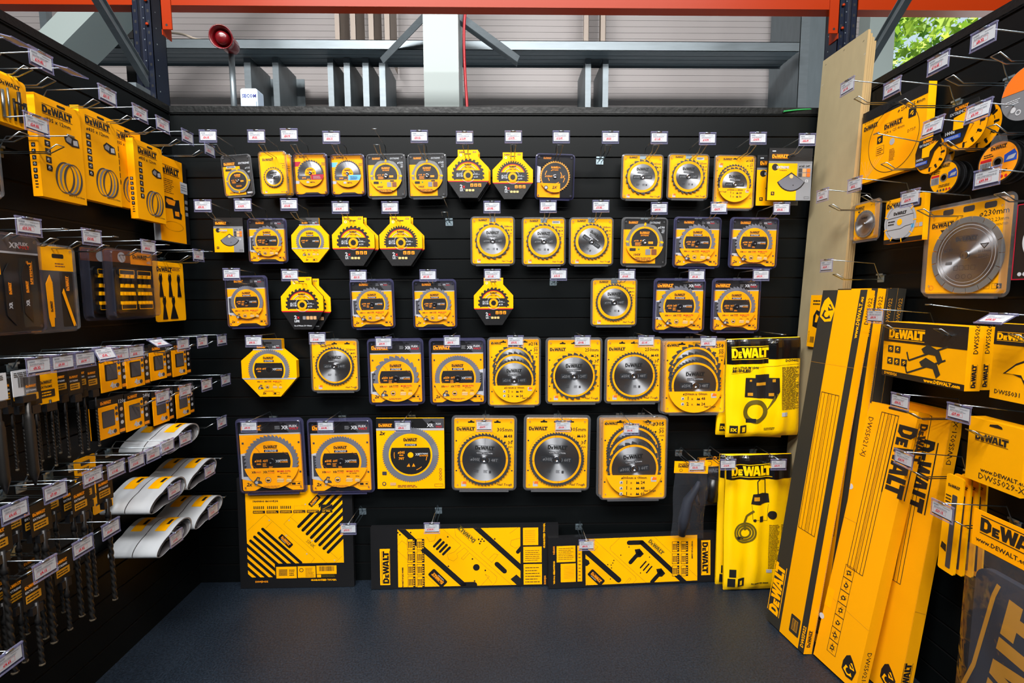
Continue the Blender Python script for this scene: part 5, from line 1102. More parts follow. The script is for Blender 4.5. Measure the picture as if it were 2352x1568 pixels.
h = .585; a = Art(); a.frame((0, 0, 0)); a.block(-w/2, 0, w/2, h, -.026, 0, 'black_box', 'black_box')
def T1(px, py): xl = 95+py/1455*55; xr = 1757+py/1430*33; return (-w/2+(px-xl)/(xr-xl)*w, (1450-py)/1655*w)
s_ = Sheet(a, T1, T1(250, 1082)+T1(1612, -70)); Y1 = h-.04
s_.win = (s_.win[0], s_.win[1], s_.win[2], Y1); a.rect(*s_.win, 'yellow', 1); lowwin = T1(262, 1285)+T1(640, 1070); lowwin = (s_.win[0], lowwin[1], lowwin[2], s_.win[1]+.001); a.rect(*lowwin, 'yellow', 1)
for j in range(12):                               # grooves falling to the lower right
    x, y = (465-j*58, 560+j*58) if j < 4 else (465-j*58, 560+j*58); big = (s_.win[0], lowwin[1], s_.win[2], Y1)
    for wn in (s_.win, lowwin):
        s_.cap(x, y, x+900, y+ (900*.93), .0075, win=wn if wn is lowwin else (wn[0], wn[1], T1(1035, 1000)[0], wn[3]))
for j in range(8): s_.cap(985+j*61, 530+j*56, 985+j*61+900, 530+j*56-930, .0078)
for j in range(3): s_.cap(1130+j*0, 330, 1130, 330, .001)
s_.badge(798, 745, .082, .030, -.80, False); s_.badge(1215, 150, .072, .026, .82, False)
s_.path([(240, 590), (500, 345), (1215, 1010), (1160, 1082)]); s_.path([(1040, 200), (770, 490), (1390, 1082)]); s_.path([(865, 385), (1550, 1020)]); s_.path([(1510, 1082), (1612, 985)]); s_.path([(510, 545), (600, 455)])
for p in ((560, 432), (847, 436), (1330, 355), (1412, 505), (805, 662), (1178, 742), (1104, 942), (1505, 1045), (648, 895), (497, 975), (1082, 200)): s_.dot(p[0], p[1], .0035, 'light_grey', 4)
a.text('DRAINING GROOVE JIG', *T1(322, 158), .0115, INK, 3, bold=.04, sx=1.05); a.text('SINK', *T1(1085, 755), .026, 'olive_print', 3, rot=-.75)
for j, x in enumerate((328, 523, 716, 910, 1105, 1302)):
    b = s_.rect(x, 212, x+172, 325, 'yellow', 4); s_.rect(x, 285, x+172, 325, INK, 5)
    if j < 3:
        for q in range(6): s_.rect(x+10+q*27, 218, x+22+q*27, 262, INK, 5)
    elif j == 5: s_.rect(x, 205, x+172, 285, INK, 5); s_.path([(x+25, 275), (x+150, 215)], 'yellow', 8); s_.path([(x+25, 275), (x+160, 275)], 'yellow', 8); a.text('0.5° FALL', *T1(x+86, 310), .010, 'yellow', 7, 'c', bold=.04)
    else: a.frame_rect(b[0]+.005, b[1]+.018, b[2]-.005, b[3]-.002, .0006, 'olive_print', 5)
    if j < 5: u, v = T1(x+10, 320); a.fine(u, v, u+.054, v+.010, 2, 'yellow', 6, .5)
for (x0_, y0_, x1_, y1_) in ((665, 1130, 955, 1305), (975, 1127, 1228, 1300), (1245, 1122, 1532, 1250)): s_.rect(x0_, y0_, x1_, y1_, 'yellow', 3)
for q in range(9): s_.rect(700, 1170+q*11, 822, 1176+q*11, INK, 4)
u, v = T1(850, 1270); a.fine(u, v, u+.028, v+.036, 4, INK, 4); u, v = T1(1085, 1290); a.fine(u, v, u+.046, v+.052, 7, INK, 4, .3); a.ring(*T1(1025, 1185), .008, .011, INK, 4, n=14)
u, v = T1(1285, 1205); a.barcode(u, v, u+.076, v+.026, k=4); u, v = T1(1320, 1298); a.fine(u, v, u+.075, v+.014, 4, 'olive_print', 5, .5); s_.rect(1250, 1258, 1310, 1300, 'yellow', 3)
a.text('GUARANTEED TOUGH.', *T1(1535, 1350), .0125, 'yellow', 3, 'r', bold=.05); a.text('DXWJDG1E', *T1(362, 1362), .0125, 'orange_print', 3, bold=.04)
a.build('carton', t)
def jig(px_bl, px_br, h, lab, lean, thick, T, art):
    b0 = ray(*px_bl); b1 = ray(*px_br); P0 = CAM + b0*(-CAM.z/b0.z); P1 = CAM + b1*(-CAM.z/b1.z)
    t, w = lean_thing('jig_carton', lab, 'carton', P0, P1, lean, thick, 'worktop jig cartons')
    a = Art(); a.frame((0, 0, 0)); a.block(-w/2, 0, w/2, h, -thick, 0, 'black_box'); TT = lambda x, y: T(x, y, w, h); art(Sheet(a, TT, None), a, w, h, TT); a.build('carton', t)
def art2(s, a, w, h, T):
    s.win = T(430, 1005)+T(1868, 258); s.win = (T(430, 1000)[0], .008, T(1868, 900)[0], h-.012); a.rect(*s.win, 'yellow', 1)
    for c in ((430, 240, 620, 430, .014), (620, 430, 1195, 985, .014), (1195, 988, 1320, 985, .016), (1330, 240, 1900, 790, .0135)): s.cap(*c)
    for q in range(4): s.cap(930+q*36, 415+q*33, 855+q*35, 500+q*33, .0065)
    s.cap(1590, 720, 1680, 810, .0125); s.cap(1905, 480, 1838, 565, .01); s.dot(1348, 762, .0175)
    for p in ((583, 327), (458, 355), (435, 330), (1016, 378), (1378, 408), (1418, 405), (1402, 433), (1440, 430), (1390, 460), (1567, 402), (1020, 750), (1303, 655), (1453, 800), (1325, 935)): s.dot(p[0], p[1], .0042)
    s.path([(960, 280), (1170, 485), (1090, 570), (1010, 600), (1020, 660), (1080, 685), (1130, 640), (1120, 590), (1210, 515), (1255, 560), (1170, 650), (1195, 665), (1270, 580), (1590, 880), (1580, 940), (1530, 1000)]); s.path([(1095, 255), (1110, 370), (1780, 1000)]); s.path([(430, 560), (900, 1020)]); s.path([(770, 380), (800, 440), (860, 430), (880, 360)]); s.path([(1745, 330), (1840, 255)]); s.path([(1860, 390), (1760, 420), (1750, 480), (1810, 520), (1865, 490)])
    s.path([(1480, 500), (1405, 580), (1530, 700), (1605, 600), (1560, 590), (1500, 650)]); s.path([(1395, 1000), (1500, 880), (1450, 850), (1530, 960)]); s.path([(430, 490), (480, 430), (540, 480)])
    a.logo(*T(1345, 420), .115, 'olive_print', 3, rot=2.38, hs=.9); s.badge(893, 900, .102, .046, -.80, True); s.badge(1850, 960, .09, .042, -.80, True) if False else s.put([T(1750, 910), T(1820, 850), T(1900, 930), T(1900, 1060)], INK, 4)
    for r_ in range(4):
        for c_ in range(2): s.icon(543+c_*107, 405+r_*158+c_*0, 632+c_*108, 545+r_*158, 3)
    a.text('WORKTOP JIG 900MM', *T(492, 1015), .0105, INK, 3, rot=PI/2, bold=.05)
    b = s.rect(220, 533, 338, 992, 'yellow', 1); a.logo(b[2]-.006, b[1]+.008, (b[3]-b[1])-.02, 'black_box', 2, rot=PI/2, hs=.95)
    s.rect(1900, 255, 2080, 480, 'yellow', 2); s.rect(1903, 495, 2120, 700, 'yellow', 2); s.rect(1905, 715, 2122, 980, 'yellow', 2)
    for i in range(20): s.rect(1918, 280+i*9, 2045, 283+i*9+(i % 3), INK, 3)
    for (x, y, y2) in ((1925, 680, 530), (1925, 960, 740)): (u, v), (u2, v2) = T(x, y), T(x+180, y2); a.fine(u, v, u2, v2, 6, INK, 3, .25)
    a.text('GUARANTEED TOUGH.', *T(2160, 515), .0125, 'yellow', 2, rot=PI/2, bold=.05); a.text('DXWJIG', *T(2168, 975), .0125, 'orange_print', 2, rot=PI/2, bold=.04)
jig((853, 1354), (1283, 1345), .325, 'long black and yellow worktop jig carton standing in the middle of the back wall', 3.0, .03,
    lambda x, y, w, h: (-w/2+(x-115)/2205*w, ((1045-(x-115)*.025)-y)/775*h), art2)
def art3(s, a, w, h, T):
    s.win = (T(578, 600)[0], .010, T(2020, 600)[0], h-.012); a.rect(*s.win, 'yellow', 1)
    for c in ((560, 420, 1000, 838, .014), (1135, 333, 1300, 330, .012), (1300, 332, 1860, 890, .0125)): s.cap(*c)
    for (x, y) in ((1262, 475), (1540, 745)): s.dot(x, y, .0105*1.1); s.put([T(x-55, y-50), T(x+10, y-60), T(x+62, y+10), T(x+20, y+55), T(x-30, y+55)], 'black_box', 3); s.cap(x-20, y+20, x-110, y+125, .0105); s.dot(x+10, y-10, .0125)
    for q in range(3): s.dot(1350+q*38, 592+q*34, .004); s.cap(1350+q*38, 592+q*34, 1280+q*40, 675+q*34, .0038)
    for p in ((1133, 390), (1028, 500), (938, 570), (925, 605), (905, 633), (908, 672), (860, 627), (1398, 530), (1280, 745), (893, 822)): s.dot(p[0], p[1], .0032)
    s.put([T(578, 545), T(620, 570), T(632, 610), T(600, 640), T(578, 645)], 'black_box', 2)
    s.path([(680, 275), (1220, 800), (1225, 840), (1170, 900)]); s.path([(1020, 262), (890, 390), (895, 430), (1370, 895)]); s.path([(1450, 245), (2015, 805)]); s.path([(600, 280), (735, 385), (690, 440), (620, 380)]); s.path([(1065, 900), (1140, 810), (1160, 825), (1085, 910)]); s.path([(578, 880), (630, 925)])
    a.logo(*T(1380, 320), .105, 'olive_print', 3, rot=-.78, hs=.9); s.badge(712, 800, .095, .040, -.78, False)
    for r_ in range(3):
        for c_ in range(2): s.icon(1690+c_*115, 318+r_*165, 1783+c_*115, 460+r_*167, 3)
    a.text('WORKTOP JIG 650MM', *T(1945, 315), .0095, INK, 3, rot=-PI/2, bold=.05)
    b = s.rect(2072, 305, 2192, 788, 'yellow', 1); a.logo(b[0]+.006, b[3]-.010, (b[3]-b[1])-.02, 'black_box', 2, rot=-PI/2, hs=.95)
    s.rect(213, 365, 450, 590, 'yellow', 2); s.rect(262, 605, 452, 860, 'yellow', 2); s.rect(475, 365, 533, 852, 'yellow', 2)
    for i in range(20): s.rect(300, 640+i*9, 432, 643+i*9+(i % 3), INK, 3)
    (u, v), (u2, v2) = T(235, 560), T(430, 385); a.fine(u, v, u2, v2, 7, INK, 3, .25)
    (u, v), (u2, v2) = T(488, 830), T(520, 400); a.fine(u, v, u2, v2, 9, INK, 3, .2)
    a.text('GUARANTEED TOUGH.', *T(170, 570), .0115, 'yellow', 2, rot=-PI/2, bold=.05); a.text('DXWJIG', *T(170, 375), .0115, 'orange_print', 2, rot=-PI/2, bold=.04)
jig((1260, 1353), (1645, 1336), .265, 'lower black and yellow worktop jig carton overlapping the long one at its right', 4.0, .03,
    lambda x, y, w, h: (-w/2+(x-108)/2162*w, ((945-(x-108)*.032)-y)/682*h), art3)
def bag(px0, px1, d, label, art, folds=8, amp=.006, top=None, nx=26, nz=30, name='dust_bag_pack', thick=.024, roll=0.0, wall='B', body='yellow_film', cat='dust bag pack', seed=1, kids=None):
    "a soft filled film bag: cushion shaped body with vertical folds, printed art on its front"
    s0, z1 = pt(wall, px0[0], px0[1], d); s1, z0 = pt(wall, px1[0], px1[1], d); w, h = s1-s0, z1-z0
    t = on_wall(name, label, cat, wall, (s0+s1)/2, (z0+z1)/2, d, None, roll)
    R = random.Random(seed); ph = [R.uniform(0, 6.28) for _ in range(4)]
    def surf(u, v):
        x, y = u/(w/2), v/(h/2)
        e = max(0, (1-abs(x)**6)*(1-abs(y)**8))**.5
        f = amp*(math.sin(folds*x*1.3+ph[0]+y*.8) + .6*math.sin(folds*2.1*x+ph[1]-y*1.7) + .35*math.sin(9*y+ph[2]+3*x))
        return thick*e + f*e*(.5+.5*abs(y)) + .002
    a = Art(); a.frame((0, 0, 0))
    class SA(Art):
        def p3(s, u, v, wz):
            U_, V_ = s.sc*u, s.sc*v; uu = s.tx + s.c*U_ - s.si*V_; vv = s.ty + s.si*U_ + s.c*V_
            return Vector((uu, -(surf(uu, vv) + wz*1.8 + .0005), vv))
        def poly(s, pts, m, k=1, holes=(), w=0.0):
            # cut long shapes into a fine grid so they follow the folds
            if holes or not convexish(pts):
                loops = [[Vector((x, y, 0)) for x, y in pts]] + [[Vector((x, y, 0)) for x, y in h_] for h_ in holes]; al = [p for l in loops for p in l]
                for t3 in tessellate_polygon(loops):
                    A_, B_, C_ = (al[i] for i in t3)
                    if (B_-A_).cross(C_-A_).z < 0: B_, C_ = C_, B_
                    if abs((B_-A_).cross(C_-A_).z) > 1e-9: s.poly([(q.x, q.y) for q in (A_, B_, C_)], m, k, (), w)
                return
            xs = [p[0] for p in pts]; ys = [p[1] for p in pts]; st = .011
            if max(xs)-min(xs) < st*1.5 and max(ys)-min(ys) < st*1.5: s.add([s.p3(x, y, w+k*LAY) for x, y in pts], [range(len(pts))], m); return
            nx_ = max(1, int((max(xs)-min(xs))/st)); ny_ = max(1, int((max(ys)-min(ys))/st))
            for i in range(nx_):
                for j in range(ny_):
                    a0, a1 = min(xs)+(max(xs)-min(xs))*i/nx_, min(xs)+(max(xs)-min(xs))*(i+1)/nx_; b0, b1 = min(ys)+(max(ys)-min(ys))*j/ny_, min(ys)+(max(ys)-min(ys))*(j+1)/ny_
                    P = clip_poly(pts, a0, b0, a1, b1)
                    if len(P) > 2: s.add([s.p3(x, y, w+k*LAY) for x, y in P], [range(len(P))], m)
    b = SA(); b.frame((0, 0, 0)); vs = []; fs = []
    for j in range(nz+1):
        for i in range(nx+1):
            x, y = -1+2*i/nx, -1+2*j/nz; jx = 0.012*w*math.sin(5*y+ph[3])*abs(x)
            u, v = x*w/2*(1-.02*y*y)+jx*0, y*h/2; vs.append(Vector((u, -surf(u, v), v)))
    for j in range(nz):
        for i in range(nx): q = j*(nx+1)+i; fs.append((q, q+1, q+nx+2, q+nx+1))
    a.add(vs, fs, body, smooth=True)
    n0 = len(a.V); vs2 = [Vector((v.x, -v.y*.4+0.001, v.z)) for v in vs]
    a.add(vs2, [tuple(reversed(f)) for f in fs], body, smooth=True)
    art(b, w, h); base = len(a.V); a.V += b.V
    for f, m, sm in zip(b.F, b.M, b.sm): a.F.append(tuple(base+i for i in f)); a.M.append(a.mi(b.names[m])); a.sm.append(sm)
    a.build('film_bag', t)
    if kids: kids(t, w, h)
    return t
def vac_art(b, w, h, tall=False):
    X, Y = w/2, h/2
    if not tall:
        b.rect(-X*.99, Y*.58, X*.99, Y*.99, 'black_film', 1); b.rect(-X*.99, Y*.50, X*.1, Y*.58, 'black_film', 1)
        b.logo(-X*.9, Y*.62, w*.5, 'yellow_film', 3, hs=1.35); b.text('54V LITHIUM ION', -X*.88, Y*.40, .016, INK, 2, bold=.03, shear=.2); b.text('BRUSHLESS', -X*.88, Y*.34, .018, INK, 2, bold=.05, shear=.2)
        b.line([(-X*.9, Y*.31), (-X*.4, Y*.33), (-X*.3, Y*.42), (X*.95, Y*.47)], .0012, INK, 2); b.text('DCV9402', X*.9, Y*.52, .016, INK, 2, 'r', bold=.03)
        cx_, cy_ = -X*.08, Y*.0
        b.poly([(cx_-.085, cy_-.04), (cx_+.07, cy_-.055), (cx_+.09, cy_-.02), (cx_+.085, cy_+.05), (cx_-.08, cy_+.055)], INK, 2); b.rect(cx_-.035, cy_+.05, cx_+.035, cy_+.07, INK, 2)
        for q in ((-.07, -.035, -.045, -.02), (.035, -.04, .06, -.025), (-.03, .015, .02, .03), (-.06, .035, -.05, .045), (.05, .03, .065, .045)): b.rect(cx_+q[0], cy_+q[1], cx_+q[2], cy_+q[3], 'yellow_dark', 3)
        b.ring(cx_-.03, cy_-.115, .038, .06, 'olive_print', 2, 0, 360); b.poly([(cx_+.03, cy_-.10), (cx_+.02, cy_-.12), (cx_+.07, cy_-.06), (cx_+.085, cy_-.03), (cx_+.07, cy_-.03)], 'olive_print', 2); b.rect(cx_-.075, cy_-.17, cx_-.03, cy_-.15, INK, 3)
        b.rect(-X*.92, -Y*.9, -X*.72, -Y*.74, INK, 2); b.text('5X', -X*.82, -Y*.86, .022, 'yellow_film', 3, 'c', bold=.05); b.rect(-X*.66, -Y*.9, -X*.46, -Y*.74, INK, 2); b.rect(-X*.6, -Y*.88, -X*.5, -Y*.78, 'yellow_film', 3)
        b.fine(X*.45, -Y*.45, X*.95, Y*.42, 42, 'olive_print', 2, .5); b.rect(X*.45, -Y*.58, X*.62, -Y*.5, 'white', 2); b.fine(X*.0, -Y*.86, X*.35, -Y*.8, 2, 'olive_print', 2)
    else:
        b.rect(-X*.99, Y*.79, X*.99, Y*.995, 'black_film', 1); b.rect(-X*.98, Y*.66, X*.99, Y*.80, 'black_film', 1); b.logo(-X*.86, Y*.715, w*.6, 'yellow_film', 3, hs=1.25)
        cx_, cy_ = X*.12, Y*.32
        b.line([(cx_-.03, cy_+.03), (cx_-.035, cy_+.11), (cx_-.02, cy_+.125), (cx_+.005, cy_+.12), (cx_+.012, cy_+.02)], .005, INK, 2)
        b.poly([(cx_-.065, cy_-.005), (cx_-.015, cy_-.012), (cx_-.005, cy_+.05), (cx_-.055, cy_+.045)], INK, 2); b.poly([(cx_-.015, cy_-.01), (cx_+.03, cy_+.0), (cx_+.025, cy_+.045), (cx_-.01, cy_+.05)], INK, 2); b.rect(cx_-.05, cy_+.01, cx_-.022, cy_+.03, 'yellow_dark', 3)
        b.line([(cx_-.06, cy_-.01), (cx_-.055, cy_-.085), (cx_+.02, cy_-.095), (cx_+.025, cy_-.01)], .0015, INK, 2); b.rect(cx_-.02, cy_-.1, cx_, cy_-.07, INK, 2); b.disc(cx_+.045, cy_-.065, .022, INK, 2, 20); b.disc(cx_-.045, cy_-.09, .008, INK, 2, 12)
        b.line([(cx_-.05, cy_-.04), (cx_-.085, cy_-.065), (cx_-.095, cy_-.10), (cx_-.09, cy_-.14)], .011, 'olive_print', 3)
        for q in (.055, .043, .03): b.ring(cx_-.09, cy_-.155, q-.009, q, 'olive_print', 3, n=30)
        b.rect(cx_-.13, cy_-.19, cx_-.1, cy_-.175, INK, 3); b.fine(X*.3, -Y*.66, X*.62, Y*.0, 34, 'olive_print', 2, .4); b.fine(X*.66, -Y*.75, X*.95, Y*.0, 36, 'olive_print', 2, .4)
        b.rect(-X*.86, -Y*.78, -X*.66, -Y*.66, INK, 2); b.rect(-X*.9, -Y*.93, -X*.68, -Y*.8, INK, 2); b.rect(-X*.6, -Y*.93, -X*.38, -Y*.8, INK, 2); b.rect(-X*.53, -Y*.91, -X*.45, -Y*.84, 'yellow_film', 3); b.rect(X*.25, -Y*.72, X*.42, -Y*.67, 'white', 2)
        b.fine(-X*.2, -Y*.9, X*.5, -Y*.86, 1, 'olive_print', 2)
bag((1655, 785), (1800, 1000), .07, 'rear one of the two wide yellow dust bag packs with black tops', lambda b, w, h: vac_art(b, w, h), seed=3, roll=3)
bag((1670, 776), (1829, 1000), .13, 'front one of the two wide yellow dust bag packs with black tops', lambda b, w, h: vac_art(b, w, h), seed=5, roll=-1.5)
bag((1652, 1042), (1770, 1340), .08, 'rear one of the two tall yellow dust bag packs by the brown board', lambda b, w, h: vac_art(b, w, h, True), folds=6, seed=8)
bag((1668, 1043), (1805, 1350), .14, 'front one of the two tall yellow dust bag packs by the brown board', lambda b, w, h: vac_art(b, w, h, True), folds=7, amp=.007, seed=9, roll=-1)
# two small clear bags with header cards
def polybag(px0, px1, d, label, hd, kind, roll=0.0, wall='B', cat='clear bag'):
    s0, z1 = pt(wall, px0[0], px0[1], d); s1, z0 = pt(wall, px1[0], px1[1], d); w, h = s1-s0, z1-z0; X, Y = w/2, h/2
    t = on_wall('accessory_bag', label, cat, wall, (s0+s1)/2, (z0+z1)/2, d, None, roll)
    a = Art(); a.frame((0, 0, 0)); a.block(-X*1.04, Y-hd, X*1.04, Y, -.0015, .0, 'yellow')
    if kind == 'cuff': a.logo(-X*.8, Y-hd*.5, w*.33, INK, 2); a.fine(-X*.8, Y-hd*.3, X*.2, Y-hd*.15, 2, INK, 2); a.ring(-X*.62, Y-hd*.75, .006, .008, INK, 2, n=14); a.ring(X*.05, Y-hd*.75, .006, .008, INK, 2, n=14); a.barcode(X*.6, Y-hd*.75, X*.9, Y-hd*.35, k=2)
    else: a.rect(-X*1.04, Y-hd*.28, X*1.04, Y, 'black', 1); a.logo(-X*.9, Y-hd*.22, w*.3, 'orange_print', 2); a.ring(X*.5, Y-hd*.12, .006, .01, 'orange_print', 2, n=16); a.ring(0, Y-hd*.65, .012, .014, INK, 2, n=20)
    a.build('header_card', t, 'yellow header card')
    b = Art(); b.frame((0, 0, 0)); vs = []; fs = []; nx, nz = 10, 16
    for j in range(nz+1):
        for i in range(nx+1):
            x, y = -1+2*i/nx, -1+2*j/nz; e = max(0, (1-x**4)*(1-y**6)); vs.append(Vector((x*X*(1+.04*math.sin(4*y)), -(.004+.016*e+.003*math.sin(7*x+5*y)*e), -Y+(h-hd*.9)*(y+1)/2)))
    for j in range(nz):
        for i in range(nx): q = j*(nx+1)+i; fs.append((q, q+1, q+nx+2, q+nx+1))
    b.add(vs, fs, 'poly_bag', smooth=True); b.build('clear_bag', t)
    c = Art()
    if kind == 'cuff': c.tube([(-X*.35, -.006, -Y*.93), (-X*.3, -.008, -Y*.5), (-X*.1, -.008, 0), (X*.4, -.008, Y*.35), (X*.5, -.006, Y*.5)], .026, 'fabric_navy', 10, taper=[.018, .028, .026, .016, .008]); c.tube([(X*.55, -.006, -Y*.1), (X*.2, -.006, Y*.3)], .012, 'fabric_navy', 8)
    else: c.tube([(X*.1, -.008, -Y*.75), (X*.3, -.008, Y*.15)], .028, 'plastic_black', 12, taper=[.03, .024]); c.frame((0, 0, 0)); c.logo(-X*.6, Y*.38, w*.8, 'grey', 3)
    c.build('vacuum_cuff' if kind == 'cuff' else 'vacuum_nozzle', t); return t
polybag((1606, 1050), (1652, 1160), .06, 'short clear bag with black nozzle and orange header, hanging left of the tall dust bags', .05, 'nozzle', roll=-2)
polybag((1548, 1060), (1617, 1234), .10, 'long clear bag with dark cuff and yellow header, hanging over the jig carton', .062, 'cuff', roll=2)
# ================================================================== right corner: boards and long cartons
for i in range(4):
    l = 2.5; R = Matrix.Rotation(math.radians(-88.5+i*.4), 3, 'Z') @ Matrix.Rotation(-math.radians(l), 3, 'X')
    lab = ('front brown fibreboard sheet leaning in the right corner', 'second brown fibreboard sheet behind the front one in the right corner', 'third brown fibreboard sheet in the stack leaning in the right corner', 'rearmost brown fibreboard sheet, against the right wall')[i]
    o = thing('fibreboard_sheet', lab, 'board', (1.455+i*.0128, -.035, .003), group='leaning fibreboard sheets', rot=R.to_euler())
    a = Art(); a.frame((0, 0, 0)); wd, H = .285-(.006*i), 2.648-i*.012; a.block(0, 0, wd, H, -.0115, 0, 'board_brown', 'board_edge')
    if i == 0:
        for (x, z) in ((.02, H-.03), (.14, H-.02), (.26, H-.04), (.01, H-.12), (.275, H-.1), (.15, 1.9), (.27, 1.6), (.02, 1.1)): a.line([(x, z), (x+.008, z+.004)], .0015, INK if z > 2.55 else 'off_white', 2)
    a.build('board_panel', o)
PLEAF = [on_x(1855.6, 678, 1.50), on_x(1846.5, 790, 1.487)]
R = Matrix.Rotation(math.radians(-88.5), 3, 'Z') @ Matrix.Rotation(-math.radians(2.5), 3, 'X')
t = thing('tool_carton', 'flat yellow carton with a line drawn saw, tucked between brown board and long cartons', 'carton', (1.5005, -.135, 1.262), rot=R.to_euler())
a = Art(); a.frame((0, 0, 0)); a.block(0, 0, .12, .25, -.008, 0.004, 'yellow_dark'); wx = .004
a.rect(0, 0, .12, .25, 'yellow', 0, w=wx+.0003); a.poly([(.03, .10), (.07, .09), (.09, .13), (.08, .17), (.05, .18), (.03, .15)], INK, 2, w=wx); a.poly([(.045, .12), (.06, .12), (.07, .15), (.05, .16)], 'yellow', 3, w=wx)
a.barcode(.02, .02, .05, .05, k=2, w=wx); a.text('DWS5022-XJ', .012, .02, .01, INK, 2, rot=PI/2, w=wx); a.fine(.02, .2, .08, .23, 2, INK, 2, w=wx); a.build('carton', t)
def rails(a, x0, x1, z0, z1, k=3, m=INK):
    a.frame_rect(x0, z0, x1, z1, .0022, m, k)
    for i in range(1, 5): a.rect(x0+(x1-x0)*i/5-.001, z0, x0+(x1-x0)*i/5+.001, z1, m, k)
    for i in (2.3, 2.6): a.rect(x0+(x1-x0)*i/5-.0004, z0, x0+(x1-x0)*i/5+.0004, z1, m, k)
def stepstrip(a, x0, z0, w_, n, k=3):
    for i in range(n):
        z = z0+i*w_*1.25; a.frame_rect(x0, z, x0+w_, z+w_*1.25, .0016, INK, k)
        R = random.Random(i+5); c = (x0+w_*.5, z+w_*.6)
        for j in range(6):
            q = R.uniform(0, 6.28); l = w_*R.uniform(.2, .45); a.line([(c[0]-l*math.cos(q)*.9, c[1]-l*math.sin(q)), (c[0]+l*math.cos(q)*.9, c[1]+l*math.sin(q))], .0014, INK, k)
        a.poly([(c[0]-w_*.2, c[1]-w_*.25), (c[0]+w_*.2, c[1]-w_*.1), (c[0]+w_*.12, c[1]+w_*.2), (c[0]-w_*.1, c[1]+w_*.25)], INK, k+1); a.disc(c[0], c[1], w_*.1, 'yellow', k+2, 12)
def sawfig(a, x, z, s, ink=INK, paper='yellow', k=3):
    "emblem of a plunge saw inside a rounded shield outline"
    a.poly([(x-s*.5, z-s*.35), (x-s*.1, z-s*.65), (x+s*.35, z-s*.6), (x+s*.5, z+s*.1), (x+s*.2, z+s*.5), (x-s*.1, z+s*.8), (x-s*.35, z+s*.6), (x-s*.5, z+s*.15)], ink, k)
    a.poly([(x-s*.38, z-s*.3), (x-s*.05, z-s*.5), (x+s*.28, z-s*.42), (x+s*.1, z-s*.1), (x-s*.25, z+s*.05)], paper, k+1); a.disc(x-s*.02, z-s*.2, s*.18, ink, k+2, 16); a.poly([(x+s*.05, z), (x+s*.38, z+s*.05), (x+s*.12, z+s*.4), (x-s*.05, z+s*.3)], paper, k+1); a.capsule(x-s*.1, z+s*.35, x+s*.2, z+s*.15, s*.05, ink, k+2)
def long_a(t, w, H, T, plain=False):
    a = Art(); a.frame((0, 0, 0)); X = w/2; a.block(-X, 0, X, H, -T, 0, 'yellow_box'); m = 'olive_black'
    if plain: m2 = 'olive_black'
    a.rect(-X, 0, -X+.37*w, H, m, 1) if False else a.rect(-X, 0, -X+.36*w, H, m, 1)
    a.rect(X-.145*w, 0, X, H, m, 1)
    a.logo(-X+.25*w, .05, .235, 'yellow', 2, rot=PI/2, hs=1.25)
    rails(a, -X+.385*w, -X+.80*w, .49, 1.10); a.rrect(-X+.58*w, .04, -X+.82*w, .12, .006, m, 2); rails(a, -X+.63*w, -X+.77*w, .055, .105, 3, 'yellow_dark')
    a.text('DWS5022', X-.035*w, .02, .022, 'yellow', 2, rot=PI/2, bold=.03)
    a.text('www.DEWALT.eu', X-.05*w, H-.03, .022, 'yellow', 2, 'r', rot=PI/2, bold=.03); sawfig(a, -X+.2*w, H-.09, .075, 'yellow', m, 2); a.line([(-X, 1.22), (X, 1.222)], .001, 'yellow_dark', 3)
    a.frame((X, 0, 0), (0, 1, 0), (0, 0, 1))
    if plain: a.rect(0, 0, T, H, m, 1); a.text('DWS5022', T*.7, H-.14, .024, 'yellow_dark', 2, rot=PI/2)
    else:
        a.text('DWS5022', T*.7, H-.14, .026, INK, 2, rot=PI/2); a.logo(T*.6, .03, .075, INK, 2, rot=PI/2)
        z = .02
        while z < H-.25: a.rect(T-.004, z, T, z+.004, 'cardboard', 2); z += .008
    a.build('carton', t)
for (bl, br, lean, H, T, lab, plain) in (
    ((1.225, -.376), (1.258, -.597), 7.5, 1.54, .040, 'tall yellow and dark carton standing foremost at the right with upright lettering', False),
    ((1.345, -.378), (1.362, -.585), 4.9, 1.54, .036, 'tall yellow and dark carton leaning directly behind the foremost tall one', False),
    ((1.3825, -.382), (1.400, -.588), 4.9, 1.54, .036, 'tall carton with dark side, third in the leaning row', True),
    ((1.420, -.386), (1.438, -.592), 4.9, 1.54, .036, 'tall carton with dark side, rearmost of the leaning row against the right wall', True)):
    t, w = lean_thing('rail_carton', lab, 'carton', bl+(0,), br+(0,), lean, T, 'tall leaning cartons'); long_a(t, w, H, T, plain)
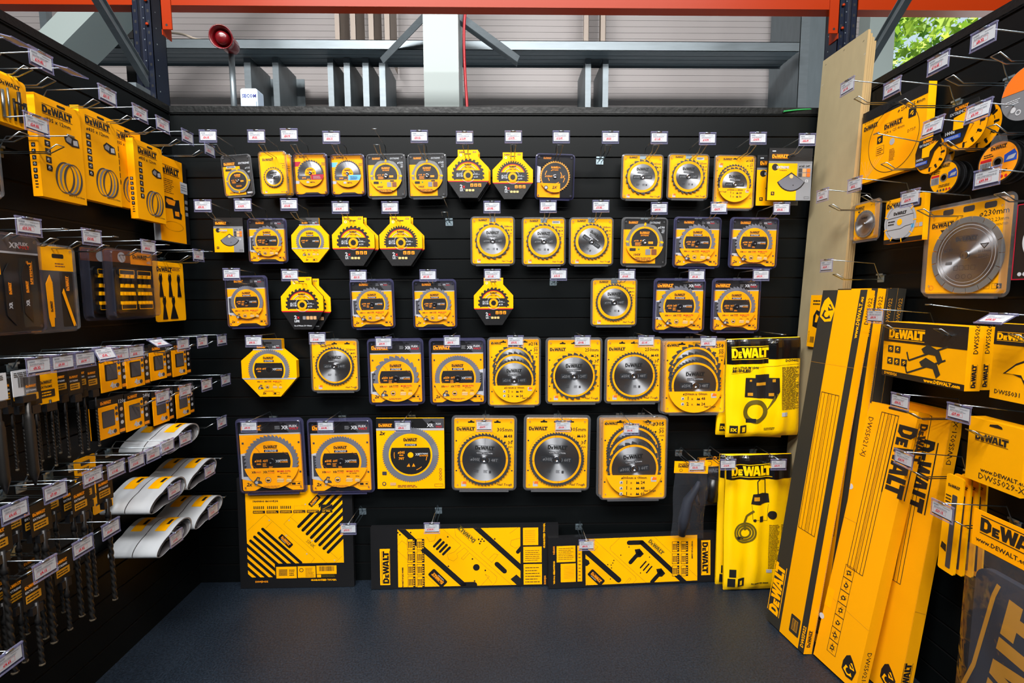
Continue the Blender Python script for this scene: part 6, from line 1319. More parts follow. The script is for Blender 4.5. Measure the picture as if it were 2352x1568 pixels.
def long_b(t, w, H, T):
    a = Art(); a.frame((0, 0, 0)); X = w/2; a.block(-X, 0, X, H, -T, 0, 'yellow_corrugated')
    rails(a, -X+.30*w, -X+.66*w, .42, H-.03); a.logo(X-.30*w, H-.06, .27, INK, 2, rot=-PI/2, hs=1.35); a.text('DWS5021-XJ', -X+.06*w, H-.06, .03, INK, 2, rot=-PI/2)
    a.rrect(-X+.42*w, H-.013, -X+.82*w, H-.003, .004, INK, 2); stepstrip(a, -X+.27*w, .06, .042, 7); sawfig(a, X-.20*w, .065, .06)
    a.rect(-X, .22, -X+.16*w, .30, 'yellow_warm', 2); a.rect(-X, H*.55, -X+.3*w, H*.55+.002, 'yellow_dark', 2); a.line([(-X, .27), (X, .245)], .0012, 'yellow_dark', 2)
    a.disc(-X, H-.36, .012, 'off_white', 3, 14); a.disc(-X, .17, .012, 'off_white', 3, 14)
    a.frame((X, 0, 0), (0, 1, 0), (0, 0, 1)); a.text('DWS5021-XJ', T*.62, .09, .03, INK, 2, 'r', rot=-PI/2) if False else a.text('DWS5021-XJ', T*.35, .16, .028, INK, 2, rot=-PI/2)
    a.logo(T*.35, H-.04, .15, INK, 2, rot=-PI/2, hs=1.2); a.build('carton', t)
def long_c(t, w, H, T):
    a = Art(); a.frame((0, 0, 0)); X = w/2; a.block(-X, 0, X, H, -T, 0, 'yellow_corrugated'); rails(a, -X+.30*w, -X+.66*w, .42, H-.03); a.logo(X-.55*w, H-.12, .27, INK, 2, rot=-PI/2, hs=1.35); sawfig(a, X-.25*w, .065, .06)
    a.line([(X*.99, 0), (X*.99, H)], .001, 'yellow_dark', 2)
    a.frame((X, 0, 0), (0, 1, 0), (0, 0, 1)); a.text('DWS5021-XJ', T*.6, H-.19, .03, INK, 2, rot=PI/2); a.logo(T*.6, .04, .12, INK, 2, rot=PI/2, hs=1.2); a.line([(0, .36), (T, .35)], .0015, 'yellow_dark', 2); a.build('carton', t)
q = math.radians(-81); t, w = lean_thing('rail_carton', 'shorter plain yellow carton leaning in front of the right wall, with downward lettering', 'carton', (1.297, -.602, 0), (1.297+.2*math.cos(q), -.602+.2*math.sin(q), 0), 10.4, .052, 'short leaning cartons'); long_b(t, w, 1.09, .052)
q = math.radians(-83); t, w = lean_thing('rail_carton', 'shorter plain yellow carton leaning behind its twin, nearer the wall', 'carton', (1.424, -.655, 0), (1.424+.2*math.cos(q), -.655+.2*math.sin(q), 0), 7.2, .05, 'short leaning cartons'); long_c(t, w, 1.10, .05)
# ================================================================== right wall goods
def wbox(name, label, cat, wall, TL, BR, d, T, front='yellow_box', roll=0.0, yaw=0.0, group=None, hs=None, side=None):
    s0, z1 = pt(wall, TL[0], TL[1], d); s1, z0 = pt(wall, BR[0], BR[1], d); w, h = abs(s1-s0), z1-z0
    if hs: h = hs
    t = on_wall(name, label, cat, wall, (s0+s1)/2, (z0+z1)/2 if not hs else z1-h/2, d, group, roll, yaw)
    a = Art(); a.frame((0, 0, 0)); a.block(-w/2, -h/2, w/2, h/2, -T, 0, front, side); return t, a, w, h
t, a, w, h = wbox('disc_carton', 'large square yellow carton with big circle, upper right wall beside the board', 'carton', 'R', (1983, 262), (2120, 385), .05, .03, hs=.30)
w2 = w/2
X, Y = w/2, h/2; a.rect(-X, Y*.72, X, Y, 'black_box', 2); a.ring(X*.05, -Y*.05, .385*w, .392*w, INK, 2, n=64); a.disc(X*.05, -Y*.05, .385*w, 'yellow_warm', 1, 64); a.logo(X*.05, Y*.28, .28*w, INK, 3, 'c'); a.logo(-X*.93, Y*.48, .24*w, INK, 3); a.text('DT3733', -X*.92, Y*.66, .016, INK, 3)
a.text('ø 254 x 25.4mm', X*.93, Y*.58, .019, INK, 3, 'r', bold=.01); a.text('ø254 x •25.4mm', X*.05, Y*.14, .017, INK, 3, 'c'); a.disc(X*.05, -Y*.12, .04*w, 'light_grey', 3, 24); a.rect(-X*.45, -Y*.35, -X*.2, -Y*.12, INK, 3); a.rect(-X*.44, -Y*.34, -X*.21, -Y*.13, 'yellow_warm', 4); a.fine(-X*.42, -Y*.32, -X*.23, -Y*.16, 3, INK, 5)
a.fine(-X*.02, -Y*.62, X*.16, -Y*.3, 9, INK, 3, .35); a.picto(-X*.35, Y*.06, .03, INK, 'yellow', 3); a.picto(X*.6, Y*.42, .035, INK, 'yellow', 3); a.text('DT37', X*.72, -Y*.05, .016, INK, 3, 'r')
for q in range(7): a.line([(-X*.75, -Y*.9), (-X*.95+q*.02, -Y*.45+abs(q-3)*.004)], .0008, 'pale_print', 2)
a.build('carton', t)
def cutdisc(s, z, d, r, label, metal=True, n=1):
    t = on_wall('cutting_disc', label, 'cutting disc', 'R', s, z, d, 'cutting discs on the right wall'); a = Art(); a.frame((0, 0, 0))
    if metal:        # thin disc behind a yellow and black printed sleeve
        a.prism([(r*math.cos(i*PI/24), r*math.sin(i*PI/24)) for i in range(48)], -.0015, 0, 'yellow_warm', 'black_print'); a.ring(0, 0, r*.72, r*.97, 'yellow_warm', 1, -95, 60)
        for q in range(6): a.rect(0, 0, 0, 0, INK, 1) if False else a.ring(0, 0, r*.70, r*.73, INK, 2, -90+q*25, -78+q*25)
        for q in range(5): g = math.radians(-90+q*30); a.capsule(.72*r*math.cos(g), .72*r*math.sin(g), .86*r*math.cos(g), .86*r*math.sin(g), .004, 'black', 2)
        b = Art(); b.frame((0, 0, 0)); hx = r*.80; b.t2(-r*.12, r*.18); P = [(-hx*1.1, hx*.2), (-hx*.8, hx*1.05), (hx*.85, hx*1.05), (hx*1.05, hx*.4), (hx*.5, -hx*.0), (hx*.1, -hx*1.0), (-hx*.6, -hx*1.05), (-hx*1.05, -hx*.6)]
        b.prism(P, .001, .003, 'black_film'); wx = .003; b.poly([(-hx*.5, -hx*.25), (-hx*.5, hx*.42), (hx*.8, hx*.62), (hx*.15, hx*.05), (hx*.1, -hx*.3)], 'yellow', 2, w=wx); b.logo(-hx*.45, hx*.78, r*.62, 'orange_print', 3, w=wx)
        b.text('EXTREME', -hx*.75, hx*.55, r*.17, 'white', 3, bold=.03, w=wx); b.text('METAL', hx*.02, hx*.55, r*.17, 'orange_print', 3, bold=.03, w=wx); b.text('1000x', -hx*1.0, -hx*.42, r*.2, 'white', 3, bold=.04, w=wx); b.rect(-hx*1.0, -hx*.75, hx*.0, -hx*.52, 'blue', 3, w=wx); b.fine(-hx*.95, -hx*.7, -hx*.05, -hx*.56, 2, 'white', 4, w=wx)
        a.build('disc', t); b.build('printed_sleeve', t, 'black printed sleeve')
    return t
cutdisc(.735, 1.985+.02, .10, .062, 'small orange cutting disc in black sleeve, under the £0.89 ticket'); cutdisc(.735, 2.0, .07, .062, 'second small orange cutting disc hanging behind the one under the £0.89 ticket')
cutdisc(.87, 2.06, .11, .075, 'larger orange cutting disc in black sleeve, behind the £0.99 ticket'); cutdisc(.875, 2.055, .07, .075, 'second larger orange cutting disc hanging behind the £0.99 ticket')
def grind(px, py, d, r, label, col, j):
    s, z = pt('R', px, py, d); t = on_wall('grinding_disc', label, 'grinding disc', 'R', s, z, d, 'stacked grinding discs on the right wall'); a = Art(); a.frame((0, 0, 0))
    ring_ = [(r*math.cos(i*PI/24), r*math.sin(i*PI/24)) for i in range(48)]; hole = [(r*.17*math.cos(-i*PI/8), r*.17*math.sin(-i*PI/8)) for i in range(16)]
    a.prism(ring_, -.005, 0, 'black_print', 'black', holes=[hole], back=False); a.ring(0, 0, r*.25, r*.93, col, 2, n=56); a.ring(0, 0, r*.17, r*.25, 'zinc', 3, n=28)
    if j == 0:
        a.logo(0, r*.62, r*.75, INK, 4, 'c'); a.rect(-r*.85, r*.12, -r*.3, r*.25, 'red', 4); a.barcode(-r*.85, -r*.3, -r*.32, r*.08, k=5); a.rect(-r*.87, -r*.32, -r*.3, r*.1, 'off_white', 4); a.poly([(r*.3, -r*.1), (r*.3, r*.25), (r*.75, r*.42), (r*.88, r*.2), (r*.88, -r*.1)], 'blue', 4); a.poly([(r*.4, -r*.02), (r*.75, 0), (r*.85, r*.2), (r*.5, r*.15)], 'white', 5)
        a.fine(-r*.7, r*.3, -r*.2, r*.5, 2, INK, 4); 
        for q in range(5): a.disc(-r*.35+q*r*.2, -r*.72, r*.07, 'dark_grey' if q < 3 else 'red', 4, 12)
        a.fine(-r*.3, -r*.55, r*.6, -r*.38, 2, INK, 4)
    a.build('disc', t)
    if j == 0: b = Art(); b.frame((0, 0, 0)); b.poly([(-.028, r*.8), (.028, r*.8), (.02, r+.018), (-.02, r+.018)], 'clear_rim', 5); b.build('hang_tab', t, 'clear hang tab')
for j in range(3):
    grind(2168-0, 408, .09-.022*j, .057, ('yellow 115 mm grinding disc in front of its stack, left of the £49.99 ticket', 'second disc of the yellow topped grinding disc stack', 'third disc of the yellow topped grinding disc stack')[j], 'yellow', j) if j == 0 else None
    grind(2292, 372, .10, .064, 'orange grinding disc in front of its stack, above the £49.99 ticket', 'orange_print', 0) if j == 0 else None
def grind_w(s, z, d, r, label):
    t = on_wall('grinding_disc', label, 'grinding disc', 'R', s, z, d, 'stacked grinding discs on the right wall'); a = Art(); a.frame((0, 0, 0))
    ring_ = [(r*math.cos(i*PI/24), r*math.sin(i*PI/24)) for i in range(48)]; hole = [(r*.17*math.cos(-i*PI/8), r*.17*math.sin(-i*PI/8)) for i in range(16)]
    a.prism(ring_, -.005, 0, 'black_print', 'black', holes=[hole], back=False); a.ring(0, 0, r*.93, r*.96, 'dark_grey', 2, n=48); a.build('disc', t)
s, z = pt('R', 2168, 408, .09)
grind_w(s, z-.001, .068, .057, 'second disc of the yellow topped grinding disc stack'); grind_w(s, z-.002, .046, .057, 'rearmost disc of the yellow topped grinding disc stack')
s, z = pt('R', 2292, 372, .10)
grind_w(s, z-.001, .077, .064, 'second disc of the orange topped grinding disc stack'); grind_w(s, z-.002, .055, .064, 'rearmost disc of the orange topped grinding disc stack')
# big grinding disc cut by the frame edge
s, z = pt('R', 2362, 210, .14); t = on_wall('grinding_disc', 'large grey and orange grinding disc cut off by the upper right picture edge', 'grinding disc', 'R', s, z, .14); a = Art(); a.frame((0, 0, 0)); r = .075
a.prism([(r*math.cos(i*PI/24), r*math.sin(i*PI/24)) for i in range(48)], -.004, 0, 'grey', 'black_print'); a.poly([(r*.98*math.cos(g), r*.98*math.sin(g)) for g in [.1+i*2.9/16 for i in range(17)]], 'orange', 2); a.disc(-r*.5, -r*.5, .008, 'off_white', 2, 14); a.ring(-r*.3, -r*.65, .005, .008, 'off_white', 2, n=14); a.fine(-r*.8, -r*.3, -r*.2, -r*.1, 3, 'off_white', 2); a.build('disc', t)
# diamond blade packs
def dia_blade(t, r, x, y, w_, n, lab=True, big=False):
    b = Art(); b.frame((0, 0, 0)); pts = []
    for i in range(n):
        a0 = 2*PI*i/n; 
        for f, q in ((.0, .88), (.015, 1.0), (.2, 1.0), (.45, 1.0), (.7, 1.0), (.94, 1.0), (.955, .88), (.98, .86)): pts.append((r*q*math.cos(a0+f*2*PI/n), r*q*math.sin(a0+f*2*PI/n)))
    b.prism(pts, 0, .002, 'pcd_grey'); b.frame((0, -.0015, 0)); b.disc(0, 0, r*.85, 'blade_silver', 3, 64); b.ring(0, 0, r*.78, r*.80, 'light_grey', 4, n=64); b.ring(0, 0, r*.70, r*.71, 'light_grey', 4, n=64)
    b.logo(0, r*.38, r*.6, INK if not big else 'dark_grey', 5, 'c')
    if big:
        b.text('ø230', -r*.5, r*.13, r*.13, 'dark_grey', 5, 'c', bold=.02); b.text('22.23mm', r*.5, r*.05, r*.085, 'dark_grey', 5, 'c'); b.poly([(r*.38, r*.27), (r*.62, r*.27), (r*.5, r*.13)], INK, 5); b.poly([(r*.42, r*.25), (r*.58, r*.25), (r*.5, r*.16)], 'mid_grey', 6); b.fine(r*.35, -r*.12, r*.65, r*.0, 3, 'dark_grey', 5)
        for q in range(4): b.frame_rect(-r*.3+q*r*.16, -r*.38, -r*.18+q*r*.16, -r*.26, .001, 'dark_grey', 5)
        for q in range(3): b.ring(-r*.17+q*r*.17, -r*.55, r*.05, r*.06, 'dark_grey', 5, n=16)
        b.rrect(-r*.55, -r*.22, -r*.35, -r*.14, .002, 'grey', 5); b.text('EN13236', -r*.45, -r*.205, r*.05, 'dark_grey', 6, 'c')
    o = b.build('diamond_blade', t); o.location = (x, -w_, y); c = Art(); c.lathe((0, 0, 0), (0, -1, 0), [(.002, r*.13), (.006, r*.12), (.008, r*.08), (.005, r*.05), (.005, 0)], 'hub_metal', 20); c.build('arbor_plug', o)
s0, z1 = pt('R', 2128, 482, .06); s1, z0 = pt('R', 2325, 676, .06); w = abs(s1-s0); h = .325
t = on_wall('diamond_blade_pack', 'large clear pack with silver 230 mm segmented diamond blade on the right wall', 'blade pack', 'R', (s0+s1)/2, 1.665, .06); w = .315
a = Art(); a.frame((0, 0, 0)); X, Y = w/2-.012, h/2-.012; a.prism(rr(-X, -Y, X, Y, .008), 0, .0012, 'yellow'); a.logo(-X*.92, Y*.56, .085, INK, 4); a.text('ø230mm', X*.93, Y*.66, .027, INK, 4, 'r', bold=.01); a.text('• 22.23mm', X*.93, Y*.52, .017, INK, 4, 'r'); a.text('SEGMENTED', X*.93, Y*.42, .010, INK, 4, 'r'); a.poly([(-X*.68, Y*.5), (-X*.5, Y*.5), (-X*.59, Y*.38)], INK, 4)
for q in (-.5, .02, .52): a.rrect(X*q-.02, Y*.82, X*q+.02, Y*.95, .006, 'dark_grey', 4)
a.ring(-X*.82, -Y*.86, .007, .009, 'orange', 4, n=16); a.picto(X*.85, -Y*.84, .016, INK, 'yellow', 4)
for q in range(3): a.frame_rect(X*(.35+.17*q), -Y*.9, X*(.47+.17*q), -Y*.78, .0008, INK, 4)
a.build('backing_card', t); dia_blade(t, .128, .01, -.022, .006, 17, big=True); shell(t, w, h, .022, 'clear', m=.045)
s0, z1 = pt('R', 1957, 462, .06); s1, z0 = pt('R', 2027, 550, .06); w, h = abs(s1-s0), .17
t = on_wall('diamond_blade_pack', 'small clear pack with silver segmented blade, nearest the brown board on the right wall', 'blade pack', 'R', (s0+s1)/2, 1.828, .06); w = .165
a = Art(); a.frame((0, 0, 0)); X, Y = w/2-.012, h/2-.008; a.prism(rr(-X, -Y, X, Y, .006), 0, .0012, 'yellow'); a.logo(-X*.92, Y*.72, .05, INK, 4); a.text('ø115mm', X*.9, Y*.8, .012, INK, 4, 'r'); a.poly([(-X*.75, Y*.62), (-X*.55, Y*.62), (-X*.65, Y*.5)], INK, 4); a.disc(-X*.8, -Y*.88, .005, 'orange', 4, 12); a.build('backing_card', t)
dia_blade(t, .057, -.002, -.012, .005, 9); shell(t, w, h, .02, 'clear', m=.06)
t, a, w, h = wbox('blade_carton', 'yellow carton with silver 125 mm blade print, under the £24.99 ticket', 'carton', 'R', (2036, 462), (2118, 545), .10, .02, hs=.17)
X, Y = w/2, h/2; a.rect(-X, -Y, X, -Y*.80, 'black_box', 2); a.logo(-X*.92, Y*.62, .45*w, INK, 3); a.rrect(X*.45, Y*.45, X*.85, Y*.8, .004, 'black', 3)
a.add([], [], 'yellow'); a.ring(-X*.18, -Y*.08, .0, .42*w, 'light_grey', 2, n=48); a.ring(-X*.18, -Y*.08, .36*w, .37*w, 'grey', 3, n=48); a.disc(-X*.18, -Y*.08, .07*w, 'yellow', 4, 20)
for q in range(9): g = q*2*PI/9; a.capsule(-X*.18+.36*w*math.cos(g), -Y*.08+.36*w*math.sin(g), -X*.18+.43*w*math.cos(g), -Y*.08+.43*w*math.sin(g), .002, 'yellow', 4)
a.logo(-X*.18, Y*.25, .34*w, INK, 4, 'c', bars=False); a.line([(-X*.85, Y*.12), (X*.5, Y*.2)], .0016, INK, 4); a.line([(-X*.85, -Y*.4), (-X*.1, -Y*.38), (X*.1, -Y*.3), (X*.5, -Y*.25)], .0016, INK, 4); a.fine(-X*.8, -Y*.2, -X*.4, Y*.05, 2, INK, 4)
for q in range(3): a.rrect(X*(.42+.2*q), -Y*.42, X*(.58+.2*q), -Y*.25, .001, ('sky_blue', 'wood_print', 'light_grey')[q], 3)
a.build('carton', t)
t, a, w, h = wbox('blade_carton', 'dark carton with red edge and white rim print at the right picture edge', 'carton', 'R', (2338, 470), (2420, 640), .09, .02, 'black_box')
X, Y = w/2, h/2; a.frame_rect(-X, -Y, X, Y, .003, 'crimson', 2); a.ring(X*.6, 0, .42*w, .6*w, 'off_white', 2, 100, 260); a.disc(-X*.6, -Y*.85, .006, 'white', 3, 12); a.disc(-X*.35, -Y*.85, .006, 'white', 3, 12); a.build('carton', t)
# clamps cartons
def clampbox(TL, BR, d, lab, show=True):
    t, a, w, h = wbox('clamp_carton', lab, 'carton', 'R', TL, BR, d, .05, hs=.205); X, Y = w/2, h/2
    a.rect(-X, Y*.28, X, Y, 'black_box', 2); a.rect(-X, -Y, X, -Y*.80, 'black_box', 2)
    a.logo(-X*.85, Y*.42, w*.46, 'yellow', 3, hs=1.1)
    for q in range(5): x = -X*.78+(q if q < 2 else q-2)*w*.095; z = Y*.02 if q < 2 else -Y*.42; a.picto(x, z, w*.075, 'olive_black', 'yellow', 3)
    for (ux, uz) in ((.25, .03), (.22, -.42)):
        x, z = X*ux, Y*uz; a.line([(x-.09, z-.035), (x+.06, z+.03)], .006, 'olive_black', 3); a.line([(x-.09, z-.035), (x-.1, z-.005)], .006, 'olive_black', 3)
        a.poly([(x-.04, z+.012), (x-.015, z+.03), (x+.03, z+.012), (x+.045, z-.02), (x+.03, z-.035), (x+.015, z-.005), (x-.03, z-.002)], 'olive_black', 4)
    a.text('DWS5026', -X*.92, -Y*.94, .014, 'yellow', 3, bold=.02); a.text('www.DEWALT.com', X*.92, -Y*.95, .016, 'yellow', 3, 'r', bold=.05)
    for q in (-.55, .55): a.rrect(X*q-.02, Y*.88, X*q+.02, Y*.95, .003, 'black', 3)
    a.frame((X, 0, 0), (0, 1, 0), (0, 0, 1)); a.logo(.034, -Y*.9, .075, INK, 2, rot=PI/2); a.text('DWS5026', .034, Y*.15, .022, INK, 2, rot=PI/2); a.build('carton', t)
t0 = clampbox((2033, 738), (2215, 890), .16, 'black and yellow clamp carton in front of its twin, beside the tall cartons'); clampbox((2056, 738), (2242, 886), .095, 'black and yellow clamp carton hanging directly behind the front one')
t, a, w, h = wbox('tool_carton', 'yellow carton with line drawn clamp and black top at the right picture edge', 'carton', 'R', (2287, 742), (2420, 930), .15, .04, hs=.225); X, Y = w/2, h/2
a.rect(-X, Y*.45, X, Y, 'black_box', 2); a.logo(-X*.9, Y*.58, w*.6, 'yellow', 3); a.poly([(-X*.6, -Y*.3), (-X*.2, 0), (X*.3, Y*.2), (X*.5, -Y*.1), (X*.1, -Y*.5), (X*.0, -Y*.35), (-X*.3, -Y*.28)], INK, 3); a.poly([(-X*.5, -Y*.28), (-X*.2, -Y*.06), (X*.25, Y*.12), (X*.4, -Y*.1), (X*.08, -Y*.4), (X*.0, -Y*.28)], 'yellow', 4); a.text('DWS5031', -X*.85, -Y*.85, .018, INK, 3, bold=.01); a.build('carton', t)
t, a, w, h = wbox('tool_carton', 'plain yellow carton with black lettering hanging under the £37.49 ticket', 'carton', 'R', (2228, 955), (2345, 1120), .14, .05, hs=.20); X, Y = w/2, h/2
a.logo(-X*.72, Y*.34, w*.60, INK, 3, hs=1.1); a.text('www.DEWALT.eu', X*.35, -Y*.62, .017, INK, 3, 'c', bold=.02); a.text('DWS5029-XJ', X*.35, -Y*.86, .026, INK, 3, 'c'); a.poly([(-.02, Y*.84), (.02, Y*.84), (.018, Y*.9), (.005, Y*.95), (-.018, Y*.9)], 'black', 3); a.build('carton', t)
# narrow strips behind
sg, zg = pt('R', 2192, 1092, .135)
for j in range(4):
    h = .335; t = on_wall('guide_pack', ('narrow yellow pack with dark strip in front of its row, below the plain yellow carton', 'second narrow yellow pack behind the dark-strip one', 'third narrow yellow pack behind the dark-strip one', 'rearmost narrow yellow pack behind the dark-strip one')[j], 'pack', 'R', sg+.004*j, zg-h/2, .135-.024*j, 'narrow yellow packs', 1.5-j)
    X, Y = .030, h/2; a = Art(); a.frame((0, 0, 0)); a.prism(rr(-X, -Y, X, Y, .008), -.006, 0, 'yellow'); a.rrect(-X*.1, -Y*.9, X*.5, Y*.62, .004, 'dark_grey', 2); a.logo(-X*.7, Y*.76, .042, INK, 3); a.fine(-X*.85, Y*.4, -X*.15, Y*.6, 3, INK, 3); a.poly([(-X*.85, -Y*.55), (-X*.15, -Y*.6), (-X*.2, -Y*.45), (-X*.75, -Y*.42)], INK, 3); a.build('card', t)
# big bag cut by the frame
def bigbag():
    d = .16; s0, z1 = pt('R', 2238, 1165, d); w, h = .34, .72; X, Y = w/2, h/2
    t = on_wall('guide_rail_bag', 'big clear bag with dark rail bag and yellow lettering at the lower right picture edge', 'bag pack', 'R', s0+X, z1-Y, d)
    a = Art(); a.frame((0, 0, 0)); a.block(-X, Y-.115, X, Y, -.002, .0, 'yellow_warm'); a.logo(-X*.86, Y-.062, .20, INK, 2, hs=1.1); a.text('www.DEWALT.eu', -X*.92, Y-.098, .019, INK, 2, bold=.02); a.build('header_card', t, 'yellow header card')
    b = Art(); b.frame((0, 0, 0)); vs = []; fs = []; nx, nz = 14, 22
    for j in range(nz+1):
        for i in range(nx+1):
            x, y = -1+2*i/nx, -1+2*j/nz; e = max(0, (1-x**4)*(1-y**6)); vs.append(Vector((x*X, -(.012+.03*e+.006*math.sin(6*x+4*y)*e), -Y+(h-.11)*(y+1)/2)))
    for j in range(nz):
        for i in range(nx): q = j*(nx+1)+i; fs.append((q, q+1, q+nx+2, q+nx+1))
    b.add(vs, fs, 'poly_bag', smooth=True); b.build('clear_bag', t)
    c = Art(); c.frame((0, 0, 0)); c.prism(rr(-X*.8, -Y*.98, X*.95, Y*.55, .04), -.01, .012, 'fabric_navy'); c.t2(.062, -.17, 1, PI/2-.14); c.logo(0, 0, .60, 'yellow_dark', 3, 'c', w=.012, hs=1.2, bars=False)
    c.t2(); c.line([(-.150, -.34), (-.145, -.21), (-.118, -.12), (-.078, .13), (-.066, .17)], .012, 'yellow_dark', 3, w=.012); c.line([(.055, -.34), (.075, -.15), (.12, .13)], .012, 'yellow_dark', 3, w=.012); c.build('rail_bag', t)
bigbag()
for tx, ty, pr, zp, wh, L, kw in [
 (2260, 80, '8.32', 2.2, 'top row of the right wall, nearest the camera', .24, {}), (2156, 140, '16.65', 2.2, 'top row of the right wall, beside the window', .24, {}), (2050, 197, '9.99', 2.2, 'high on the right wall above the orange cutting discs', .24, {}),
 (1947, 195, '61.65', 2.3, 'in front of the top of the brown board', .24, {}), (2250, 250, '0.99', 2.0, 'in front of the larger cutting discs', .24, dict(tilt=-8)), (2145, 286, '0.89', 2.0, 'in front of the small cutting discs', .24, dict(tilt=-8)),
 (2268, 402, '49.99', 1.8, 'above the large 230 mm diamond blade pack', .24, {}), (2091, 450, '24.99', 1.8, 'in front of the yellow 125 mm blade carton', .24, {}), (1964, 420, '8.32', 1.9, 'right of the board edge, over the small diamond pack', .24, {}),
 (1890, 445, '8.32', 1.9, 'before the brown board, holding the small diamond pack', .24, {}), (1899, 606, '62.49', 1.6, 'in front of the brown board, its zinc plate bare', .24, {}),
 (2011, 721, '49.99', 1.4, 'in front of the tall cartons, holding the clamp cartons', .24, {}), (2068, 917, '58.32', 1.1, 'above the shorter plain yellow cartons', .24, {}), (2203, 943, '37.49', 1.1, 'above the plain yellow carton on the right wall', .24, {}),
 (2076, 1049, '24.99', .9, 'over the big downward lettering, holding the narrow packs', .24, {}), (2165, 1168, '29.15', .8, 'over the narrow yellow packs, holding the big clear bag', .24, {})]:
    hook('R', tx, ty, pr, zp, wh, L, **kw)
hook('R', 2010, 318, None, 2.0, 'in front of the big circle of the square yellow carton'); hook('R', 2130, 712, None, 1.4, 'above the middle of the clamp carton'); hook('R', 2300, 735, '58.32', 1.4, 'at the right picture edge over a black-topped carton', tilt=-60)
# ================================================================== left wall goods
LG = 'cartons on the left wall'
def bandsaw(TL, BR, d, lab, strip=True, rings=True):
    t, a, w, h = wbox('bandsaw_blade_carton', lab, 'carton', 'L', TL, BR, d, .030, 'yellow', group='band saw blade cartons', hs=.325)
    w = .168; X, Y = w/2, h/2; a = Art(); a.frame((0, 0, 0)); a.block(-X, -Y, X, Y, -.03, 0, 'yellow_box', 'yellow_warm')
    a.logo(-X*.72, Y*.68, w*.66, INK, 2, hs=1.15); a.text('ø835 x 12mm', -X*.70, Y*.53, .018, INK, 2, bold=.015)
    for q in range(6): a.picto(-X*.62, Y*.40-q*.026, .020, INK, 'light_grey', 2)
    a.text('BiM', -X*.72, -Y*.42, .013, INK, 2, bold=.03)
    for q in (0, 1, 2): a.t2(X*(.05+.18*q), -Y*.52, 1, -.12); ellipse(a, 0, 0, .037, .053, .0085, ('dark_grey', 'grey', 'dark_grey')[q], 3+q)
    a.t2(); a.text('ø835 x 12 x 0.5mm', X*.9, -Y*.88, .008, INK, 2, 'r', bold=.02)
    a.poly([(X*.15, Y*.33), (X*.35, Y*.42), (X*.8, Y*.36), (X*.85, Y*.2), (X*.5, Y*.18), (X*.2, Y*.24)], INK, 2); a.poly([(X*.22, Y*.31), (X*.36, Y*.38), (X*.5, Y*.34), (X*.45, Y*.24), (X*.25, Y*.26)], 'mid_grey', 3); a.poly([(X*.55, Y*.32), (X*.76, Y*.34), (X*.78, Y*.23), (X*.56, Y*.22)], 'light_grey', 3)
    a.rrect(-.006, Y*.89, .026, Y*.94, .004, 'black', 2)
    a.frame((-X, 0, 0), (0, -1, 0), (0, 0, 1)); a.o = Vector((-X, .03, 0))
    for q in range(6): a.picto(.014, Y*.0-q*.02, .013, INK, 'light_grey', 2)
    a.fine(.01, -Y*.85, .02, -Y*.5, 6, INK, 2); a.build('carton', t); return t
def ellipse(a, x, y, rx, ry, th, m, k):
    n = 36; vs = []; fs = []
    for i in range(n+1):
        q = 2*PI*i/n; c, s_ = math.cos(q), math.sin(q); tt = th*(.35+.65*abs(math.cos(q+.5)))
        vs += [a.p3(x+(rx-tt)*c, y+(ry-tt*.6)*s_, k*LAY), a.p3(x+rx*c, y+ry*s_, k*LAY)]
    for i in range(n): fs.append((2*i, 2*i+1, 2*i+3, 2*i+2))
    a.add(vs, fs, m)
def at_s(wall, s0, s1, z0, z1, d):   # fake pixel corners are not needed: direct placement
    return (s0+s1)/2, (z0+z1)/2, s1-s0, z1-z0
bandsaw((80, 212), (198, 473), .125, 'first band saw blade carton, nearest the camera, with three grey rings')
bandsaw((178, 240), (283, 488), .118, 'second band saw blade carton with three grey rings and full lettering')
bandsaw((258, 280), (328, 508), .075, 'third band saw blade carton, its lettering half hidden by the second')
bandsaw((310, 318), (378, 517), .105, 'fourth band saw blade carton with three grey rings')
t, a, w, h = wbox('bandsaw_carton', 'tall orange carton with band saw drawing and black edge, next to the back wall corner', 'carton', 'L', (362, 352), (432, 541), .07, .03, 'yellow_warm', hs=.385)
w = .205; X, Y = w/2, h/2; a = Art(); a.frame((0, 0, 0)); a.block(-X, -Y, X, Y, -.03, 0, 'yellow_warm', 'off_white')
a.rect(X*.72, -Y, X, Y, 'black_box', 2); a.logo(-X*.85, Y*.62, w*.66, INK, 3, hs=1.2); a.fine(-X*.8, Y*.15, X*.1, Y*.5, 8, INK, 3, .25); a.rect(X*.5, Y*.25, X*1.0, Y*.52, 'off_white', 3); a.fine(X*.55, Y*.3, X*.95, Y*.48, 3, 'ink_grey', 4)
a.poly([(-X*.75, -Y*.1), (-X*.7, Y*.06), (-X*.1, Y*.06), (X*.0, Y*.02), (X*.35, Y*.05), (X*.4, -Y*.25), (X*.5, -Y*.3), (X*.45, -Y*.42), (-X*.1, -Y*.42), (-X*.15, -Y*.2), (-X*.6, -Y*.22)], INK, 3); a.poly([(-X*.55, -Y*.06), (-X*.5, Y*.02), (X*.1, Y*.0), (X*.0, -Y*.12), (-X*.4, -Y*.12)], 'orange_print', 4); a.poly([(X*.0, -Y*.25), (X*.3, -Y*.24), (X*.3, -Y*.36), (X*.02, -Y*.36)], 'orange_print', 4)
ellipse(a, -X*.1, -Y*.62, .065, .022, .002, INK, 3)
for q in range(3): a.rrect(X*.76, -Y*(.0+.15*q), X*.95, -Y*(-.09+.15*q), .002, 'mid_grey', 4)
a.build('carton', t)
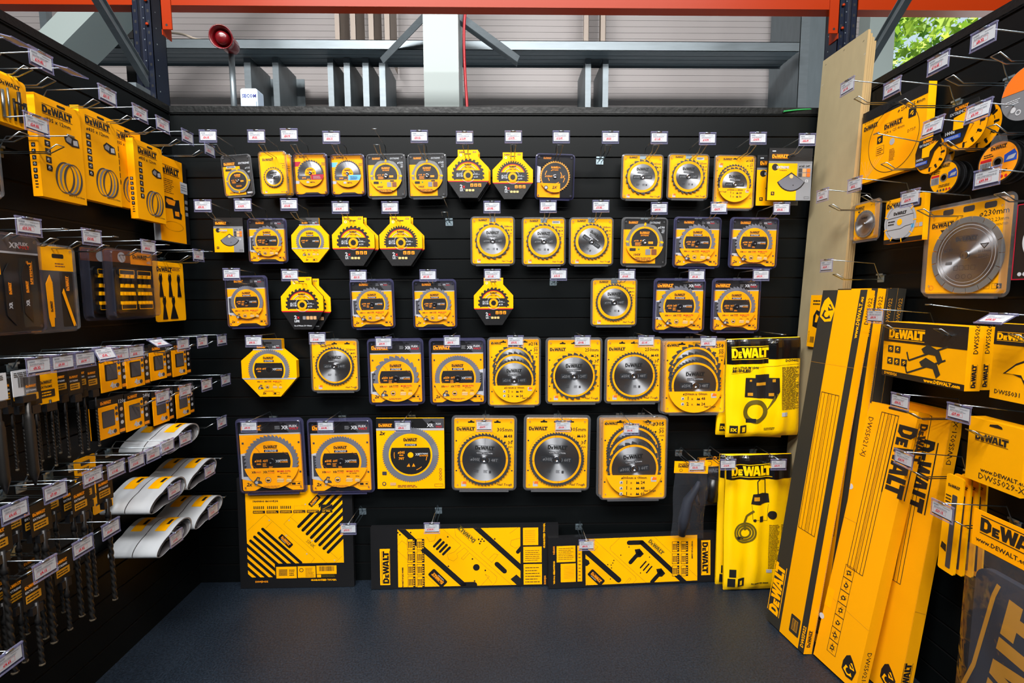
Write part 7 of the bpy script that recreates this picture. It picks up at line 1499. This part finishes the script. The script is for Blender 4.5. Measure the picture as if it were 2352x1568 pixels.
# bit cases (yellow, clear front)
def bitcase(s0, z0, w, h, d, lab):
    t = on_wall('bit_case', lab, 'bit case', 'L', s0+w/2, z0+h/2, d, 'yellow bit cases'); X, Y = w/2, h/2
    a = Art(); a.frame((0, 0, 0)); a.prism(rr(-X, -Y, X, Y, .012), -.03, 0, 'yellow'); a.prism([(-X*.9, Y*.9), (X*.9, Y*.9), (X*.75, Y*1.12), (-X*.75, Y*1.12)], -.025, -.005, 'yellow_film'); a.build('case', t)
    b = Art()
    R = random.Random(4)
    for q in range(9): x = -X*.85+q*X*.21; l = Y*R.uniform(.8, 1.4); b.tube([(x, -.006, -Y*.8), (x, -.006, -Y*.8+l)], R.choice((.003, .0045, .0025)), R.choice(('tool_steel', 'zinc', 'tool_dark')), 8)
    b.build('drill_bits', t); c = Art(); c.frame((0, 0, 0)); c.rrect(-X*.95, -Y*.9, X*.95, Y*.85, .008, 'clear_plastic', 0, w=.013); c.logo(-X*.2, Y*.5, w*.4, INK, 1, w=.013); c.rrect(X*.3, -Y*.1, X*.75, 0, .003, 'black', 1, w=.013); c.build('clear_lid', t)
bitcase(-1.055, 2.03, .16, .14, .15, 'yellow drill bit case with clear lid beside the first band saw carton'); bitcase(-1.235, 2.035, .16, .15, .15, 'yellow drill bit case cut by the left picture edge')
# blister with jigsaw blades, orange left part
def strips(name, lab, cat, s, z, w, h, d, art, shell_='clear', t_=.014, back='yellow_warm'):
    t = on_wall(name, lab, cat, 'L', s, z, d, 'blade packs on the left wall'); a = Art(); a.frame((0, 0, 0)); X, Y = w/2-.006, h/2-.006
    a.prism(rr(-X, -Y, X, Y, .006), 0, .0012, back); art(a, t, X, Y, w, h); a.build('backing_card', t); shell(t, w, h, t_, shell_, m=.04, lip=False); return t
def jig_art(a, t, X, Y, w, h):
    a.rect(-X, Y*.45, X, Y, 'dark_grey', 4); a.logo(-X*.9, Y*.62, w*.45, 'orange_print', 5); a.text('EXTREME', X*.1, Y*.55, .012, 'off_white', 5, bold=.03); a.rect(-X, -Y, X*.4, Y*.1, 'yellow_warm', 4); a.rect(X*.4, -Y, X, Y*.1, 'mid_grey', 4)
    for q in range(5): a.disc(-X*.75+q*X*.3, Y*.33, .007, 'pale_print', 5, 10)
    b = Art(); b.frame((0, 0, 0))
    for q in range(10): x = -X*.85+q*X*.19; b.prism([(x, -Y*.8), (x+.006, -Y*.8), (x+.008, Y*.1), (x+.003, Y*.18), (x-.001, Y*.1)], .004, .0055, 'tool_dark')
    b.build('jigsaw_blades', t)
strips('jigsaw_blade_pack', 'clear pack with a row of dark jigsaw blades below the yellow bit case', 'blade pack', -1.045, 1.905, .155, .20, .12, jig_art, back='dark_grey')
strips('jigsaw_blade_pack', 'orange backed blade pack at the left picture edge below the bit cases', 'blade pack', -1.20, 1.90, .13, .22, .13, lambda a, t, X, Y, w, h: (a.rect(-X, -Y, X, Y, 'orange', 4), a.disc(X*.5, -Y*.6, .015, 'black', 5, 16)), back='orange')
def recip_art(a, t, X, Y, w, h):
    a.rect(-X, Y*.66, X, Y, 'dark_grey', 4); a.rect(-X, Y*.62, X, Y*.66, 'light_grey', 5); a.text('XR', X*.05, Y*.74, .022, 'off_white', 5, bold=.03); a.text('FLEX', X*.35, Y*.80, .013, 'off_white', 5, bold=.03); a.text('VOLT', X*.35, Y*.73, .013, 'red', 5, bold=.03)
    a.rect(-X*.45, -Y*.98, X, Y*.60, 'black', 4); a.rect(-X, Y*.18, -X*.30, Y*.62, 'yellow', 5); a.fine(-X*.95, Y*.22, -X*.5, Y*.5, 6, 'brown', 6); a.text('x13', -X*.62, Y*.12, .015, 'white', 6, bold=.03)
    a.rrect(X*.30, -Y*.9, X*.88, Y*.55, .006, 'olive_black', 5); a.logo(X*.72, -Y*.0, .07, 'orange_print', 6, rot=PI/2)
    b = Art(); b.frame((0, 0, 0))
    for (x, z0, z1) in ((-X*.62, -Y*.9, -Y*.0), (-X*.12, -Y*.85, Y*.42), (X*.45, -Y*.8, Y*.45)):
        b.prism([(x-.012, z0+.03), (x+.012, z0), (x+.014, z1-.01), (x+.004, z1), (x-.012, z1-.03)], .004, .0055, 'plastic_black'); b.logo(x+.005, (z0+z1)/2, .035, 'orange_print', 3, rot=PI/2, w=.0055); b.text('XR', x+.004, z0+.05, .014, 'white', 3, rot=PI/2, bold=.04, w=.0055)
    b.build('recip_saw_blades', t)
strips('saw_blade_set', 'large dark blister of reciprocating saw blades at the left edge, behind the £33.32 ticket', 'blade pack', -1.02, 1.555, .195, .30, .17, recip_art, 'smoke' if False else 'smoke', back='black')
def rough_art(a, t, X, Y, w, h):
    a.rect(-X, Y*.35, X, Y, 'yellow', 4); a.rect(-X*.6, -Y, X, Y*.42, 'dark_grey', 5); a.rrect(X*.35, -Y*.92, X*.92, Y*.40, .005, 'black', 6); a.logo(X*.72, -Y*.05, .05, 'orange_print', 7, rot=PI/2); a.rrect(X*.1, Y*.72, X*.6, Y*.82, .004, 'black', 5); a.fine(X*.2, Y*.5, X*.7, Y*.62, 2, 'brown', 5)
    b = Art(); b.frame((0, 0, 0))
    for (x, z0, z1) in ((-X*.72, -Y*.9, Y*.12), (-X*.15, -Y*.9, Y*.32)):
        P = [(x-.004, z0), (x+.006, z0), (x+.008, z0+.03)]
        n = 22
        for i in range(n): z = z0+.03+(z1-z0-.05)*i/n; P += [(x+.013, z), (x+.010, z+.004)]
        P += [(x+.004, z1), (x-.012, z1-.03), (x-.010, z0+.03)]
        b.prism(P, .004, .0055, 'yellow_warm'); b.logo(x+.004, z0+.05, .036, INK, 3, rot=PI/2, w=.0055)
    b.prism([(X*.45, -Y*.0), (X*.38, -Y*.1), (X*.78, -Y*.92), (X*.88, -Y*.90)], .004, .0055, 'yellow_warm'); b.build('recip_saw_blades', t)
strips('saw_blade_set', 'clear blister with two yellow reciprocating saw blades behind the dark one', 'blade pack', -.825, 1.545, .185, .295, .11, rough_art, 'clear', back='yellow')
def router_art(a, t, X, Y, w, h):
    a.rect(-X, -Y, X, Y, 'black', 4); a.rect(X*.05, Y*.62, X, Y, 'orange_print', 5); a.rect(-X, Y*.65, X*.05, Y, 'brown', 5); a.disc(-X*.3, Y*.8, .02, 'light_grey', 6, 20); a.logo(X*.15, Y*.80, w*.3, INK, 6); a.text('x12', X*.92, Y*.68, .014, 'white', 6, 'r', bold=.04)
    b = Art(); b.frame((0, 0, 0)); b.prism(rr(-X*.72, -Y*.85, X*.85, Y*.5, .02), .001, .012, 'plastic_black')
    for (xa, xb) in ((-X*.6, X*.0), (X*.12, X*.72)):
        for zt, up in ((Y*.34, False), (-Y*.68, True)):
            b.block(xa, zt-.006, xb, zt+.010, .012, .018, 'black_print'); b.frame_rect(xa, zt-.008, xb, zt+.012, .002, 'yellow', 2, w=.018)
            n = 3 if not up else 4
            for q in range(n):
                x = xa+(xb-xa)*(q+.5)/n; zb = zt-.008 if not up else zt+.012; sg = -1 if not up else 1
                b.block(x-.006, min(zb, zb+sg*.012), x+.006, max(zb, zb+sg*.012), .012, .022, 'yellow'); b.block(x-.0022, min(zb, zb+sg*.035), x+.0022, max(zb, zb+sg*.035), .014, .018, 'tool_steel')
                hw = (.005, .009, .004, .007)[q]; z1_ = zb+sg*.035; b.prism([(x-hw, min(z1_, z1_+sg*.014)), (x+hw, min(z1_, z1_+sg*.014)), (x+hw*.7, max(z1_, z1_+sg*.014)), (x-hw*.7, max(z1_, z1_+sg*.014))], .011, .021, 'yellow')
    b.rrect(X*.1, -Y*.25, X*.4, -Y*.12, .002, 'olive_print', 2, w=.012); b.build('router_bit_case', t, 'black router bit case with yellow bits')
strips('router_bit_set', 'front blister with black twelve piece router bit case, under the £58.32 ticket', 'bit set', -.505, 1.565, .265, .275, .13, router_art, 'smoke', t_=.03, back='black')
strips('router_bit_set', 'second router bit blister half hidden behind the front one', 'bit set', -.55, 1.565, .265, .275, .085, router_art, 'smoke', t_=.028, back='black')
t, a, w, h = wbox('multi_tool_blade_pack', 'yellow card of black multi tool blades near the back wall corner', 'blade pack', 'L', (366, 600), (414, 727), .085, .006, 'yellow', hs=.27); w = .20; X, Y = w/2, h/2
a = Art(); a.frame((0, 0, 0)); a.prism(rr(-X, -Y, X, Y, .008), -.004, 0, 'yellow'); a.logo(-X*.8, Y*.68, w*.5, INK, 2); a.fine(X*.2, Y*.72, X*.8, Y*.86, 3, 'brown', 2)
b = Art(); b.frame((0, 0, 0))
for r_ in range(2):
    for q in range(3 if r_ == 0 else 2):
        x = -X*.6+q*X*.6+(.0 if r_ == 0 else X*.15); z = Y*.2-r_*Y*.75; hw = .013 if r_ == 0 else .016+.010*q
        b.prism([(x-.007, z+.05), (x-.003, z+.055), (x-.003, z+.046), (x+.003, z+.046), (x+.003, z+.055), (x+.008, z+.05), (x+.010, z+.03), (x+.004, z+.012), (x+hw, z-.05), (x-hw, z-.05), (x-.006, z+.012), (x-.011, z+.03)], .001, .003, 'plastic_black')
a.build('card', t); b.build('multi_tool_blades', t)
# sanding sheet boxes
def sandbox(TL, BR, lab, d=.12, round_=False):
    s0, z1 = pt('L', TL[0], TL[1], d); s1, z0 = pt('L', BR[0], BR[1], d); w, h = .135, .142; s0 += 0
    t = on_wall('sanding_sheet_box', lab, 'box', 'L', s0+w/2, z1-h*.42, d, 'sanding sheet boxes', 0); X, Y = w/2, h/2; e = X*.42
    a = Art(); a.frame((0, 0, 0)); a.block(-X, -Y, X, Y*1.15, -.028, -.004, 'black_box'); a.block(-X, -Y*.98, e, Y*.72, -.032, 0, 'yellow_warm')
    a.rrect(-X*.72, -Y*.40, e*.35, Y*.48, .004, 'black', 2)
    a.add([], [], 'abrasive')
    if round_: a.poly(clip_poly([(-X*.62+.07*math.cos(g), .0+.062*math.sin(g)) for g in [i*PI/16 for i in range(32)]], -X*.70, -Y*.38, e*.33, Y*.46), 'abrasive', 3)
    else: a.rect(-X*.60, -Y*.36, e*.33, Y*.44, 'abrasive', 3)
    a.text('4x', -X*.42, -Y*.82, .030, 'white', 3, bold=.04); a.disc(X*.10, -Y*.72, .008, 'dark_grey', 3, 14)
    for q in range(3): a.disc(e*.68, Y*.5-q*.022, .007, 'dark_grey' if q < 2 else 'off_white', 3, 10)
    a.text(('120g', '240g', '80g')[int(TL[0]) % 3], X*.50, Y*.70, .020, 'white', 3, w=-.004, bold=.02); a.logo(-X*.7, Y*.85, .05, 'orange_print', 3, w=-.004)
    for q in range(3): a.disc(X*.72, Y*.35-q*.026, .008, ('wood_print', 'mid_grey', 'off_white')[q], 3, 10, w=-.004)
    a.rrect(X*.5, -Y*.92, X*.9, -Y*.74, .002, 'orange_print', 3, w=-.004)
    a.frame((-X, 0, 0), (0, -1, 0), (0, 0, 1)); a.o = Vector((-X, .028, 0)); a.build('box', t)
    return t
for TL, BR, lab, rd in (((228, 824), (278, 890), 'sanding sheet box nearest the camera in the upper row of four', False), ((287, 819), (338, 878), 'second sanding sheet box of the upper row, counted from the drill bits', False),
    ((343, 806), (390, 865), 'third sanding sheet box of the upper row, counted from the drill bits', False), ((394, 801), (441, 859), 'sanding sheet box of the upper row nearest the back corner', False),
    ((222, 934), (276, 1012), 'sanding disc box nearest the camera in the lower row of four', True), ((286, 919), (351, 990), 'second sanding disc box of the lower row, with two round edges in its window', True),
    ((350, 910), (394, 966), 'third sanding disc box of the lower row, half covered by the £7.99 ticket', True), ((403, 898), (450, 950), 'sanding disc box of the lower row nearest the back corner', True)):
    sandbox(TL, BR, lab, .12, rd)
# drill bits
def bitmesh(L, r, kind):
    a = Art(); sh = .05 if kind == 'sds' else .03
    if kind == 'chisel':
        a.tube([(0, 0, 0), (0, 0, -.05), (0, 0, -.055), (0, 0, -L*.25), (0, 0, -L*.27), (0, 0, -L*.8), (0, 0, -L*.84), (0, 0, -L)], r, 'tool_steel', 12, taper=[r*.6, r*.6, r*.9, r*.9, r*1.05, r*1.05, r*1.1, r*.15]); return a.mesh('chisel')
    a.tube([(0, 0, 0), (0, 0, -sh), (0, 0, -sh-.004), (0, 0, -sh-.02)], r, 'tool_dark', 10, taper=[r*.75, r*.75, r*1.05, r*1.05])
    n = int((L-sh)/.0035); m_ = 14; vs = []; fs = []; turns = (L-sh)/(r*6.6)
    for i in range(n+1):
        z = -sh-.018-(L-sh-.024)*i/n; tw = 2*PI*turns*i/n
        for j in range(m_):
            q = 2*PI*j/m_; rad = r*(.66+.34*abs(math.cos(q))**.9); g = q+tw; vs.append(Vector((rad*math.cos(g), rad*math.sin(g), z)))
    for i in range(n):
        for j in range(m_): k_ = (j+1) % m_; fs.append((i*m_+j, (i+1)*m_+j, (i+1)*m_+k_, i*m_+k_))
    a.add(vs, fs, 'tool_steel', smooth=True); a.tube([(0, 0, -L+.008), (0, 0, -L+.003), (0, 0, -L)], r, 'bark', 6, taper=[r*1.05, r*1.15, r*.2]); return a.mesh('bit')
_bm = {}; _cm = {}
def cardmesh(kind):
    if kind not in _cm:
        a = Art(); a.frame((0, 0, 0)); w = .026 if kind == 'small' else .034; h = .075 if kind == 'small' else .085
        if kind == 'white': a.block(-.035, -.055, .035, .02, -.001, .001, 'off_white'); a.barcode(-.02, -.03, .01, .0, k=3, w=.001); a.fine(-.03, .0, .03, .015, 3, INK, 3, w=.001); a.block(-.02, -.075, .02, -.055, -.012, .012, 'plastic_black')
        else:
            m_ = 'black' if kind != 'yellow' else 'yellow'; a.block(-w, -h, w, .012, -.001, .001, m_); a.logo(-w*.8, -h*.25, w*1.2, 'orange_print' if m_ == 'black' else INK, 3, w=.001)
            a.text('EXTREME', -w*.8, -h*.42, w*.28, 'off_white' if m_ == 'black' else INK, 3, bold=.03, w=.001); a.rrect(-w*.8, -h*.78, w*.6, -h*.5, .002, 'yellow_dark' if m_ == 'black' else INK, 3, w=.001); a.fine(-w*.7, -h*.74, w*.5, -h*.54, 2, 'black' if m_ == 'black' else 'yellow', 4, w=.001)
            a.block(-w*.5, -h-.025, w*.5, -h, -.008, .008, 'plastic_black')
        _cm[kind] = a.mesh('hang_card')
    return _cm[kind]
def bit(s, zt, d, L, r, lab, kind='sds', card_='black', group='drill bits', cat='drill bit', tilt=0.0):
    t = on_wall('drill_bit' if kind != 'chisel' else 'chisel_bit', lab, cat, 'L', s, zt, d, group, tilt)
    k = (round(L, 3), round(r, 4), kind)
    if k not in _bm: _bm[k] = bitmesh(L, r, kind)
    o = bpy.data.objects.new('shank', _bm[k]); COL.objects.link(o); o.parent = t; o.location = (0, -.004, -.075 if card_ != 'white' else -.06); o.rotation_euler.z = random.uniform(0, 3)
    c = bpy.data.objects.new('hang_card', cardmesh(card_)); COL.objects.link(c); c.parent = t
    return t
# short bits of the 1.3 m row: (ticket, s, list of (depth, tip pixel))
rowC = [('£8.32', -1.033, [.06, .10, .14, .18, .215]), ('£9.99', -.953, [.07, .105, .14, .19]), ('£4.99', -.872, [.05, .09, .125, .16, .20]), ('tilted £5.82', -.79, [.05, .085, .12, .155, .19])]
OR = ['innermost', 'second', 'third', 'fourth', 'fifth', 'sixth']
for pr, s, ds in rowC:
    for j, d in enumerate(ds):
        lab = 'thin fluted drill bit, %s from the wall on the upper %s hook' % (OR[j], pr)
        bit(s+.004*((j % 3)-1), 1.27, d, .205-.0*j+.012*(j % 2), .0042, lab, card_='yellow' if (pr == '£9.99' and j == 3) else 'small', group='thin drill bits of the upper row')
bit(-1.055, 1.285, .215, .27, .012, 'pointed grey chisel bit with white label hanging in front of the thin bits', 'chisel', 'white', 'chisel bits', 'chisel bit')
bit(-1.145, 1.285, .22, .26, .012, 'pointed chisel bit at the left picture edge above the price tickets', 'chisel', 'white', 'chisel bits', 'chisel bit')
rowF = [('£6.65', -1.143, [.09, .15, .19], .36), ('£7.49', -1.019, [.11, .165, .19], .36), ('£9.99', -.883, [.10, .16, .195], .38), ('£10.82', -.785, [.13, .195], .385)]
for pr, s, ds, L in rowF:
    for j, d in enumerate(ds): bit(s, .875, d, L+.015*(j-1), .0085 if j else .007, 'thick spiral masonry bit, %s from the wall on the middle %s hook' % (OR[j], pr), group='thick masonry bits of the middle row')
rowG = [('£4.15', -1.073, [.10, .15, .20], .30), ('£5.82', -.941, [.07, .12, .17], .27)]
for pr, s, ds, L in rowG:
    for j, d in enumerate(ds): bit(s, .675, d, L*.62+.01*j, .0075, 'spiral masonry bit, %s from the wall on the low hook with the %s ticket' % (OR[j], pr), group='masonry bits of the low row')
for j, d in enumerate((.08, .13, .18)): bit(-1.199, .70, d, .33, .009, 'long spiral masonry bit at the left picture edge, %s from the wall' % OR[j], group='masonry bits at the left edge')
# small yellow cards behind the middle row
for q, (s, z, lab) in enumerate(((-.70, .875, 'yellow accessory card hanging behind the £10.82 ticket of the middle row'), (-.66, .77, 'yellow accessory card with round holes behind the long masonry bit'))):
    t = on_wall('accessory_card', lab, 'card', 'L', s, z, .06+.02*q, 'yellow accessory cards'); a = Art(); a.frame((0, 0, 0)); a.prism(rr(-.045, -.07, .045, .05, .006), -.003, .0, 'yellow'); a.rrect(-.02, .02, .02, .035, .004, 'black', 2); a.logo(-.035, -.0, .05, INK, 2)
    for i in range(4): a.disc(-.03+i*.02, -.035, .005, 'dark_grey', 2, 10)
    a.build('card', t)
# sanding belts: stacks of flattened loops hanging along their hook
def belts(s, z, lab, d0=.03, n=2, wd=.095, tw=0.0, hy=.112, hz=.042):
    t = on_wall('sanding_belt_pack', lab, 'sanding belts', 'L', s, z, 0.0, 'white backed sanding belts')
    def loop(k):
        P = []; N = 40; f = 1-.10*k
        for i in range(N):
            q = 2*PI*i/N; c, s_ = math.cos(q), math.sin(q)
            u = hy*f*c; lobe = (0.62+.38*c); v = hz*f*s_*(lobe*1.0 if c > -.3 else (.506+.2*(-.3-c)))*1.15; 
            uu = u*math.cos(-.16)-v*math.sin(-.16)*0; P.append((u - .012*k*.4, v + .16*u + .02*(c*c)*-.5 - .004*k*.6))
        return P
    for j in range(n):
        x0, x1 = d0+j*(wd+.004), d0+j*(wd+.004)+wd
        a = Art(); P = loop(0); N = len(P); vs = []; fs = []
        for (u, v) in P: vs += [Vector((u, -x0, v)), Vector((u, -x1, v))]
        for i in range(N): k = (i+1) % N; fs.append((2*i, 2*i+1, 2*k+1, 2*k))
        a.add(vs, fs, 'belt_white', smooth=True)
        for r_ in range(1, 5):
            Q = loop(r_*1.0); vs = []; fs = []
            for (u, v) in Q: vs += [Vector((u, -x0-.001*r_, v)), Vector((u, -x1+.0015*r_, v))]
            for i in range(N): k = (i+1) % N; fs.append((2*i, 2*i+1, 2*k+1, 2*k))
            a.add(vs, fs, 'abrasive_back' if r_ % 2 else 'abrasive', smooth=True)
        vs = []; fs = []
        for (u, v), (p, q) in zip(P, loop(.45)): vs += [Vector((u, -x1, v)), Vector((p, -x1, q))]
        for i in range(N): k = (i+1) % N; fs.append((2*i, 2*k, 2*k+1, 2*i+1))
        a.add(vs, fs, 'abrasive_back')
        # printed yellow label on the upper side
        lab_i = [i for i in range(N) if .1*N < i < .30*N]
        for i in lab_i[:-1]:
            (u0, v0), (u1, v1) = P[i], P[i+1]; x0_, x1_ = x0+wd*.25, x0+wd*.72
            a.add([Vector((u0, -x0_, v0+.0012)), Vector((u0, -x1_, v0+.0012)), Vector((u1, -x1_, v1+.0012)), Vector((u1, -x0_, v1+.0012))], [(0, 1, 2, 3)], 'yellow')
        for i in lab_i[2:-3]:
            (u0, v0), (u1, v1) = P[i], P[i+1]; a.add([Vector((u0, -x0-wd*.52, v0+.0018)), Vector((u0, -x0-wd*.66, v0+.0018)), Vector((u1, -x0-wd*.66, v1+.0018)), Vector((u1, -x0-wd*.52, v1+.0018))], [(0, 1, 2, 3)], 'black_print')
        a.build('sanding_belt', t)
belts(-.395, .905, 'white sanding belt stack with yellow labels in the upper row', hz=.05)
belts(-.28, .705, 'white sanding belt stack in the middle row nearest the back corner', hz=.05)
belts(-.51, .700, 'white sanding belt stack in the middle row, farther from the back corner', hz=.052)
belts(-.25, .508, 'white sanding belt stack in the lowest row nearest the back corner', hz=.05)
belts(-.49, .508, 'white sanding belt stack in the lowest row, farther from the back corner', hz=.052)
for tx, ty, pr, zp, wh, kw in [
 (93, 133, '10.82', 2.2, 'high on the left wall above the yellow bit case', {}), (246, 215, '29.15', 2.2, 'above the first band saw carton', {}), (321, 257, '27.49', 2.2, 'above the second band saw carton', {}),
 (373, 283, '33.32', 2.2, 'above the third band saw carton', {}), (430, 311, '24.99', 2.2, 'above the fourth band saw carton', {}), (481, 341, '33.32', 2.2, 'in the left corner above the band saw drawing carton', {}),
 (83, 280, '20.82', 2.0, 'in front of the yellow bit case', {}), (65, 515, '33.32', 1.7, 'above the dark reciprocating blade blister', {}), (210, 540, '20.82', 1.7, 'above the yellow reciprocating blades', {}),
 (340, 563, '58.32', 1.7, 'above the router bit set', {}), (455, 583, '9.99', 1.7, 'above the multi tool blade card', {}),
 (88, 834, '8.32', 1.3, 'first of the upper drill bit row', {}), (144, 827, '9.99', 1.3, 'second of the upper drill bit row', {}), (195, 819, '4.99', 1.3, 'third of the upper drill bit row', {}), (236, 809, '5.82', 1.3, 'tilted upward, between drill bits and sanding boxes', dict(tilt=-25)),
 (277, 809, '6.65', 1.3, 'above the first upper sanding box', {}), (312, 804, '5.82', 1.3, 'above the second upper sanding box', {}), (357, 788, '4.99', 1.3, 'tipped nearly flat above the third upper sanding box', dict(tilt=-55)), (420, 787, '4.99', 1.3, 'above the last upper sanding box', {}),
 (464, 781, '7.49', 1.3, 'holding nothing, second from the back corner', {}), (509, 777, '5.82', 1.3, 'empty, nearest the back corner above the sanding boxes', {}),
 (373, 907, '7.99', 1.1, 'in front of the third lower sanding box', {}), (425, 894, '14.15', 1.1, 'in front of the last lower sanding box', {}), (474, 880, '8.32', 1.1, 'second from the back corner in the lower sanding row', {}), (518, 869, '9.99', 1.1, 'nearest the back corner in the lower sanding row', {}),
 (509, 966, '8.32', .9, 'nearest the back corner above the sanding belts', {}), (425, 1003, '12.32', .9, 'in front of the top sanding belts', {}), (384, 1021, '10.82', .9, 'at the middle of the top sanding belts', {}), (351, 1038, '18.65', .9, 'at the left end of the top sanding belts', {}),
 (313, 1055, '16.65', .9, 'left of the top sanding belts', {}), (266, 1072, '10.82', .9, 'holding the masonry bit nearest the belts', {}), (212, 1089, '9.99', .9, 'in the middle masonry bit row', {}), (126, 1123, '7.49', .9, 'second from left in the middle masonry bit row', {}), (33, 1168, '6.65', .9, 'at the left edge in the middle masonry bit row', {}),
 (481, 1077, '10.32', .7, 'at the middle belt stack nearest the back corner', {}), (400, 1121, '10.32', .7, 'at the middle belt stack farther from the corner', {}), (489, 1169, '10.32', .5, 'at the lowest belt stack nearest the back corner', {}), (404, 1231, '10.32', .5, 'at the lowest belt stack farther from the corner', {}),
 (254, 1209, '6.65', .7, 'between two long masonry bits', {}), (190, 1249, '5.82', .7, 'low masonry row, right one', {}), (103, 1300, '4.15', .7, 'low masonry row, left one', {}), (20, 1509, '4.65', .5, 'at the lower left picture corner', {})]:
    hook('L', tx, ty, pr, zp, wh, **kw)
hook('L', 165, 140, '10.82', 2.2, 'turned edge-on beside the first ticket of the left wall', s=-.86, z=2.215, turn=0, tilt=-75); hook('L', 12, 72, '10.82', 2.2, 'at the top left picture corner, seen edge-on', s=-1.03, z=2.22, tilt=-75)
for s, z, wh in ((-.85, 2.0, 'in front of the first band saw carton'), (-.90, 1.7, 'between the £33.32 and £20.82 tickets'), (-.70, 1.7, 'between the £20.82 and £58.32 tickets'), (-.43, 1.7, 'right of the £58.32 ticket'), (-.13, 1.7, 'behind the £9.99 ticket in the corner'),
                 (-.15, .7, 'nearest the corner above the middle belts'), (-.14, .5, 'nearest the corner above the lowest belts'), (-.95, .9, 'between the £7.49 and £9.99 tickets')):
    hook('L', 0, 0, None, z, 'on the left wall, '+wh, s=s, z=z+.012)
